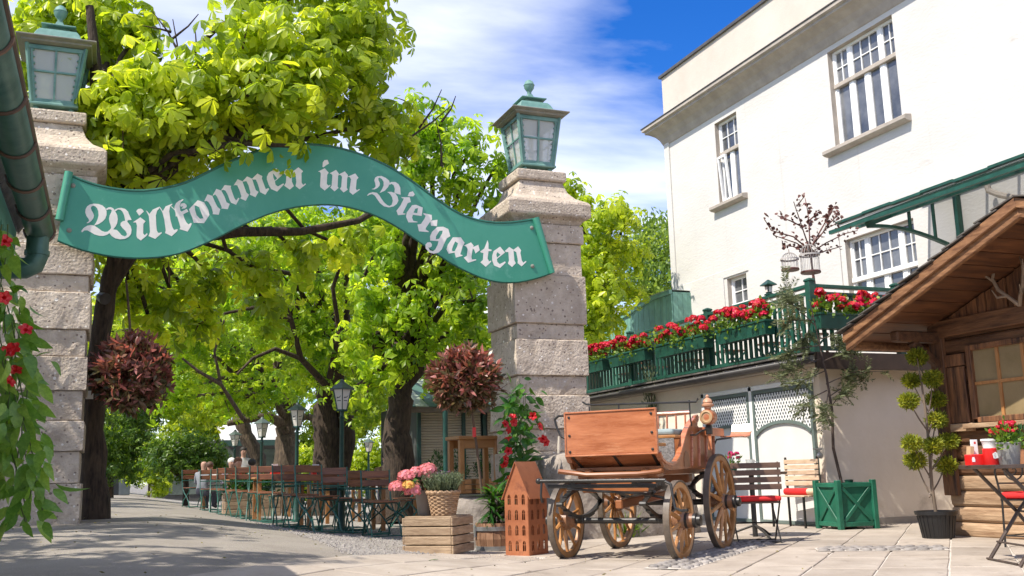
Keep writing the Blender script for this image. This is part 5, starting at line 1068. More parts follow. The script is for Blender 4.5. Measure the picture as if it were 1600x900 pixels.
m = MB(); m.tube([(-.5, 0, .355), (.5, 0, .355)], .028, 10); m.build('front_axle', IRON, car, True)
m = MB(); m.tube([(-.5, 1.27, .475), (.5, 1.27, .475)], .03, 10); m.build('rear_axle', IRON, car, True)
m = MB(); m.bar((0, -.05, .50), (0, 1.3, .56), .07, .08); m.build('perch', CARR2, car, bevel=.01)
for x in (-.40, .40):                                         # full elliptic springs on the front axle, rear ones shorter
    for (yc, zc, Ls, hs_) in ((.0, .52, .46, .12), (1.27, .63, .42, .09)):
        m = MB()
        for sg in (1, -1):
            for lv in range(3):
                f_ = 1 - lv * .22; P_ = [(x, yc + Ls * f_ * t_, zc + sg * (hs_ * (1 - t_ * t_ * f_ * f_) + lv * .013 * (1 if sg > 0 else 1))) for t_ in np.linspace(-1, 1, 13)]
                for p, q in zip(P_, P_[1:]): m.bar(p, q, .045, .012)
        for e in (-1, 1): m.tube([(x - .03, yc + e * Ls, zc), (x + .03, yc + e * Ls, zc)], .022, 8)
        m.build('leaf_spring', IRON, car)
        m = MB(); m.box((x, yc, zc - hs_ - .03), (.06, .09, .06)); m.box((x, yc, zc + hs_ + .035), (.06, .09, .05)); m.build('spring_clip', IRON, car, bevel=.006)
m = MB(); m.tube([(-.62, -.42, .73), (.60, -.42, .715)], .017, 10); m.ball((-.63, -.42, .73), .028); m.tube([(-.60, -.42, .72), (-.60, -.44, .60), (-.60, -.42, .54)], .011, 7); m.tube([(.58, -.42, .715), (.65, -.43, .68), (.67, -.44, .56), (.69, -.46, .48), (.76, -.5, .46), (.82, -.52, .465)], .013, 8)
m.build('splinter_bar', IRON, car, True)
m = MB(); m.bar((-.55, -.38, .68), (.5, -.36, .67), .05, .035); m.bar((-.3, -.40, .70), (-.3, .2, .70), .05, .03); m.bar((.3, -.40, .70), (.3, .2, .70), .05, .03); m.build('fore_carriage_frame', IRON, car, bevel=.005)
m = MB(); m.lathe([(.30, .70), (.32, .70), (.32, .73), (.30, .73)], 28, (0, 0.02, 0), caps=False); m.build('turntable_ring', IRON, car, True)
m = MB(); m.box((0, .02, .66), (.75, .10, .10)); m.box((0, .02, .765), (.80, .16, .055)); m.build('bolster', CARR2, car, bevel=.012)
m = MB(); m.tube([(-.35, -.40, .66), (-.1, -.3, .63), (.25, -.10, .60), (.42, .05, .55)], .012, 7); m.tube([(.45, -.30, .62), (.30, -.2, .52), (.35, .0, .40), (.45, .06, .38)], .016, 7); m.build('stay_rods', IRON, car, True)
for x in (-.28, .28):
    m = MB(); m.bar((x, -.10, .79), (x, 1.6, .79), .06, .07); m.build('body_sill', CARR2, car, bevel=.01)
m = MB(); m.tube([(-.52, -.22, .815), (-.42, -.19, .80), (-.25, -.17, .775), (.25, -.17, .775), (.45, -.19, .79), (.5, -.2, .80)], .022, 8); m.build('foot_bar', CARR2, car, True)
# body
YP = -.17
m = MB(); m.box((0, YP, 1.152), (.90, .026, .385)); fp = m.build('front_panel', CARR, car, bevel=.005)
m = MB()
for x in (-.452, .452): m.box((x, YP - .004, 1.152), (.018, .036, .39))
m.box((0, YP - .004, 1.352), (.92, .04, .016)); m.box((0, YP - .004, .952), (.92, .04, .016)); m.build('panel_edging', CARR, fp, bevel=.004)
for x in (-.41, .41):
    for z in (.99, 1.14, 1.31):
        m = MB(); m.lathe([(.013, 0), (.013, .006), (.007, .011)], 8, (x, YP - .013, z), (0, -1, 0)); m.build('bolt', IRON, fp, True)
m = MB(); m.add([(-.44, YP, .95), (.44, YP, .95), (.40, .10, .815), (-.40, .10, .815), (-.44, YP + .03, .95), (.44, YP + .03, .95), (.40, .12, .83), (-.40, .12, .83)], [(3, 2, 1, 0), (4, 5, 6, 7), (0, 1, 5, 4), (1, 2, 6, 5), (2, 3, 7, 6), (3, 0, 4, 7)]); m.build('lower_front_panel', CARR, car)
m = MB()
for x in (-.40, .02, .40): m.bar((x, YP - .004, .955), (x * .95, .09, .81), .026, .012, (0, -.4, -.9))
m.build('iron_strap', IRON, car)
m = MB(); m.box((0, .72, .825), (.86, 1.5, .03)); m.build('floor_board', CARR2, car)
for s_ in (-1, 1):                                             # body sides with the swept entry cut
    x = s_ * .45
    edge = [(-.155, .96), (-.10, .90), (.0, .865), (.14, .85), (.26, .87), (.36, .92), (.45, 1.0), (.54, 1.10), (.64, 1.18), (.76, 1.25), (.88, 1.295)]
    m = MB(); top = [(.95, 1.31), (1.0, 1.30), (.98, 1.23), (1.06, 1.20), (1.55, 1.19), (1.52, 1.0), (1.46, .83), (.10, .80), (-.06, .83)]
    m.prism([edge + top], (x - .012, 0, 0), (0, 1, 0), (0, 0, 1), (1, 0, 0), .024); sdp = m.build('side_panel', CARR2, car)
    m = MB()
    for p, q in zip(edge, edge[1:]): m.bar((x, *p), (x, *q), .05, .022, (0, -.5, .8))
    m.build('entry_moulding', CARR, sdp)
    for y in (.72, .95, 1.18, 1.42): m = MB(); m.bar((x + s_ * .018, y, .83), (x + s_ * .018, y + .05, 1.17), .03, .02, (1, 0, 0)); m.build('side_rib', CARR, sdp, bevel=.004)
    m = MB(); m.prism([[(.50, .83)] + [(.58 + .08 * math.cos(a), .90 + .075 * math.sin(a)) for a in np.linspace(math.pi, 0, 8)] + [(.66, .83)]], (x + s_ * .013, 0, 0), (0, 1, 0), (0, 0, 1), (s_, 0, 0), .004); m.build('arch_hole_inset', HUB, sdp)  # darker inset stands for the shade inside a small arched hole
    m = MB(); m.add([], []); m.prism([[(.86, 1.285), (.92, 1.33), (.99, 1.345), (1.03, 1.32), (1.0, 1.27), (.9, 1.25)]], (x - .02, 0, 0), (0, 1, 0), (0, 0, 1), (1, 0, 0), .04); m.build('arm_scroll', CARR, sdp, bevel=.006)
    m = MB(); m.box((x + s_ * .03, 1.30, 1.20), (.12, .62, .03)); m.box((x + s_ * .085, 1.30, 1.165), (.015, .62, .07)); m.build('side_ledge', CARR, sdp, bevel=.006)
    m = MB(); P_ = [(x + s_ * .16, 1.55 + .05, 1.13), (x + s_ * .16, 1.80, 1.125), (x + s_ * .16, 1.95, 1.14), (x + s_ * .16, 2.03, 1.19), (x + s_ * .16, 2.07, 1.27)]
    for p, q in zip(P_, P_[1:]): m.bar(p, q, .22, .014)
    m.build('rear_mudguard', CARR, car, bevel=.004)
    m = MB(); m.tube([(x + s_ * .16, 1.62, 1.12), (x + s_ * .04, 1.50, 1.10), (x, 1.45, 1.0)], .010, 6); m.build('mudguard_stay', IRON, car, True)
m = MB(); m.box((0, .40, .965), (.82, .02, .27)); m.build('seat_riser', FELT, car)
m = MB(); m.box((0, .62, 1.115), (.86, .46, .03)); m.build('seat_board', TABLEW, car, bevel=.006)
m = MB(); m.box((0, .62, 1.16), (.80, .40, .065)); m.build('seat_cushion', CUSH, car, bevel=.028, seg=3)
m = MB(); m.box((0, .0, 1.035), (.84, .30, .03)); m.build('driver_seat_board', TABLEW, car, bevel=.006)
m = MB(); m.tube([(-.43, .86, 1.36), (.43, .86, 1.36)], .020, 8); m.bar((-.45, -.15, 1.352), (-.45, .86, 1.36), .03, .03); m.build('back_rail', CARR, car, True)
for k in range(9): m = MB(); x = -.38 + k * .095; m.tube([(x, .84, 1.16), (x, .86, 1.35)], .011, 6); m.build('spindle', CARR, car, True)
for k in range(8): m = MB(); y = .0 + k * .11; m.tube([(-.45, y, 1.10), (-.45, y + .02, 1.35)], .011, 6); m.build('spindle', CARR, car, True)
m = MB(); m.tube([(-.57, .5, 1.50), (-.53, .5, 1.475), (-.45, .5, 1.465), (.62, .5, 1.435), (.64, .5, 1.47)], .010, 7)
for x in (-.50, -.18, .55): m.tube([(x, .5, 1.12 if abs(x) < .4 else 1.3), (x, .5, 1.455)], .008, 6)
m.tube([(.55, .5, 1.30), (.52, .62, 1.22)], .008, 6); m.build('hand_rail', IRON, car, True)
m = MB(); m.box((0, 1.52, 1.0), (.86, .025, .40)); m.build('rear_panel', CARR2, car, bevel=.005)
m = MB(); m.tube([(-.56, -.18, 1.30), (-.54, -.18, 1.22), (-.50, -.18, 1.14), (-.46, -.18, 1.12)], .011, 7); m.tube([(-.56, -.18, 1.30), (-.52, -.18, 1.33), (-.46, -.18, 1.33)], .011, 7); m.build('grab_handle', IRON, car, True)
m = MB(); m.tube([(-.51, -.2, 1.14), (-.515, -.2, 1.05), (-.52, -.205, .98)], [.012, .016, .010], 6); m.build('rope_end', mat('pale rope', (.5, .45, .36), .9), car, True)
# lamp at the rear corner
lm = MB(); lx, ly = .58, .98; LC = V((lx, ly, 1.31))
lm.lathe([(.0, -.06), (.058, -.06), (.075, -.045), (.080, .0), (.075, .05), (.02, .055)], 20, LC, V((-.1, -1, 0))); lo_ = lm.build('carriage_lamp', CARR, car, True, ang=35)
m = MB(); m.lathe([(.060, .051), (.066, .06), (.05, .064), (.044, .054)], 20, LC, V((-.1, -1, 0)), caps=False); m.lathe([(.046, .054), (.02, .052), (0, .051)], 20, LC, V((-.1, -1, 0))); m.build('lamp_face', mat('pale lamp reflector', (.38, .25, .13), .4, var=.2), lo_, True)
m = MB(); m.lathe([(.02, .07), (.035, .085), (.035, .10), (.06, .11), (.062, .125), (.045, .135), (.05, .15), (.035, .18), (.015, .19), (.018, .21), (.004, .225)], 16, LC); m.build('lamp_chimney', mat('pale turned copper', (.42, .22, .13), .45, var=.2), lo_, True)
m = MB(); m.box(LC + V((0, 0, -.125)), (.055, .055, .09)); m.build('lamp_clamp', IRON, lo_, bevel=.006)
m = MB(); m.bar(LC + V((0, 0, -.07)), LC + V((0, 0, -.32)), .035, .022, (0, 1, 0)); m.build('lamp_bracket', CARR, lo_)
m = MB(); m.tube([LC + V((-.03, 0, -.12)), LC + V((-.05, -.12, -.14)), LC + V((-.06, -.25, -.18)), LC + V((-.09, -.32, -.18))], .009, 6); m.build('lamp_stay', IRON, lo_, True)
m = MB(); m.box((0, 1.30, .72), (.5, .12, .10)); m.build('rear_bolster', CARR2, car, bevel=.01)
# ================================================================== GROUP AT THE FOOT OF THE PILLAR
# copper house lantern
hx = gnd(826, 867); HW = .27; hx = gnd(828, 871); hl = thing('house_lantern', 'rust-red sheet copper house with cut-out arched windows, beside the carriage wheel', 'lantern', (hx.x + .06, hx.y + .21, 0), R(-55))
def cut_wall(w_, z0, z1, cols, gable, o, u, m_):
    loops = [[(-w_ / 2, z0), (w_ / 2, z0), (w_ / 2, z1)] + ([(0, gable)] if gable else []) + [(-w_ / 2, z1)]]
    for r_ in range(4):
        for c_ in range(cols):
            x = (c_ + .5) / cols * w_ * .92 - w_ * .46; z = .05 + r_ * .148; ww = w_ * .13 if cols == 3 else w_ * .15
            loops.append([(x - ww / 2, z)] + [(x - ww / 2, z + .07)] + [(x - ww / 2 * math.cos(a), z + .07 + .03 * math.sin(a)) for a in np.linspace(.4, math.pi - .4, 4)] + [(x + ww / 2, z + .07), (x + ww / 2, z)])
    m = MB(); m.prism(loops, o, u, (0, 0, 1), V(u).cross(V((0, 0, 1))) * 1, .004)
    ob = m.build('wall', RUST, hl); b_ = MB()
    for r_ in range(4):
        for c_ in range(cols):
            x = (c_ + .5) / cols * w_ * .92 - w_ * .46; z = .05 + r_ * .148; uu = V(u)
            b_.bar(V(o) + uu * x + V((0, 0, z)), V(o) + uu * x + V((0, 0, z + .1)), .004, .004); b_.bar(V(o) + uu * (x - w_ * .07) + V((0, 0, z + .06)), V(o) + uu * (x + w_ * .07) + V((0, 0, z + .06)), .004, .004)
    b_.build('window_bars', RUST, ob)
wx_, wy_ = .27, .35; ez = .60; az = .90
cut_wall(wx_, 0, ez, 3, az, (0, -wy_ / 2, .01), (1, 0, 0), RUST)
cut_wall(wy_, 0, ez, 3, 0, (wx_ / 2, 0, .01), (0, 1, 0), RUST)
cut_wall(wy_, 0, ez, 3, 0, (-wx_ / 2, 0, .01), (0, -1, 0), RUST)
cut_wall(wx_, 0, ez, 3, az, (0, wy_ / 2, .01), (-1, 0, 0), RUST)
for s_ in (-1, 1):
    m = MB(); a = V((0, 0, az + .02)); e = V((s_ * (wx_ / 2 + .03), 0, ez - .045)); yy = wy_ / 2 + .02; m.add([a + V((0, -yy, 0)), a + V((0, yy, 0)), e + V((0, yy, 0)), e + V((0, -yy, 0))], [(0, 1, 2, 3)]); o = m.build('roof_sheet', RUST, hl); q = o.modifiers.new('t', 'SOLIDIFY'); q.thickness = .006
m = MB(); m.box((0, 0, .012), (wx_ + .02, wy_ + .02, .016)); m.build('base', RUST, hl)
# crate of boards
cC = gnd(700, 868); cr_t = thing('wooden_crate', 'corner crate of weathered boards carrying the bucket and basket', 'crate', (cC.x + .02, cC.y + .36, cC.z), R(-42))
cw, cdp = .50, .50
for k in range(4):
    z = .048 + k * .088
    for (c, s_) in (((0, -cdp / 2, z), (cw, .022, .078)), ((0, cdp / 2, z), (cw, .022, .078)), ((cw / 2 + .012, 0, z), (.022, cdp + .02, .078)), ((-cw / 2 - .012, 0, z), (.022, cdp + .02, .078))):
        m = MB(); m.box(V(c) + V((rg.uniform(-.004, .004), 0, 0)), s_); m.build('board', CRATE, cr_t, bevel=.005)
for (x, y) in ((-1, -1), (1, -1), (1, 1), (-1, 1)): m = MB(); m.box((x * (cw / 2 - .03), y * (cdp / 2 - .03), .175), (.035, .035, .34)); m.build('corner_post', CRATE, cr_t)
for k in range(5): m = MB(); m.box((0, -cdp / 2 + .05 + k * .10, .356), (cw, .094, .018)); m.build('top_board', CRATE, cr_t, bevel=.004)
ct = Matrix.Translation(cr_t.location) @ Matrix.Rotation(R(-42), 4, 'Z'); CT = lambda x, y, z=.366: tuple(ct @ V((x, y, z)))
# zinc bucket with hydrangea
p = CT(-.15, .04); bk = thing('flower_bucket', 'tapered grey-brown pot on the crate planted with pink hydrangeas', 'flower pot', p)
m = MB(); m.lathe([(.0, 0), (.078, 0), (.082, .005), (.112, .23), (.118, .235), (.118, .245), (.106, .245), (.10, .22), (0, .22)], 24, caps=False); m.build('pot', GREYPOT, bk, True)
m = MB(); m.lathe([(0, .222), (.10, .222)], 20, caps=False); m.build('soil', SOIL, bk)
rngh = np.random.default_rng(71)
def head_mesh(name, r, n, m_, rng, pet=.018, flat=.8):
    d = unit(rng.normal(size=(n, 3))); d[:, 2] = np.where(d[:, 2] < -.35, -d[:, 2], d[:, 2]); P = d * r * np.array([1, 1, flat]) * rng.uniform(.82, 1.0, (n, 1))
    u, v_, n_ = frames(d + rng.normal(0, .3, d.shape), rng); q = np.stack([P + (u + v_ * .15) * pet, P + (v_ - u * .15) * pet, P - (u + v_ * .15) * pet, P - (v_ - u * .15) * pet], 1) + (n_ * 0)[:, None]
    v = q.reshape(-1, 3); f = np.arange(n * 4).reshape(-1, 4); me = np_mesh(name, v, f, np.repeat(rng.random(n), 4)); me.materials.append(m_); return me
PINKM = [head_mesh('flower_head', .085, 190, PINKF, rngh, .020) for _ in range(3)]
YELM = head_mesh('flower_head', .06, 150, mat('apricot petal', (.75, .45, .12), .6, trans=.3, attr=.15), rngh, .018)
for i, (x, y, s_) in enumerate(((620, 762, 1.0), (634, 745, 1.0), (652, 740, 1.0), (668, 736, 1.15), (645, 768, 1.0), (672, 748, .8))):
    q = pt(x, y, Y=bk.location.y - .08 - .02 * i); o = bpy.data.objects.new('flower_head', PINKM[i % 3]); COL.objects.link(o); o.parent = bk; o.location = q - bk.location; o.scale = (s_,) * 3
q = pt(638, 759, Y=bk.location.y - .2); o = bpy.data.objects.new('flower_head', YELM); COL.objects.link(o); o.parent = bk; o.location = q - bk.location
lm_ = [leaf_mesh('leaf', .17, .11, .2, .35, VINE, 700 + i) for i in range(4)]
for i in range(30):
    a = rngh.uniform(0, 6.28); o = bpy.data.objects.new('leaf', lm_[i % 4]); COL.objects.link(o); o.parent = bk; o.location = (math.cos(a) * .06 - .04, math.sin(a) * .06, rngh.uniform(.27, .40)); o.rotation_euler = (rngh.uniform(-.2, .6), rngh.uniform(-.3, .3), a - math.pi / 2)
m = MB()
for i in range(7): a = i * .9; m.tube([(math.cos(a) * .03, math.sin(a) * .03, .25), (math.cos(a) * .08 - .03, math.sin(a) * .08 - .04, .42)], .006, 5)
m.build('stems', TWIG, bk)
# wicker basket with heather
p = CT(.10, -.09); bs = thing('wicker_basket', 'woven wicker basket on the crate filled with grey-green heather', 'basket', p); bs.scale = (.86, .86, .86)
for k in range(12):
    z = .012 + k * .021; r = .13 + .045 * k / 11; m = MB(); n = 44; ring = [V((math.cos(2 * math.pi * i / n) * (r + .006 * (1 if (i // 2 + k) % 2 else -1)), math.sin(2 * math.pi * i / n) * (r + .006 * (1 if (i // 2 + k) % 2 else -1)), z)) for i in range(n + 1)]; m.tube(ring, .0115, 6, False); m.build('weave_band', WICKER, bs, True)
m = MB(); n = 60; ring = [V((math.cos(2 * math.pi * i / n) * .185, math.sin(2 * math.pi * i / n) * .185, .262 + .008 * math.sin(i * 1.9))) for i in range(n + 1)]; m.tube(ring, .020, 7, False); m.build('rim', WICKER, bs, True)
m = MB(); m.lathe([(.0, .005), (.125, .005), (.165, .24), (0, .24)], 20, caps=False); m.build('liner', SOIL, bs)
P = rngh.uniform(-1, 1, (620, 3)); P = P[(P[:, 0] ** 2 + P[:, 1] ** 2) < 1]; B0 = np.c_[P[:, 0] * .14, P[:, 1] * .14, np.full(len(P), .24)]; D = np.c_[P[:, 0] * .55, P[:, 1] * .55, np.full(len(P), 1.)] + rngh.normal(0, .12, (len(P), 3))
v, f, r = blade_arrays(B0, D, rngh.uniform(.15, .27, len(P)), .016, rngh, .1, 3); o = mkobj('foliage', np_mesh('foliage', v, f, r), PALEAF, bs); o['kind'] = 'stuff'
tips = B0 + unit(D) * rngh.uniform(.08, .24, (len(P), 1)); T2 = np.repeat(tips, 5, 0) + rngh.normal(0, .012, (len(P) * 5, 3)); v, f, r = blade_arrays(T2, rngh.normal(0, 1, T2.shape) + np.array([0, 0, .8]), .035, .008, rngh); o = mkobj('tips', np_mesh('tips', v, f, r), PALEAF, bs); o['kind'] = 'stuff'
PUR = mat('purple heather bloom', (.16, .07, .16), .7, trans=.2)
T3 = np.c_[rngh.normal(.05, .07, 160), rngh.normal(.08, .05, 160), rngh.uniform(.36, .50, 160)]; v, f, r = blade_arrays(T3, rngh.normal(0, 1, T3.shape), .025, .012, rngh); o = mkobj('blooms', np_mesh('blooms', v, f, r), PUR, bs); o['kind'] = 'stuff'
# stone trough with the standard photinia
tl = V((3.98, 11.05, 0.0)); tr_ = thing('stone_trough', 'rough grey stone planter with photinia stem behind the basket', 'planter', tl)
m = MB(); n = 26; rr = random.Random(4); rows_ = [(.0, .36), (.10, .375), (.25, .37), (.40, .38), (.52, .385), (.56, .37), (.56, .30), (.48, .28)]
m.add([V((math.cos(2 * math.pi * k / n) * r * rr.uniform(.96, 1.04), math.sin(2 * math.pi * k / n) * r * rr.uniform(.96, 1.04), z + (rr.uniform(-.012, .012) if 0 < z < .5 else 0))) for (z, r) in rows_ for k in range(n)], [(j * n + k, j * n + (k + 1) % n, (j + 1) * n + (k + 1) % n, (j + 1) * n + k) for j in range(len(rows_) - 1) for k in range(n)]); m.build('bowl', ROUGHSTONE, tr_, True, ang=50)
m = MB(); m.lathe([(0, .50), (.30, .50)], 20, caps=False); m.build('soil', SOIL, tr_)
m = MB(); m.lathe([(.365, .555), (.39, .565), (.39, .585), (.36, .59)], 26, caps=False); m.build('rim', IRON, tr_, True)
def photinia(label, base, c, r, stem, seed, low=True, group='photinia balls'):
    rng = np.random.default_rng(seed); t = thing('photinia_ball', label, 'plant', base, 0, group); B = np.array(base)
    m = MB(base); limb(m, [V(p) for p in stem], .017, .013, 7)
    for k in range(14):
        d = unit(rng.normal(size=3)); m.tube([V(c) + V((0, 0, -r[2] * .4)), V(c) + V(tuple(d * np.array(r) * .85))], [.010, .004], 5)
    m.build('stem', TWIG, t)
    d = unit(rng.normal(size=(900, 3))); bump_ = 1 + .10 * np.sin(d[:, 0] * 5 + seed) * np.cos(d[:, 2] * 6 + seed) ; E = np.array(c) + d * np.array(r) * ((rng.random(900) ** (1 / 2.4)) * rng.uniform(.80, 1.12, 900) * bump_)[:, None]
    P = np.repeat(E, 6, 0); a = rng.normal(0, 1, P.shape); D = np.repeat(d, 6, 0) * .55 + unit(a) * .9 + np.array([0, 0, .35])
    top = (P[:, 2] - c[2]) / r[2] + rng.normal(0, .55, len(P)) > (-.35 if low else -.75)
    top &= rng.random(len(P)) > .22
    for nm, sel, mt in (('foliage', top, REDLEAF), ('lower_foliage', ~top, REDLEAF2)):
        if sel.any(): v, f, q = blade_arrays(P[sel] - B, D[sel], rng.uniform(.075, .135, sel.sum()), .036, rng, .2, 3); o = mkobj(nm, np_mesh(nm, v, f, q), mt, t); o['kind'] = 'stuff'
    return t
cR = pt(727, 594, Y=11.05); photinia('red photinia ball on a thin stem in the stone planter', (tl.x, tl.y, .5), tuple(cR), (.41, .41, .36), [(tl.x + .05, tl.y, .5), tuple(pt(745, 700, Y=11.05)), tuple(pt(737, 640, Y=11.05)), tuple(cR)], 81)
m = MB((tl.x, tl.y, .5)); q = pt(741, 676, Y=11.0); m.tube([q + V((0, 0, .06)), q + V((0, 0, -.05))], .022, 7); o = m.build('red_tag', REDP); o.parent = [x for x in bpy.data.objects if x.name == 'photinia_ball'][0]
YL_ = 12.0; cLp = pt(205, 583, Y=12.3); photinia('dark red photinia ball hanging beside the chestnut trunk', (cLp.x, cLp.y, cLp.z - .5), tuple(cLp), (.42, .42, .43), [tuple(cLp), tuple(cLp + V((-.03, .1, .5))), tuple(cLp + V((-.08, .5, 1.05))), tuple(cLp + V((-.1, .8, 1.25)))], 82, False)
# barrel with a leafy lily
pb = gnd(770, 864); br = thing('barrel_planter', 'half wooden barrel with steel hoops holding a strap-leaved plant', 'planter', (3.84, 10.12, 0))
n = 18
for k in range(n):
    a0, a1 = 2 * math.pi * k / n + .01, 2 * math.pi * (k + 1) / n - .01; m = MB(); vs = []
    for (z, r) in ((0, .205), (.14, .232), (.30, .225)):
        for (a, q) in ((a0, 0), (a1, 0), (a1, -.022), (a0, -.022)): vs.append((math.cos(a) * (r + q), math.sin(a) * (r + q), z))
    m.add(vs, [(j * 4 + i, j * 4 + (i + 1) % 4, j * 4 + 4 + (i + 1) % 4, j * 4 + 4 + i) for j in range(2) for i in range(4)] + [(3, 2, 1, 0), (8, 9, 10, 11)]); m.build('stave', mat('barrel stave', (.19, .095, .05), .6, scale=5, col2=(.33, .185, .105), stretch=(4, 4, .8), orand=.15), br)
for (z, r) in ((.045, .219), (.245, .235)): m = MB(); m.lathe([(r, z - .022), (r + .006, z - .02), (r + .006, z + .02), (r, z + .022)], 28, caps=False); m.build('hoop', BANDS, br, True)
m = MB(); m.lathe([(0, .27), (.21, .27)], 20, caps=False); m.build('soil', SOIL, br)
m = MB(); m.bar((-.245, 0, .16), (-.245, 0, .28), .05, .012, (1, 0, 0)); m.build('handle', BANDS, br)
rngb = np.random.default_rng(91); sl = [leaf_mesh('leaf', 1, w_, .35, b_, m_, 720 + i) for i, (w_, b_, m_) in enumerate(((.16, .35, DKLEAF), (.14, .6, DKLEAF), (.18, .2, VINE), (.15, .8, DKLEAF)))]
for i in range(130):
    z = .27 + rngb.random() ** .8 * .36; a = rngb.uniform(0, 6.28); el = rngb.uniform(-.1, 1.0) if z > .35 else rngb.uniform(.2, .9)
    o = bpy.data.objects.new('leaf', sl[rngb.integers(4)] if z < .5 else sl[2 if rngb.random() < .6 else 0]); COL.objects.link(o); o.parent = br; s_ = rngb.uniform(.16, .28); o.scale = (s_, s_, s_)
    o.location = (math.cos(a) * .09 * rngb.random(), math.sin(a) * .09 * rngb.random(), z); o.rotation_euler = (el, 0, a)
m = MB()
for k in range(4): m.tube([(.03 * math.cos(k * 1.6), .03 * math.sin(k * 1.6), .27), (.05 * math.cos(k * 1.6), .05 * math.sin(k * 1.6), .62)], .008, 5)
m.build('stems', TWIG, br)
# wooden side table behind the trough
st_ = thing('wooden_stand', 'tall honey-coloured wooden stand behind the stone planter', 'table', (4.62, 13.0, .0), R(8))
m = MB(); m.box((0, 0, 1.30), (.66, .42, .05)); m.build('top', TABLEW, st_, bevel=.008)
m = MB(); m.box((0, -.17, 1.22), (.56, .02, .11)); m.box((0, .17, 1.22), (.56, .02, .11)); m.build('apron', TABLEW, st_)
for (x, y) in ((-1, -1), (1, -1), (1, 1), (-1, 1)): m = MB(); m.box((x * .27, y * .16, .64), (.07, .06, 1.27)); m.build('leg', TABLEW, st_, bevel=.006)
m = MB(); m.box((0, 0, .52), (.52, .34, .03)); m.build('shelf', TABLEW, st_)
# kiosk with roller shutters behind
YK = 19.0; kx0, kx1 = pt(655, 700, Y=YK).x, pt(800, 700, Y=YK).x
kk = thing('kiosk', 'closed garden kiosk with tan roller shutters and green striped roof', 'kiosk', (kx0, YK, 0)); ko = kk.location.copy()
m = MB(ko); m.b2((kx0, YK + .05, 0), (kx1 + 2, YK + 3, 2.25)); m.build('wall', mat('dark kiosk wall', (.05, .055, .05), .7), kk)
for (a, c) in ((kx0 + .05, kx0 + .90), (kx0 + .98, kx0 + 1.30), (kx0 + 1.45, kx1 + 1)):
    z = .75; sh0 = None
    while z < 2.1: m = MB(ko); m.prism([[(0, 0), (.018, .02), (.018, .045), (0, .058)]], (0, 0, 0), (0, 1, 0), (0, 0, 1), (1, 0, 0), 1); z += 10
    k0 = None
    for k in range(28):
        zz_ = .62 + k * .053
        m = MB(); m.prism([[(0, 0), (-.016, .012), (-.016, .036), (0, .05)]], (0, 0, 0), (0, 1, 0), (0, 0, 1), (1, 0, 0), c - a)
        if k0 is None: k0 = m.build('shutter_slat', SHUT, kk); k0.location = V((a, YK + .04, zz_)) - ko
        else: inst(k0, 'shutter_slat', kk, V((a, YK + .04, zz_)) - ko)
for x in (kx0, kx0 + .93, kx0 + 1.37): m = MB(ko); m.b2((x - .035, YK - .02, 0), (x + .035, YK + .05, 2.2)); m.build('post', DKMETAL, kk)
for k in range(16):
    x = kx0 - .55 + k * .27; m = MB(ko); m.add([(x, YK - .75, 2.12), (x + .26, YK - .75, 2.12), (x + .26, YK + 1.6, 2.95), (x, YK + 1.6, 2.95)], [(0, 1, 2, 3)]); o = m.build('roof_strip', mat('striped roof pale', (.25, .30, .22), .6) if k % 2 else mat('striped roof green', (.05, .12, .08), .6), kk); q = o.modifiers.new('t', 'SOLIDIFY'); q.thickness = .02
m = MB(ko); m.b2((kx0 - .5, YK - .72, 2.0), (kx1 + 2, YK - .66, 2.11)); m.build('eave_board', mat('brown eave', (.12, .09, .06), .7), kk)
pl_ = thing('lantern_post', 'slim dark green post in front of the kiosk shutters', 'post', (pt(697, 760, Y=16.2).x, 16.2, 0))
m = MB(); m.tube([(0, 0, 0), (0, 0, 2.5)], .045, 12); m.build('shaft', DKMETAL, pl_, True); m = MB(); m.lathe([(.10, 0), (.10, .5), (.08, .52), (.085, .60), (.05, .68), (.05, .7)], 14); m.build('base', DKMETAL, pl_, True)
# planter boxes on the counter
for i, (x, y) in enumerate(((683, 735), (715, 733), (757, 730))):
    c = pt(x, y, Y=17.0); t = thing('counter_planter', ['small box tree in a wooden trough left of the kiosk post', 'small box tree in a wooden trough right of the kiosk post', 'small box tree seen through the wooden stand'][i], 'planter', (c.x, 17.0, 0), 0, 'counter planters')
    for k in range(3): m = MB(); m.box((0, 0, .50 + k * .095), (.42, .26, .085)); m.build('board', TABLEW, t, bevel=.004)
    m = MB(); m.box((0, 0, .24), (.38, .24, .46)); m.build('base', DKMETAL, t)
    rng = np.random.default_rng(95 + i); P, Nn = blob_points([((0, 0, 1.0), (.13, .11, .22)), ((.10, 0, .88), (.1, .1, .13)), ((-.1, 0, .88), (.1, .1, .13))], 9000, rng, 6, .03); v, f, r = blade_arrays(P, Nn, .06, .02, rng); o = mkobj('foliage', np_mesh('foliage', v, f, r), DKLEAF, t); o['kind'] = 'stuff'

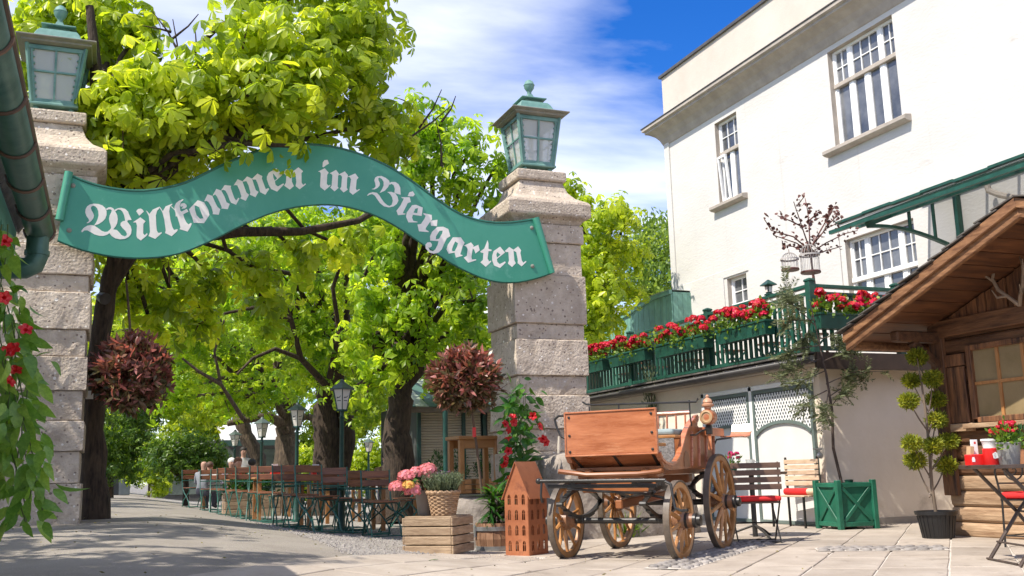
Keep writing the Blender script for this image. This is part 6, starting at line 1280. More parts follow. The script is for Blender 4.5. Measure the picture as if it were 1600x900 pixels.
# ================================================================== BEER GARDEN FURNITURE
def make_chair(curved):
    t = thing('garden_chair', '-', 'chair', (0, 0, 0), 0, 'folding chairs of the beer garden')
    fm = TEALM
    for k in range(5): m = MB(); m.box((0, -.16 + k * .085, .455), (.40, .072, .018)); m.build('seat_slat', SLATW, t, bevel=.004)
    for z in (.70, .815): m = MB(); m.box((0, .235 + (z - .45) * .12, z), (.42, .016, .085 if z < .8 else .095), Matrix.Rotation(-.12, 3, 'X')); m.build('back_slat', SLATW, t, bevel=.005)
    for s_ in (-1, 1):
        x = s_ * .20
        if curved:
            m = MB(); m.tube([(x, .28, .87), (x, .25, .62), (x, .22, .47), (x, .10, .34), (x, -.06, .25), (x, -.18, .14), (x, -.24, 0)], .011, 7); m.build('back_leg', fm, t, True)
            m = MB(); m.tube([(x * .92, -.20, .45), (x * .92, -.14, .35), (x * .92, .02, .26), (x * .92, .17, .17), (x * .92, .26, 0)], .011, 7); m.build('front_leg', fm, t, True)
        else:
            m = MB(); m.bar((x, .285, .87), (x, .22, .50), .012, .03, (0, 1, 0)); m.bar((x, .22, .50), (x, -.24, 0), .012, .028, (0, 1, 0)); m.build('back_leg', fm, t)
            m = MB(); m.bar((x * .92, -.20, .45), (x * .92, .26, 0), .012, .028, (0, 1, 0)); m.build('front_leg', fm, t)
    for (y, z) in ((-.235, .02), (.25, .02), (.24, .62), (-.02, .435)): m = MB(); m.tube([(-.2, y, z), (.2, y, z)], .009, 6); m.build('cross_bar', fm, t, True)
    return t
chairA = make_chair(True); chairB = make_chair(False); usedc = {}
def chair(px, py, Y_, rz, label, kind):
    x = pt(px, 760, Y=Y_).x; src = chairA if kind else chairB
    o = src if kind not in usedc else copy_tree(src); usedc[kind] = 1; o['label'] = label; return place(o, (x, Y_, gz(x, Y_) + .005), rz)
CH = [(596, 13.2, .06, 1, 'slatted chair with curved green legs nearest the pink hydrangeas'), (524, 13.5, -.05, 1, 'slatted chair with red cloth seen through its back, second from the hydrangeas'), (470, 13.9, .1, 0, 'slatted chair third from the hydrangeas in the front row'), (452, 14.6, .0, 1, 'slatted chair behind the third front-row chair, left of it'), (424, 15.8, -.08, 0, 'slatted chair fourth from the hydrangeas along the front row'), (392, 17.4, .1, 0, 'slatted chair standing left of the wooden planter box'), (358, 19.5, .0, 0, 'slatted chair fifth along the row beside the path'), (330, 22.5, .05, 0, 'small far slatted chair near the seated guests'), (304, 24.5, .3, 1, 'farthest slatted chair, closest to the low maple'),
      (560, 15.6, math.pi, 0, 'chair facing the camera across the nearest table, right one'), (505, 15.9, math.pi, 0, 'chair facing the camera across the nearest table, left one'), (440, 18.0, math.pi, 0, 'chair facing the camera across the second table'), (620, 14.6, 1.4, 1, 'chair turned sideways behind the hydrangeas'), (575, 13.9, .5, 1, 'chair pushed in at an angle under the nearest table'),
      (498, 13.3, .35, 1, 'curved-leg chair wedged between the second and third front-row chairs'), (548, 14.1, -.3, 1, 'curved-leg chair half under the nearest table, left of the angled one'), (408, 16.4, -.2, 1, 'curved-leg chair between the fourth front-row chair and the planter box'), (375, 18.4, .15, 0, 'straight-legged chair at the right end of the planter box'), (345, 21.0, -.1, 1, 'curved-leg chair just before the seated guests'), (640, 16.0, -1.2, 0, 'chair turned sideways at the foot of the thick chestnut trunk')]
for (x, Y_, rz, k, lb_) in CH: chair(x, 0, Y_, rz, lb_, k)
for i, (x_, y_, rz_) in enumerate(((9.55, 11.9, 1.4), (9.6, 12.9, -1.7), (9.5, 13.9, 1.5), (9.6, 15.2, -1.5), (9.5, 16.4, 1.6), (9.6, 17.6, -1.4))):
    o = copy_tree(chairB); o['group'] = 'chairs up on the terrace'; o['label'] = ['slatted chair on the terrace just behind the railing corner', 'slatted chair on the terrace behind the corner flower box', 'slatted chair on the terrace between the corner box and the middle box', 'slatted chair on the terrace behind the middle flower box', 'slatted chair on the terrace behind the second box from the pillar', 'slatted chair on the terrace next to the gate pillar'][i]; place(o, (x_, y_, ZT), rz_)
def make_table():
    t = thing('garden_table', '-', 'table', (0, 0, 0), 0, 'beer garden tables')
    for k in range(5): m = MB(); m.box((0, -.28 + k * .14, .745), (1.25, .132, .028)); m.build('top_plank', TABLEW, t, bevel=.005)
    for (x, y) in ((-1, -1), (1, -1), (1, 1), (-1, 1)): m = MB(); m.box((x * .54, y * .27, .36), (.055, .055, .73)); m.build('leg', TABLEW, t)
    for y in (-.27, .27): m = MB(); m.tube([(-.54, y, .60), (.54, y, .60)], .012, 6); m.build('rail', TEALM, t, True)
    for x in (-.54, .54): m = MB(); m.tube([(x, -.27, .55), (x, .27, .2)], .010, 6); m.tube([(x, .27, .55), (x, -.27, .2)], .010, 6); m.build('cross_brace', TEALM, t, True)
    return t
tab0 = make_table(); TBL = []
for i, (x, Y_, rz, lb_) in enumerate(((535, 14.7, .02, 'wooden garden table nearest the camera, behind the front chairs'), (455, 16.6, .0, 'wooden garden table second from the front'), (405, 20.5, .05, 'wooden garden table in the middle of the row'), (355, 24.8, 0, 'wooden garden table where the guests sit'), (600, 19.0, 0, 'wooden garden table beside the thick chestnut trunk'))):
    o = tab0 if i == 0 else copy_tree(tab0); o['label'] = lb_; X_ = pt(x, 760, Y=Y_).x; place(o, (X_, Y_, gz(X_, Y_) + .004), rz); TBL.append(o)
def holder(px, Y_, z, label):
    c = pt(px, 740, Y=Y_); t = thing('cutlery_caddy', label, 'caddy', (c.x, Y_, z), .2, 'red caddies on the garden tables')
    m = MB(); m.box((0, 0, .06), (.14, .10, .12)); m.build('box', REDP, t, bevel=.006); m = MB(); m.box((.0, .02, .14), (.10, .01, .13)); m.build('menu_card', WHITEP, t)
holder(494, 14.55, TBL[0].location.z + .76, 'red caddy with white card on the nearest garden table'); holder(430, 16.5, TBL[1].location.z + .76, 'red caddy on the second garden table')
# wooden planter box behind the chairs
wx = pt(384, 770, Y=20.5).x; wp = thing('planter_box', 'long brown plank planter box behind the row of chairs', 'planter', (wx, 19.6, gz(wx, 19.6)))
for k in range(3):
    for (c, s_) in (((0, -.25, .09 + k * .15), (1.0, .03, .14)), ((.5, 0, .09 + k * .15), (.03, .5, .14)), ((-.5, 0, .09 + k * .15), (.03, .5, .14)), ((0, .25, .09 + k * .15), (1.0, .03, .14))): m = MB(); m.box(c, s_); m.build('plank', CRATE, wp, bevel=.005)
rng = np.random.default_rng(99); P, Nn = blob_points([((-.3 + .2 * i, 0, .55), (.2, .2, .18)) for i in range(4)], 5000, rng, 5, .05); v, f, r = blade_arrays(P, Nn, .1, .04, rng); o = mkobj('foliage', np_mesh('foliage', v, f, r), DKLEAF, wp); o['kind'] = 'stuff'
# lamp posts
def make_lamp():
    t = thing('lamp_post', '-', 'street lamp', (0, 0, 0), 0, 'garden lamp posts'); H = 1.0
    m = MB(); m.lathe([(.09, 0), (.09, .04), (.06, .08), (.05, .5), (.04, .55), (.034, 1.95), (.05, 1.98), (.03, 2.0), (.03, 2.1)], 12); m.build('pole', DKMETAL, t, True)
    hb, ht = .085, .155; z0, z1 = 2.12, 2.47
    for k in range(6):
        a0, a1 = math.pi / 3 * k, math.pi / 3 * (k + 1); m = MB(); q = [V((math.cos(a) * r, math.sin(a) * r, z)) for (a, r, z) in ((a0, hb, z0), (a1, hb, z0), (a1, ht, z1), (a0, ht, z1))]; m.add(q, [(0, 1, 2, 3)]); pn = m.build('pane', CERAM, t)
        m = MB(); c = (q[0] + q[1] + q[2] + q[3]) / 4; u_ = (q[1] - q[0]).normalized(); up = (q[3] + q[2] - q[0] - q[1]).normalized(); n_ = u_.cross(up)
        pts_ = [(-.04, .03), (-.02, .05), (.0, .04), (.02, .055), (.045, .075), (.03, .05), (.015, .03), (-.01, .025), (-.03, .02)]
        m.prism([pts_], c + n_ * .001, u_, up, n_, .001); m.prism([[(-.035, -.03), (.035, -.03), (.03, -.015), (-.03, -.015)]], c + n_ * .001, u_, up, n_, .001); m.build('emblem', mat('grey emblem', (.12, .12, .11), .7), pn)
        m = MB(); m.bar(q[0], q[3], .014, .014); m.build('frame_bar', DKMETAL, t)
    m = MB(); m.lathe([(hb + .015, z0 - .03), (hb + .015, z0), (.02, z0)], 6, caps=False); m.build('base_ring', DKMETAL, t)
    m = MB(); m.lathe([(ht - .02, z1 - .002), (ht + .065, z1 + .004), (ht + .06, z1 + .02), (.06, z1 + .13), (.05, z1 + .14), (.03, z1 + .18), (.004, z1 + .20)], 6); m.build('roof', mat('lamp roof', (.06, .09, .075), .5, var=.25), t)
    return t
l0 = make_lamp(); used = False
for (px, pyb, pyt, Y_, lb_) in ((534, 760, 592, 14.9, 'tallest garden lamp in front of the double chestnut trunk'), (464, 760, 628, 18.8, 'second garden lamp from the front, beside the pale gnarled chestnut'), (409, 760, 651, 23.3, 'third garden lamp, standing behind the middle tables'), (367, 760, 671, 29.0, 'fourth garden lamp, standing before the far white roof'), (576, 760, 684, 29.5, 'smallest far lamp right of the double chestnut trunk')):
    o = l0 if not used else copy_tree(l0); used = True; X_ = pt(px, 700, Y=Y_).x; zt = pt(px, pyt, Y=Y_).z; g = gz(X_, Y_); o['label'] = lb_; place(o, (X_, Y_, g), .35); s_ = (zt - g) / 2.67; o.scale = (max(s_, .85) * 1.12,) * 2 + (s_,)
# far restaurant wing with pale awning roofs
fx0, fx1 = pt(240, 740, Y=46).x, pt(446, 740, Y=46).x
fb = thing('far_pavilion', 'long low dark pavilion with pale awning roof at the end of the garden', 'building', (fx0, 46, .1)); fo = fb.location.copy()
m = MB(fo); m.b2((fx0, 46, 0), (fx1, 50, 2.6)); m.build('wall', mat('pavilion wall', (.09, .085, .075), .8, var=.2), fb)
m = MB(fo); m.add([(fx0 + 2.6, 44.3, 2.55), (fx1, 44.3, 2.55), (fx1, 46.5, 3.3), (fx0 + 2.6, 46.5, 3.3)], [(0, 1, 2, 3)]); o = m.build('awning', mat('pale awning', (.52, .50, .47), .8, var=.1), fb); q = o.modifiers.new('t', 'SOLIDIFY'); q.thickness = .04
m = MB(fo); m.b2((fx0 + 2.6, 44.28, 2.3), (fx1, 44.34, 2.54)); m.build('awning_valance', mat('green valance', (.03, .075, .055), .7), fb)
for k in range(5): x = fx0 + .4 + k * 1.05; m = MB(fo); m.b2((x, 45.97, .3), (x + .85, 46.01, 2.2)); m.build('window', mat('pavilion window', (.10, .12, .10), .25, var=.5, scale=1.0), fb)
# litter bins at the end of the path
for i, (x, Y_, lb_) in enumerate(((150, 33, 'dark bin beside the path, left of the tree'), (183, 43, 'dark bin at the end of the path, left one'), (194, 43, 'grey bin at the end of the path, right one'))):
    X_ = pt(x, 760, Y=Y_).x; t = thing('litter_bin', lb_, 'bin', (X_, Y_, gz(X_, Y_)), 0, 'bins along the path'); m = MB(); m.box((0, 0, .42), (.42, .42, .84), taper=1.1); m.build('body', [mat('dark bin', (.02, .025, .03), .5), mat('dark bin', (.02, .025, .03)), mat('grey bin', (.12, .14, .16), .5)][i], t, bevel=.02); m = MB(); m.box((0, 0, .865), (.48, .50, .04)); m.build('lid', mat('dark bin', (.02, .025, .03)), t, bevel=.015)
# small spotlight and card on the near trunk
q = pt(160, 465, Y=12.95); sl_ = thing('tree_spotlight', 'small black spotlight clamped to the near chestnut limb', 'spotlight', q)
m = MB(); m.lathe([(.02, -.08), (.05, -.06), (.07, .03), (.075, .07), (.0, .06)], 14, (0, 0, 0), (.5, -.8, -.35)); m.build('head', IRON, sl_, True); m = MB(); m.tube([(0, 0, 0), (-.06, .1, .02), (-.05, .2, -.05)], .012, 6); m.build('arm', IRON, sl_)
q = pt(140, 617, Y=12.98); o = MB(q); o.box(q, (.085, .012, .10)); c_ = o.build('number_card', WHITEP); c_.location = q; tag(c_, 'small white number card on the dark chestnut trunk', 'card')

# ================================================================== PEOPLE in the garden (seated guests and a waiter, far away)
def person(label, loc, rz, shirt, trousers, hairc, seated=True, s=1.0, bald=False):
    t = thing('person', label, 'person', loc, rz)
    hp = .47 if seated else .92
    J = {'pel': (0, 0, hp), 'wst': (0, .02, hp + .18), 'chs': (0, .0, hp + .40), 'nck': (0, -.01, hp + .54), 'hd0': (0, -.02, hp + .62), 'hd1': (0, -.03, hp + .72), 'hd2': (0, -.02, hp + .81)}
    r_ = {'pel': .15, 'wst': .13, 'chs': .155, 'nck': .055, 'hd0': .07, 'hd1': .098, 'hd2': .07}; E = [('pel', 'wst'), ('wst', 'chs'), ('chs', 'nck'), ('nck', 'hd0'), ('hd0', 'hd1'), ('hd1', 'hd2')]
    for sg, q in ((-1, 'l'), (1, 'r')):
        J[q + 'sh'] = (sg * .19, 0, hp + .47); J[q + 'el'] = (sg * .25, -.06 if seated else .0, hp + .22); J[q + 'wr'] = (sg * .14, -.28 if seated else -.06, hp + .24 if seated else hp - .02); J[q + 'ha'] = (sg * .11, -.36 if seated else -.08, hp + .25 if seated else hp - .12)
        r_.update({q + 'sh': .065, q + 'el': .047, q + 'wr': .036, q + 'ha': .032}); E += [('chs', q + 'sh'), (q + 'sh', q + 'el'), (q + 'el', q + 'wr'), (q + 'wr', q + 'ha')]
        J[q + 'hi'] = (sg * .10, 0, hp - .04); J[q + 'kn'] = (sg * .12, -.42, hp + .02) if seated else (sg * .11, -.02, .48); J[q + 'an'] = (sg * .12, -.40, .08) if seated else (sg * .11, .02, .08); J[q + 'to'] = (sg * .12, -.55, .04) if seated else (sg * .12, -.14, .04)
        r_.update({q + 'hi': .10, q + 'kn': .068, q + 'an': .045, q + 'to': .036}); E += [('pel', q + 'hi'), (q + 'hi', q + 'kn'), (q + 'kn', q + 'an'), (q + 'an', q + 'to')]
    ks = list(J); me = bpy.data.meshes.new('body'); me.from_pydata([J[k] for k in ks], [(ks.index(a), ks.index(b_)) for a, b_ in E], []); o = bpy.data.objects.new('body', me); COL.objects.link(o)
    md = o.modifiers.new('skin', 'SKIN'); md.use_smooth_shade = True
    for i, k in enumerate(ks): me.skin_vertices[0].data[i].radius = (r_[k], r_[k]); me.skin_vertices[0].data[i].use_root = (k == 'pel')
    sb_ = o.modifiers.new('s', 'SUBSURF'); sb_.levels = sb_.render_levels = 2
    dg = bpy.context.evaluated_depsgraph_get(); m2 = bpy.data.meshes.new_from_object(o.evaluated_get(dg)); bpy.data.objects.remove(o)
    m2.materials.clear()
    for q in (mat('cloth ' + str(shirt), shirt, .8), mat('cloth ' + str(trousers), trousers, .8), SKIN): m2.materials.append(q)
    for p in m2.polygons:
        c = p.center; p.material_index = 2 if (c.z > hp + .53 and abs(c.x) < .14) or (seated and c.y < -.26 and hp + .16 < c.z < hp + .34) or (not seated and abs(c.x) > .08 and c.y < -.03 and hp - .2 < c.z < hp - .02 and False) else (1 if c.z < hp + .08 else 0)
    b_ = mkobj('body', m2, None, t, True, ang=180)
    if not bald:
        m = MB(); m.ball((0, .0, hp + .765), .103, 12, 8, 1, 1.05, .92); h_ = m.build('hair', mat('hair ' + str(hairc), hairc, .7), t, True)
    m = MB()
    for sg in (-1, 1): m.ball((sg * .035, -.118, hp + .73), .011, 6, 4)
    m.build('eyes', IRON, t); m = MB(); m.ball((0, -.128, hp + .70), .018, 6, 4, .8, 1, 1.4); m.build('nose', SKIN, t)
    t.scale = (s, s, s); return t
def seat_at(px, Y_): x = pt(px, 760, Y=Y_).x; return (x, Y_, gz(x, Y_))
person('bald guest in a grey shirt seated beside the low maple', seat_at(317, 24.2), 2.6, (.20, .21, .23), (.05, .05, .07), (.2, .2, .2), bald=True, s=.84)
person('guest in white with dark hair seated next to the bald man', seat_at(327, 24.9), 2.9, (.55, .53, .50), (.06, .06, .08), (.10, .05, .03), s=.84)
person('standing waiter in white shirt and dark waistcoat between the lamps', seat_at(379, 30.0), .2, (.62, .60, .58), (.02, .02, .02), (.02, .015, .01), seated=False)
person('white-haired guest seated left of the standing waiter', seat_at(361, 26.5), .1, (.30, .25, .3), (.05, .05, .07), (.62, .60, .56))
person('guest in a red top seated just left below the waiter', seat_at(371, 25.6), .3, (.33, .05, .03), (.05, .05, .07), (.12, .05, .02))
person('dark-haired guest in black seated right of the waiter', seat_at(393, 26.0), 2.9, (.03, .03, .035), (.03, .03, .04), (.02, .015, .012))
person('dark-haired guest at the table by the thick chestnut trunk', seat_at(604, 18.6), 2.8, (.16, .09, .05), (.05, .05, .07), (.015, .012, .010))
# ================================================================== TERRACE: flower boxes, sculpture, shed
rngt = np.random.default_rng(101)
GERM = [head_mesh('bloom', .062, 70, REDF, rngt, .022, .75) for _ in range(4)]
def flower_box(label, c, L_, rz, seed, bloom=14):
    rng = np.random.default_rng(seed); t = thing('flower_box', label, 'flower box', c, rz, 'geranium boxes on the terrace railing')
    m = MB(); h, a, b_ = .21, .10, .075; hl = L_ / 2
    m.add([(-hl + .02, -b_, 0), (hl - .02, -b_, 0), (hl - .02, b_, 0), (-hl + .02, b_, 0), (-hl, -a, h), (hl, -a, h), (hl, a, h), (-hl, a, h)], [(3, 2, 1, 0), (0, 1, 5, 4), (1, 2, 6, 5), (2, 3, 7, 6), (3, 0, 4, 7)]); m.build('trough', GREEN, t)
    m = MB()
    for y in (-a, a): m.box((0, y, h - .012), (L_ + .02, .018, .03))
    for x in (-hl, hl): m.box((x, 0, h - .012), (.018, 2 * a, .03))
    m.build('rim', GREEN, t, bevel=.004)
    m = MB(); m.add([(-hl, -a, h - .03), (hl, -a, h - .03), (hl, a, h - .03), (-hl, a, h - .03)], [(0, 1, 2, 3)]); m.build('soil', SOIL, t)
    bl = [((-hl + L_ * (i + .5) / 5, rng.normal(0, .02), h + .06), (L_ / 6, .15, .15)) for i in range(5)]; P, Nn = blob_points(bl, 3300, rng, 5, .05)
    v, f, r = blade_arrays(P, Nn + rng.normal(0, .5, Nn.shape), .065, .055, rng); o = mkobj('foliage', np_mesh('foliage', v, f, r), GERLEAF, t); o['kind'] = 'stuff'
    for i in range(bloom):
        x = -hl + L_ * (i + rng.random()) / bloom; o = bpy.data.objects.new('bloom', GERM[rng.integers(4)]); COL.objects.link(o); o.parent = t
        o.location = (x, rng.uniform(-.17, .06), h + rng.uniform(.07, .30)); s_ = rng.uniform(.75, 1.25); o.scale = (s_, s_, s_ * .9); o.rotation_euler = (rng.uniform(-.6, .6), rng.uniform(-.4, .4), rng.uniform(0, 6))
    return t
for (x0, x1, y, lb_) in ((1030, 1108, 540, 'geranium box in the middle of the railing, above the carriage rail'), (1127, 1204, 518, 'geranium box on the railing nearest the terrace corner'), (958, 1014, 558, 'geranium box on the railing second from the gate pillar'), (912, 948, 572, 'geranium box on the railing next to the gate pillar')):
    p0, p1 = pt(x0, y + 8, X=XW - .13), pt(x1, y - 6, X=XW - .13); flower_box(lb_, (XW - .13, (p0.y + p1.y) / 2, (p0.z + p1.z) / 2 - .11), abs(p0.y - p1.y), -math.pi / 2, int(x0), 30)
p0, p1 = pt(1275, 500, Y=YW - .12), pt(1395, 505, Y=YW - .12)
flower_box('geranium box on the right-hand railing above the hut roof', ((p0.x + p1.x) / 2, YW - .12, p0.z - .12), p1.x - p0.x, 0, 7, 26)
# metal tree sculpture with two bird cages
bS = pt(1288, 470, Y=11.7); bS = V((bS.x, 11.7, ZT)); sc_ = thing('metal_tree', 'rust-red metal tree sculpture with leaves on the terrace', 'sculpture', bS); rngs = np.random.default_rng(111)
S = lambda x, y, d=0: pt(x, y, Y=11.7 + d) - bS
m = MB(); m.tube([V((0, 0, 0)), S(1272, 440), S(1268, 410), S(1266, 390)], [.022, .020, .018, .016], 8); m.build('stem', SCULPT, sc_, True)
BR = [((1266, 392), (1255, 360), (1240, 315)), ((1266, 392), (1240, 370), (1205, 360), (1193, 340)), ((1266, 395), (1245, 380), (1210, 368)), ((1266, 392), (1264, 350), (1262, 330), (1258, 310)), ((1268, 385), (1285, 355), (1294, 340), (1295, 325)), ((1268, 385), (1290, 358), (1315, 345)), ((1267, 395), (1290, 380), (1320, 365), (1340, 360)), ((1267, 400), (1290, 392), (1315, 385)), ((1255, 355), (1235, 345), (1215, 337)), ((1294, 340), (1302, 325), (1304, 322)), ((1245, 322), (1256, 308)), ((1267, 400), (1240, 385), (1222, 384)), ((1264, 345), (1275, 335), (1280, 330)), ((1290, 355), (1305, 340), (1312, 330))]
bm_ = MB(); tips = []
for i, br_ in enumerate(BR):
    d = rngs.uniform(-.35, .35); P_ = [S(x, y, d * k / (len(br_) - 1)) for k, (x, y) in enumerate(br_)]; bm_.tube(P_, [.013 - .007 * k / (len(P_) - 1) for k in range(len(P_))], 6)
    for k in range(1, len(P_)):
        for _ in range(8): tips.append(P_[k - 1].lerp(P_[k], rngs.random()) + V(tuple(rngs.normal(0, .035, 3))))
bm_.build('branches', SCULPT, sc_, True)
lf = leaf_mesh('leaf', .075, .055, .3, .2, SCULPT, 5)
for p in tips:
    o = bpy.data.objects.new('leaf', lf); COL.objects.link(o); o.parent = sc_; o.location = p; o.rotation_euler = tuple(rngs.uniform(-1.6, 1.6, 2)) + (rngs.uniform(0, 6.28),); q = rngs.uniform(.6, 1.15); o.scale = (q, q, q)
def cage(label, px, py0, py1, wpx, Y_):
    c = pt(px, py1, Y=Y_); h = pt(px, py0, Y=Y_).z - c.z; r = wpx / 2 / 118; t = thing('bird_cage', label, 'bird cage', c, 0, 'bird cages on the metal tree')
    m = MB(); m.lathe([(r + .01, 0), (r + .015, .012), (r + .01, .03), (0, .03)], 20); m.build('tray', SCULPT, t, True)
    m = MB()
    for k in range(16): a = 2 * math.pi * k / 16; m.tube([(math.cos(a) * r, math.sin(a) * r, .03), (math.cos(a) * r, math.sin(a) * r, h * .62)] + [(math.cos(a) * r * math.cos(b_), math.sin(a) * r * math.cos(b_), h * .62 + h * .38 * math.sin(b_)) for b_ in np.linspace(.3, 1.5, 5)], .0035, 4, False)
    m.build('bars', CAGE, t)
    m = MB(); m.lathe([(r + .018, h * .62 - .01), (r + .018, h * .62 + .012), (r - .005, h * .62 + .012)], 20, caps=False); m.build('ring', CAGE, t, True); m = MB(); m.tube([(0, 0, h), (.0, 0, h + .05)], .005, 5); m.build('hook', SCULPT, t)
cage('smaller bird cage hanging left of the metal tree stem', 1235, 395, 423, 27, 11.5); cage('larger bird cage hanging in front of the metal tree stem', 1267, 382, 427, 31, 11.45)
# small lantern on the railing
q = pt(1203, 478, X=XW + .02); tl_ = thing('railing_lantern', 'small green lantern standing on the terrace railing near its corner', 'lantern', (XW + .02, q.y, ZT + 1.01))
m = MB(); m.sq([(.05, 0), (.05, .02), (.03, .03), (.04, .14), (.09, .145), (.085, .16), (.03, .21), (.01, .23)]); m.build('body', DKMETAL, tl_); m = MB()
for k in range(4): a = k * math.pi / 2; m.box((math.cos(a) * .040, math.sin(a) * .040, .085), (.006 if k % 2 == 0 else .05, .05 if k % 2 == 0 else .006, .08))
m.build('panes', CERAM, tl_)
# pale green shed on the terrace
xs_ = 12.45; q0, q1 = pt(1052, 500, X=xs_), pt(958, 510, X=xs_); shd = thing('green_shed', 'pale green boarded shed with sloping roof beside the white building', 'shed', (xs_, q0.y, ZT)); so3 = shd.location.copy()
ztop = pt(1052, 455, X=xs_).z; zl = pt(965, 495, X=xs_).z; y0, y1, ym = q0.y, q1.y, pt(1022, 470, X=xs_).y
y = y0
while y < y1 + 1.5:
    zt_ = ztop if y < ym else ztop - (ztop - zl + .15) * (y - ym) / (y1 - ym); m = MB(so3); m.b2((xs_ - .012 - .006 * (int(y * 7) % 2), y, ZT), (xs_ + .01, y + .135, max(zt_ - .06, ZT + .3))); m.build('board', GREENL, shd); y += .14
m = MB(so3); m.bar((xs_ - .03, y0, ztop), (xs_ - .03, ym, ztop), .08, .10); m.bar((xs_ - .03, ym, ztop), (xs_ - .03, y1 + 1.5, zl - .35), .08, .10); m.build('verge_board', GREENL, shd)
m = MB(so3); m.add([(xs_ - .1, y0, ztop + .05), (xs_ - .1, ym, ztop + .05), (xs_ + .9, ym, ztop + .05), (xs_ + .9, y0, ztop + .05)], [(0, 1, 2, 3)]); m.add([(xs_ - .1, ym, ztop + .05), (xs_ - .1, y1 + 1.5, zl - .3), (xs_ + .9, y1 + 1.5, zl - .3), (xs_ + .9, ym, ztop + .05)], [(0, 1, 2, 3)]); m.build('roof', mat('pale shed roof', (.38, .42, .38), .6, var=.15), shd)
m = MB(so3); m.b2((xs_ + .02, y0 + .02, ZT), (xs_ + .8, y1, zl - .3)); m.build('core', GREENL, shd)
for k in range(4): m = MB(so3); m.b2((xs_ + .02 + k * .135, y0 - .012, ZT), (xs_ + .02 + k * .135 + .13, y0 + .015, ztop)); m.build('board', GREENL, shd)

# ================================================================== COURTYARD THINGS
# slim cypress behind the carriage
cb = V((8.3, 15.55, 0)); c0 = pt(1027, 800, Y=15.2); cb = V((c0.x, 15.2, 0)); zt_ = pt(1027, 572, Y=15.2).z
cyp = thing('cypress', 'slim green cypress standing behind the carriage rail', 'plant', cb); rng = np.random.default_rng(121)
m = MB(); limb(m, [V((0, 0, .2)), V((0, 0, zt_ - .2))], .02, .008, 6); m.build('stem', TWIG, cyp)
bl = [((0, 0, .5 + i * (zt_ - .7) / 8), (.17 - .012 * i, .17 - .012 * i, .2)) for i in range(9)]; P, Nn = blob_points(bl, 6500, rng, 6, .03); v, f, r = blade_arrays(P, Nn * .5 + np.array([0, 0, 1.]), .08, .018, rng); o = mkobj('foliage', np_mesh('foliage', v, f, r), PALEAF, cyp); o['kind'] = 'stuff'
m = MB(); m.lathe([(.13, 0), (.17, .28), (.18, .29), (.15, .29), (.0, .27)], 18); m.build('pot', GREYPOT, cyp, True)
# green X-braced planter with a slim mimosa tree
pc_ = gnd(1316, 828); pg = thing('x_planter', 'green wooden planter box with crossed braces holding the slim tree', 'planter', (8.72, 10.44, 0), R(-7))
W = .50; H = .56
for (x, y) in ((-1, -1), (1, -1), (1, 1), (-1, 1)): m = MB(); m.box((x * W / 2, y * W / 2, .31), (.065, .065, .62)); m.build('post', GREENM, pg, bevel=.006)
for k in range(4):
    rot = Matrix.Rotation(k * math.pi / 2, 3, 'Z'); F_ = lambda x, z, d=0: rot @ V((x, -W / 2 - .0 + d, z))
    m = MB(); m.box(F_(0, .31, .012), (W - .06, .012, .44), rot); m.build('panel', GREENM, pg)
    m = MB(); m.box(F_(0, .56), (W - .066, .035, .055), rot); m.box(F_(0, .08), (W - .066, .035, .055), rot); m.build('rail', GREENM, pg, bevel=.004)
    m = MB(); a, c = F_(-.20, .115, -.006), F_(.20, .525, -.006); m.bar(a, c, .02, .045, rot @ V((0, 0, 1))); a, c = F_(.20, .115, -.009), F_(-.20, .525, -.009); m.bar(a, c, .02, .045, rot @ V((0, 0, 1))); m.build('cross_brace', GREENM, pg, bevel=.004)
m = MB(); m.box((0, 0, .50), (W - .04, W - .04, .02)); m.build('soil', SOIL, pg)
mb_ = V((8.72, 10.46, .5)); mt_ = thing('mimosa_tree', 'slim feathery tree leaning up in front of the beige wall', 'tree', mb_); rng = np.random.default_rng(131)
MM = lambda x, y, d=0.: pt(x, y, Y=10.46 + d)
stemp = [mb_, MM(1302, 700), MM(1299, 640), MM(1290, 585), MM(1278, 545), MM(1262, 500), MM(1240, 460), MM(1226, 430)]
m = MB(mb_); m.tube([mb_, MM(1302, 700), MM(1300, 640), MM(1291, 585), MM(1281, 540), MM(1272, 500), MM(1265, 470)], [.020, .019, .017, .015, .011, .008, .005], 8)
brs = [((1291, 600), (1330, 582), (1385, 580)), ((1295, 620), (1325, 600), (1350, 590)), ((1285, 565), (1315, 552), (1345, 545)), ((1283, 560), (1250, 572), (1215, 590)), ((1292, 610), (1268, 622), (1255, 640)), ((1280, 540), (1245, 545), (1220, 560)), ((1288, 580), (1265, 590), (1240, 600)), ((1275, 510), (1245, 480), (1224, 430)), ((1270, 490), (1262, 520), (1250, 540)), ((1296, 640), (1310, 620), (1320, 612)), ((1280, 530), (1300, 525), (1320, 540)), ((1272, 500), (1240, 500), (1225, 510)), ((1294, 615), (1290, 640), (1285, 655)), ((1250, 485), (1232, 470), (1215, 480))]
P, D = [], []
for br_ in brs:
    d = rng.uniform(-.3, .3); Q = [MM(x, y, d * k / 2) for k, (x, y) in enumerate(br_)]; m.tube(Q, [.008, .006, .003], 5)
    for k in range(20):
        f_ = .3 + .7 * rng.random(); a = Q[0].lerp(Q[1], f_ * 2) if f_ < .5 else Q[1].lerp(Q[2], f_ * 2 - 1); dr = V(tuple(rng.normal(0, .7, 3))) + (Q[2] - Q[0]).normalized() * .7 + V((0, 0, -.1)); dr.normalize()
        for j in range(11):
            for s_ in (-1, 1): P.append(a + dr * .018 * j); D.append(dr * .5 + dr.cross(V((.2, .3, 1))).normalized() * s_)
m.build('trunk', mat('dark slim bark', (.06, .04, .03), .8), mt_, True, ang=80)
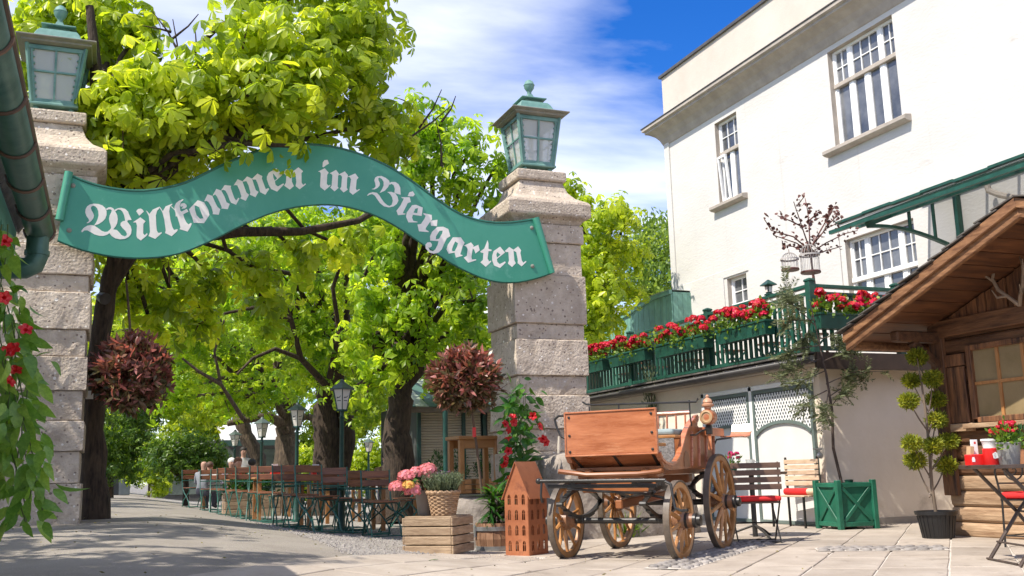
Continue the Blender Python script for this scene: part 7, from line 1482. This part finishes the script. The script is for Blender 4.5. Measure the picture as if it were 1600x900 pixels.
v, f, r = blade_arrays(np.array([tuple(p) for p in P]) - np.array(mb_), np.array([tuple(d) for d in D]), .058, .016, rng); o = mkobj('crown', np_mesh('crown', v, f, r), MIMOSA, mt_); o['kind'] = 'stuff'
tp = thing('tin_pot', 'small green tin standing on the edge of the crossed planter', 'tin', tuple(Matrix.Translation(pg.location) @ Matrix.Rotation(R(-7), 4, 'Z') @ V((-.02, -.15, .512)))); m = MB(); m.lathe([(.045, 0), (.05, .09), (.053, .095), (.04, .095)], 14); m.build('can', GREENM, tp, True); m = MB(); m.lathe([(.053, .096), (.055, .11), (.0, .11)], 14); m.build('lid', DKMETAL, tp, True)
# pompom topiary in black pot
pp = gnd(1462, 836); tpb = V((8.22, 8.42, 0)); top_t = thing('pompom_topiary', 'golden pompom cypress in a black plastic pot beside the hut', 'plant', tpb); rng = np.random.default_rng(141)
m = MB(); m.lathe([(.0, 0), (.15, 0), (.155, .01), (.195, .26), (.215, .262), (.218, .30), (.200, .30), (.19, .26), (0, .26)], 26, caps=False); m.build('pot', BLACKP, top_t, True, ang=35)
m = MB()
for k in range(24): a = 2 * math.pi * k / 24; m.bar((math.cos(a) * .157, math.sin(a) * .157, .02), (math.cos(a) * .196, math.sin(a) * .196, .25), .012, .006, (math.cos(a), math.sin(a), 0))
m.build('pot_ribs', BLACKP, top_t); m = MB(); m.lathe([(0, .265), (.19, .265)], 20, caps=False); m.build('soil', SOIL, top_t)
TT = lambda x, y, d=0: pt(x, y, Y=tpb.y + d) - tpb
m = MB(); m.tube([V((0, 0, .26)), TT(1456, 760), TT(1452, 700), TT(1446, 640), TT(1440, 600), TT(1433, 560)], [.018, .018, .015, .013, .010, .006], 8)
PB_ = [(1433, 558, 20), (1424, 595, 17), (1457, 592, 20), (1420, 627, 19), (1462, 625, 20), (1463, 656, 21), (1425, 693, 20), (1458, 697, 20), (1482, 690, 20), (1430, 720, 22), (1478, 727, 22)]; tufts = []
for i, (x, y, r) in enumerate(PB_):
    c = TT(x, y, rng.uniform(-.1, .1)); tufts.append((c, r)); att = TT(1452, min(790, y + 50)); m.tube([att, att.lerp(c, .5) + V((0, 0, -.02)), c], [.009, .008, .006], 6)
m.build('stem', mat('grey brown stem', (.16, .12, .085), .85), top_t, True, ang=80)
for (c, r) in tufts:
    rr = r / 148; n = 900; d = unit(rng.normal(size=(n, 3))); q = np.array(c) + d * rr * np.array([1.05, 1.05, .85]) * (rng.random((n, 1)) ** .4) * .66; v, f, u_ = blade_arrays(q, d + rng.normal(0, .45, d.shape) + np.array([0, 0, .35]), rng.uniform(.03, .06, n), .012, rng, .1, 3); mkobj('pompom', np_mesh('pompom', v, f, u_), TOPI, top_t)
# bistro table at the right edge
tb_ = V((6.80, 5.95, 0)); tbl = thing('bistro_table', 'brown folding bistro table with crossed metal legs at the right edge', 'table', tb_, R(-24))
ZT2 = .775; ctr = tbl.location
m = MB(); m.box((0, 0, ZT2 - .012), (.80, .70, .016)); m.box((0, -.345, ZT2 - .014), (.81, .012, .03)); m.box((0, .345, ZT2 - .014), (.81, .012, .03)); m.box((-.40, 0, ZT2 - .014), (.012, .69, .03)); m.box((.40, 0, ZT2 - .014), (.012, .69, .03)); m.build('top', BRNMETAL, tbl, bevel=.003)
for y in (-.27, .27):
    for s_ in (1, -1):
        m = MB(); m.tube([(-s_ * .30, y + s_ * .02, ZT2 - .03), (0, y + s_ * .02, .40), (s_ * .28, y + s_ * .02, .012), (s_ * .285, y + s_ * .02, 0)], .0155, 8); m.build('leg', BRNMETAL, tbl, True)
for (x, z) in ((-.285, .03), (.285, .03), (0, .40), (-.19, .16)): m = MB(); m.tube([(x, -.27, z), (x, .27, z)], .009, 6); m.build('cross_bar', BRNMETAL, tbl, True)
tw = Matrix.Translation(tbl.location) @ Matrix.Rotation(R(-24), 4, 'Z'); TW = lambda x, y: tuple(tw @ V((x, y, ZT2 - .003)))
def onT(px, dep): q = pt(px, 722, Z=ZT2) if False else None; return q
def tabpos(px, Y_): x = pt(px, 720, Y=Y_).x; return (x, Y_, ZT2 - .003)
rc = thing('red_caddy', 'red cutlery caddy with white emblem and menu card on the bistro table', 'caddy', tabpos(1524, 6.22), R(-15))
m = MB(); m.box((0, 0, .045), (.13, .10, .09)); m.build('box', REDP, rc, bevel=.006); m = MB(); m.prism([[(-.012, .03), (.012, .03), (.014, .05), (.008, .068), (-.008, .068), (-.014, .05)]], (-.045, -.0505, 0), (1, 0, 0), (0, 0, 1), (0, -1, 0), .001); m.build('emblem', WHITEP, rc)
m = MB(); m.box((.015, .02, .13), (.055, .012, .16)); cd_ = m.build('menu_card', WHITEP, rc); m = MB(); m.prism([[(-.009, 0), (.009, 0), (.007, .018), (-.007, .018)]], (.02, .0135, .175), (1, 0, 0), (0, 0, 1), (0, -1, 0), .001); m.build('card_emblem', REDP, cd_)
m = MB(); m.box((-.03, .01, .115), (.03, .06, .08), Matrix.Rotation(.15, 3, 'Y')); m.build('napkins', mat('kraft napkin', (.45, .29, .16), .8), rc)
rb = thing('red_tin', 'red cylinder with white writing next to the caddy on the bistro table', 'tin', tabpos(1549, 6.12))
m = MB(); m.lathe([(.058, 0), (.060, .004), (.060, .13), (.056, .135)], 24); m.build('can', REDP, rb, True, ang=30); m = MB(); m.lathe([(.050, .136), (.052, .15), (.060, .19), (.066, .195), (.066, .21), (.0, .21)], 20); m.build('cup', WHITEP, rb, True)
m = MB()
for k, (a, z, w_) in enumerate(((0, .085, .05), (0, .068, .06), (0, .05, .04))): m.prism([[(-w_ / 2, z), (w_ / 2, z + .006), (w_ / 2, z + .014), (-w_ / 2, z + .008)]], (-.01, -.0605 - .0006 * k, 0), (1, 0, 0), (0, 0, 1), (0, -1, 0), .0006)
m.prism([[(-.022, .055), (.022, .055), (.028, .09), (.0, .105), (-.028, .09)]], (-.012, -.0602, 0), (.95, -.2, 0), (0, 0, 1), (0, -1, 0), .0004); m.build('emblem', WHITEP, rb)
zb_ = thing('zinc_bucket', 'pale zinc bucket of red geraniums on the bistro table', 'flower pot', tabpos(1577, 6.02)); rng = np.random.default_rng(151)
m = MB(); m.lathe([(0, 0), (.072, 0), (.075, .004), (.098, .165), (.103, .168), (.103, .178), (.094, .178), (.09, .15), (0, .15)], 24, caps=False); m.build('bucket', ZINC, zb_, True); m = MB(); m.lathe([(0, .155), (.09, .155)], 16, caps=False); m.build('soil', SOIL, zb_)
P, Nn = blob_points([((0, 0, .20), (.13, .13, .09)), ((-.04, 0, .25), (.1, .1, .07))], 14000, rng, 5, .025); v, f, r = blade_arrays(P, Nn + rng.normal(0, .4, Nn.shape), .045, .026, rng); o = mkobj('foliage', np_mesh('foliage', v, f, r), GERLEAF, zb_); o['kind'] = 'stuff'
for i in range(17): o = bpy.data.objects.new('bloom', GERM[i % 4]); COL.objects.link(o); o.parent = zb_; a = rng.uniform(0, 6.28); o.location = (math.cos(a) * .12 * rng.random() ** .5 - .03, math.sin(a) * .12 * rng.random() ** .5, rng.uniform(.25, .34)); o.scale = (rng.uniform(.3, .48),) * 3
rh = thing('potted_herb', 'bushy green potted herb behind the zinc bucket at the right edge', 'flower pot', (pt(1600, 690, Y=6.6).x, 6.6, ZT2 - .003)); m = MB(); m.lathe([(.05, 0), (.07, .12), (.06, .12)], 14); m.build('pot', mat('terracotta', (.34, .15, .07), .8), rh, True); P, Nn = blob_points([((0, 0, .20), (.11, .11, .12))], 13000, rng, 5, .03); v, f, r = blade_arrays(P, Nn, .06, .015, rng); o = mkobj('foliage', np_mesh('foliage', v, f, r), DKLEAF, rh); o['kind'] = 'stuff'
# iron chair with red cushion behind that table
ic = thing('iron_chair', 'dark iron chair with scrolled back and red cushion behind the bistro table', 'chair', (8.0, 6.98, 0), R(100))
for s_ in (-1, 1):
    m = MB(); m.tube([(s_ * .19, -.19, .44), (s_ * .20, -.20, .2), (s_ * .21, -.22, 0)], .010, 6); m.build('front_leg', IRON, ic, True); m = MB(); m.tube([(s_ * .19, .22, 0), (s_ * .19, .19, .44), (s_ * .20, .24, .70), (s_ * .15, .26, .86), (0, .27, .90)], .010, 6); m.build('back_leg', IRON, ic, True)
m = MB(); m.box((0, 0, .445), (.40, .40, .012)); m.build('seat', IRON, ic); m = MB(); m.box((0, -.01, .485), (.42, .42, .065)); m.build('cushion', REDCUSH, ic, bevel=.03, seg=3)
m = MB(); n = 24; m.tube([V((math.cos(a) * .09, .265, .72 + math.sin(a) * .09)) for a in np.linspace(0, 2 * math.pi, n)], .008, 5); m.tube([V((math.cos(a) * .05 * a / 6, .265, .72 + math.sin(a) * .05 * a / 6)) for a in np.linspace(0.5, 9, n)], .006, 5); m.tube([(-.19, .22, .60), (.19, .22, .60)], .008, 5); m.build('back_scroll', IRON, ic, True)
for z in (.12,): m = MB(); m.tube([(-.2, -.21, z), (.2, -.21, z), (.19, .21, z), (-.19, .21, z), (-.2, -.21, z)], .007, 5); m.build('stretcher', IRON, ic)
# tilted slat bench and table group behind the carriage
bn = thing('slatted_chair', 'dark slatted folding chair with red cushion behind the rear carriage wheel', 'chair', (7.02, 10.35, 0), R(-160))
bn = place(bn, (6.48, 9.22, 0), R(-25)); bn.scale = (.80, .95, 1.0)
for k in range(4): m = MB(); m.box((0, -.22, .60 + k * .075), (.66, .018, .058)); m.build('back_slat', BENCHW, bn, bevel=.004)
for s_ in (-1, 1):
    m = MB(); m.bar((s_ * .30, -.20, .86), (s_ * .30, -.19, .46), .014, .035, (0, 1, 0)); m.bar((s_ * .30, -.19, .46), (s_ * .30, .24, 0), .014, .028, (0, 1, 0)); m.build('back_leg', IRON, bn); m = MB(); m.bar((s_ * .28, .22, .44), (s_ * .28, -.22, 0), .014, .028, (0, 1, 0)); m.build('front_leg', IRON, bn)
for k in range(4): m = MB(); m.box((0, -.14 + k * .10, .435), (.62, .085, .018)); m.build('seat_slat', BENCHW, bn)
m = MB(); m.box((0, .0, .475), (.64, .44, .05)); m.build('cushion', REDCUSH, bn, bevel=.022, seg=3)
for (y, z) in ((-.2, .03), (.22, .03), (0, .22)): m = MB(); m.tube([(-.29, y, z), (.29, y, z)], .009, 6); m.build('cross_bar', IRON, bn)
bn2 = thing('folded_bench', 'pale slatted wooden bench standing against the lattice door', 'bench', (8.50, 11.14, 0), R(-84)); bn2.scale = (.74, .8, 1)
for k in range(5): m = MB(); m.box((0, .16, .58 + k * .072), (.86, .018, .058)); m.build('back_slat', PALEW, bn2, bevel=.004)
for k in range(4): m = MB(); m.box((0, -.16 + k * .10, .42), (.86, .085, .02)); m.build('seat_slat', PALEW, bn2, bevel=.004)
for s_ in (-1, 1): m = MB(); m.bar((s_ * .40, .18, 0), (s_ * .40, .17, .93), .03, .03, (0, 1, 0)); m.build('back_leg', IRON, bn2); m = MB(); m.bar((s_ * .40, -.19, 0), (s_ * .40, -.19, .41), .03, .03, (0, 1, 0)); m.build('front_leg', IRON, bn2)
cu = thing('red_roll', 'rolled red blanket lying on the pale bench seat', 'blanket', tuple(Matrix.Translation(bn2.location) @ Matrix.Rotation(R(-80), 4, 'Z') @ V((.05, -.02, .432))), R(-84)); m = MB(); m.tube([(-.22, 0, .045), (.2, 0, .045)], .045, 14); m.build('roll', REDCUSH, cu, True); m = MB(); m.tube([(.201, 0, .045), (.34, 0, .045)], .043, 14); m.build('pale_end', PALEW, cu, True)
tq = thing('serving_table', 'dark round table half hidden behind the slatted chair', 'table', (6.98, 9.95, 0)); m = MB(); m.lathe([(.0, .72), (.40, .72), (.41, .735), (.41, .75), (0, .75)], 30); m.build('top', BENCHW, tq, True, ang=30); m = MB(); m.tube([(0, 0, 0), (0, 0, .72)], .03, 8); m.build('column', IRON, tq); 
for k in range(3): a = k * 2.1 + .4; m = MB(); m.tube([(0, 0, .15), (math.cos(a) * .2, math.sin(a) * .2, .08), (math.cos(a) * .34, math.sin(a) * .34, .012)], .014, 6); m.build('foot', IRON, tq)
gp = thing('geranium_pot', 'small pot of pink-red geraniums on the table behind the carriage', 'flower pot', (6.72, 9.95, .75)); m = MB(); m.lathe([(.05, 0), (.065, .08), (.055, .08)], 14); m.build('pot', GREENM, gp, True); P, Nn = blob_points([((0, 0, .12), (.085, .085, .06))], 14000, rng, 5, .02); v, f, r = blade_arrays(P, Nn, .04, .02, rng); o = mkobj('foliage', np_mesh('foliage', v, f, r), GERLEAF, gp); o['kind'] = 'stuff'
MAG = mat('magenta petal', (.55, .02, .12), .5, trans=.3, attr=.2); mg = head_mesh('bloom', .06, 60, MAG, rng, .02)
for i in range(8): o = bpy.data.objects.new('bloom', mg); COL.objects.link(o); o.parent = gp; o.location = (rng.uniform(-.07, .07), rng.uniform(-.07, .07), rng.uniform(.17, .23)); o.scale = (.45,) * 3
jg = thing('glass_jug', 'clear handled jug on the table behind the carriage', 'jug', (7.0, 9.98, .75)); m = MB(); m.lathe([(0, .003), (.045, .003), (.055, .05), (.05, .12), (.055, .15), (.052, .15), (.047, .12), (.05, .05), (.04, .008)], 18, caps=False); m.build('body', LGLASS, jg, True); m = MB(); m.tube([(.05, 0, .13), (.10, 0, .12), (.10, 0, .06), (.053, 0, .04)], .008, 6); m.build('handle', LGLASS, jg, True)
bi = thing('metal_bracket', 'small curved steel lever standing on the pale bench end', 'lever', tuple(Matrix.Translation(bn2.location) @ Matrix.Rotation(R(-80), 4, 'Z') @ V((.34, .16, .90)))); m = MB(); m.tube([(0, 0, 0), (-.02, 0, .06), (-.03, 0, .12)], .012, 6); m.tube([(-.12, 0, .125), (.02, 0, .12)], .010, 6); m.build('lever_arm', ZINC, bi, True); m = MB(); m.ball((-.02, 0, .04), .05, 10, 6, 1, .5, .8); m.build('housing', ZINC, bi, True)
# fallen leaf on the paving and weeds at the footing
q = gnd(686, 880); fl_ = MB(); me = leaf_mesh('fallen_leaf', .11, .04, .2, .1, VINE, 3); o = bpy.data.objects.new('fallen_leaf', me); COL.objects.link(o); o.location = (q.x, q.y, q.z + .03); o.rotation_euler = (0, 0, .9); tag(o, 'single green leaf fallen on the light paving', 'leaf')
for i, (x, y, lb_) in enumerate(((932, 838, 'tuft of weeds at the stone footing behind the front carriage wheel'), (985, 842, 'tuft of weeds at the stone footing behind the rear carriage wheel'))):
    q = gnd(x, y); rng = np.random.default_rng(160 + i); t = thing('weed_tuft', lb_, 'plant', (q.x, q.y + .1, 0)); P = np.c_[rng.normal(0, .05, 260), rng.normal(0, .04, 260), np.zeros(260)]; v, f, r = blade_arrays(P, np.c_[rng.normal(0, .5, 260), rng.normal(0, .5, 260), np.full(260, 1.)], rng.uniform(.1, .36, 260), .018, rng, .2, 3); o = mkobj('blades', np_mesh('blades', v, f, r), GERLEAF, t); o['kind'] = 'stuff'

# leaf litter and grit blown over the ground
rng = np.random.default_rng(171); n = 260; X_ = rng.uniform(-1.5, 7.5, n); Y_ = rng.uniform(6.2, 15, n); P = np.c_[X_, Y_, [gz(x, y) + .021 for x, y in zip(X_, Y_)]]
v, f, r = blade_arrays(P, np.c_[rng.normal(0, 1, (n, 2)), rng.normal(0, .12, n)], rng.uniform(.015, .045, n), .012, rng, .08); o = mkobj('leaf_litter', np_mesh('leaf_litter', v, f, r), mat('dry litter', (.10, .075, .03), .8, scale=3, col2=(.22, .20, .05), attr=.4)); tag(o, 'scattered bits of dry leaf on the path and paving', 'leaf litter', kind='stuff')
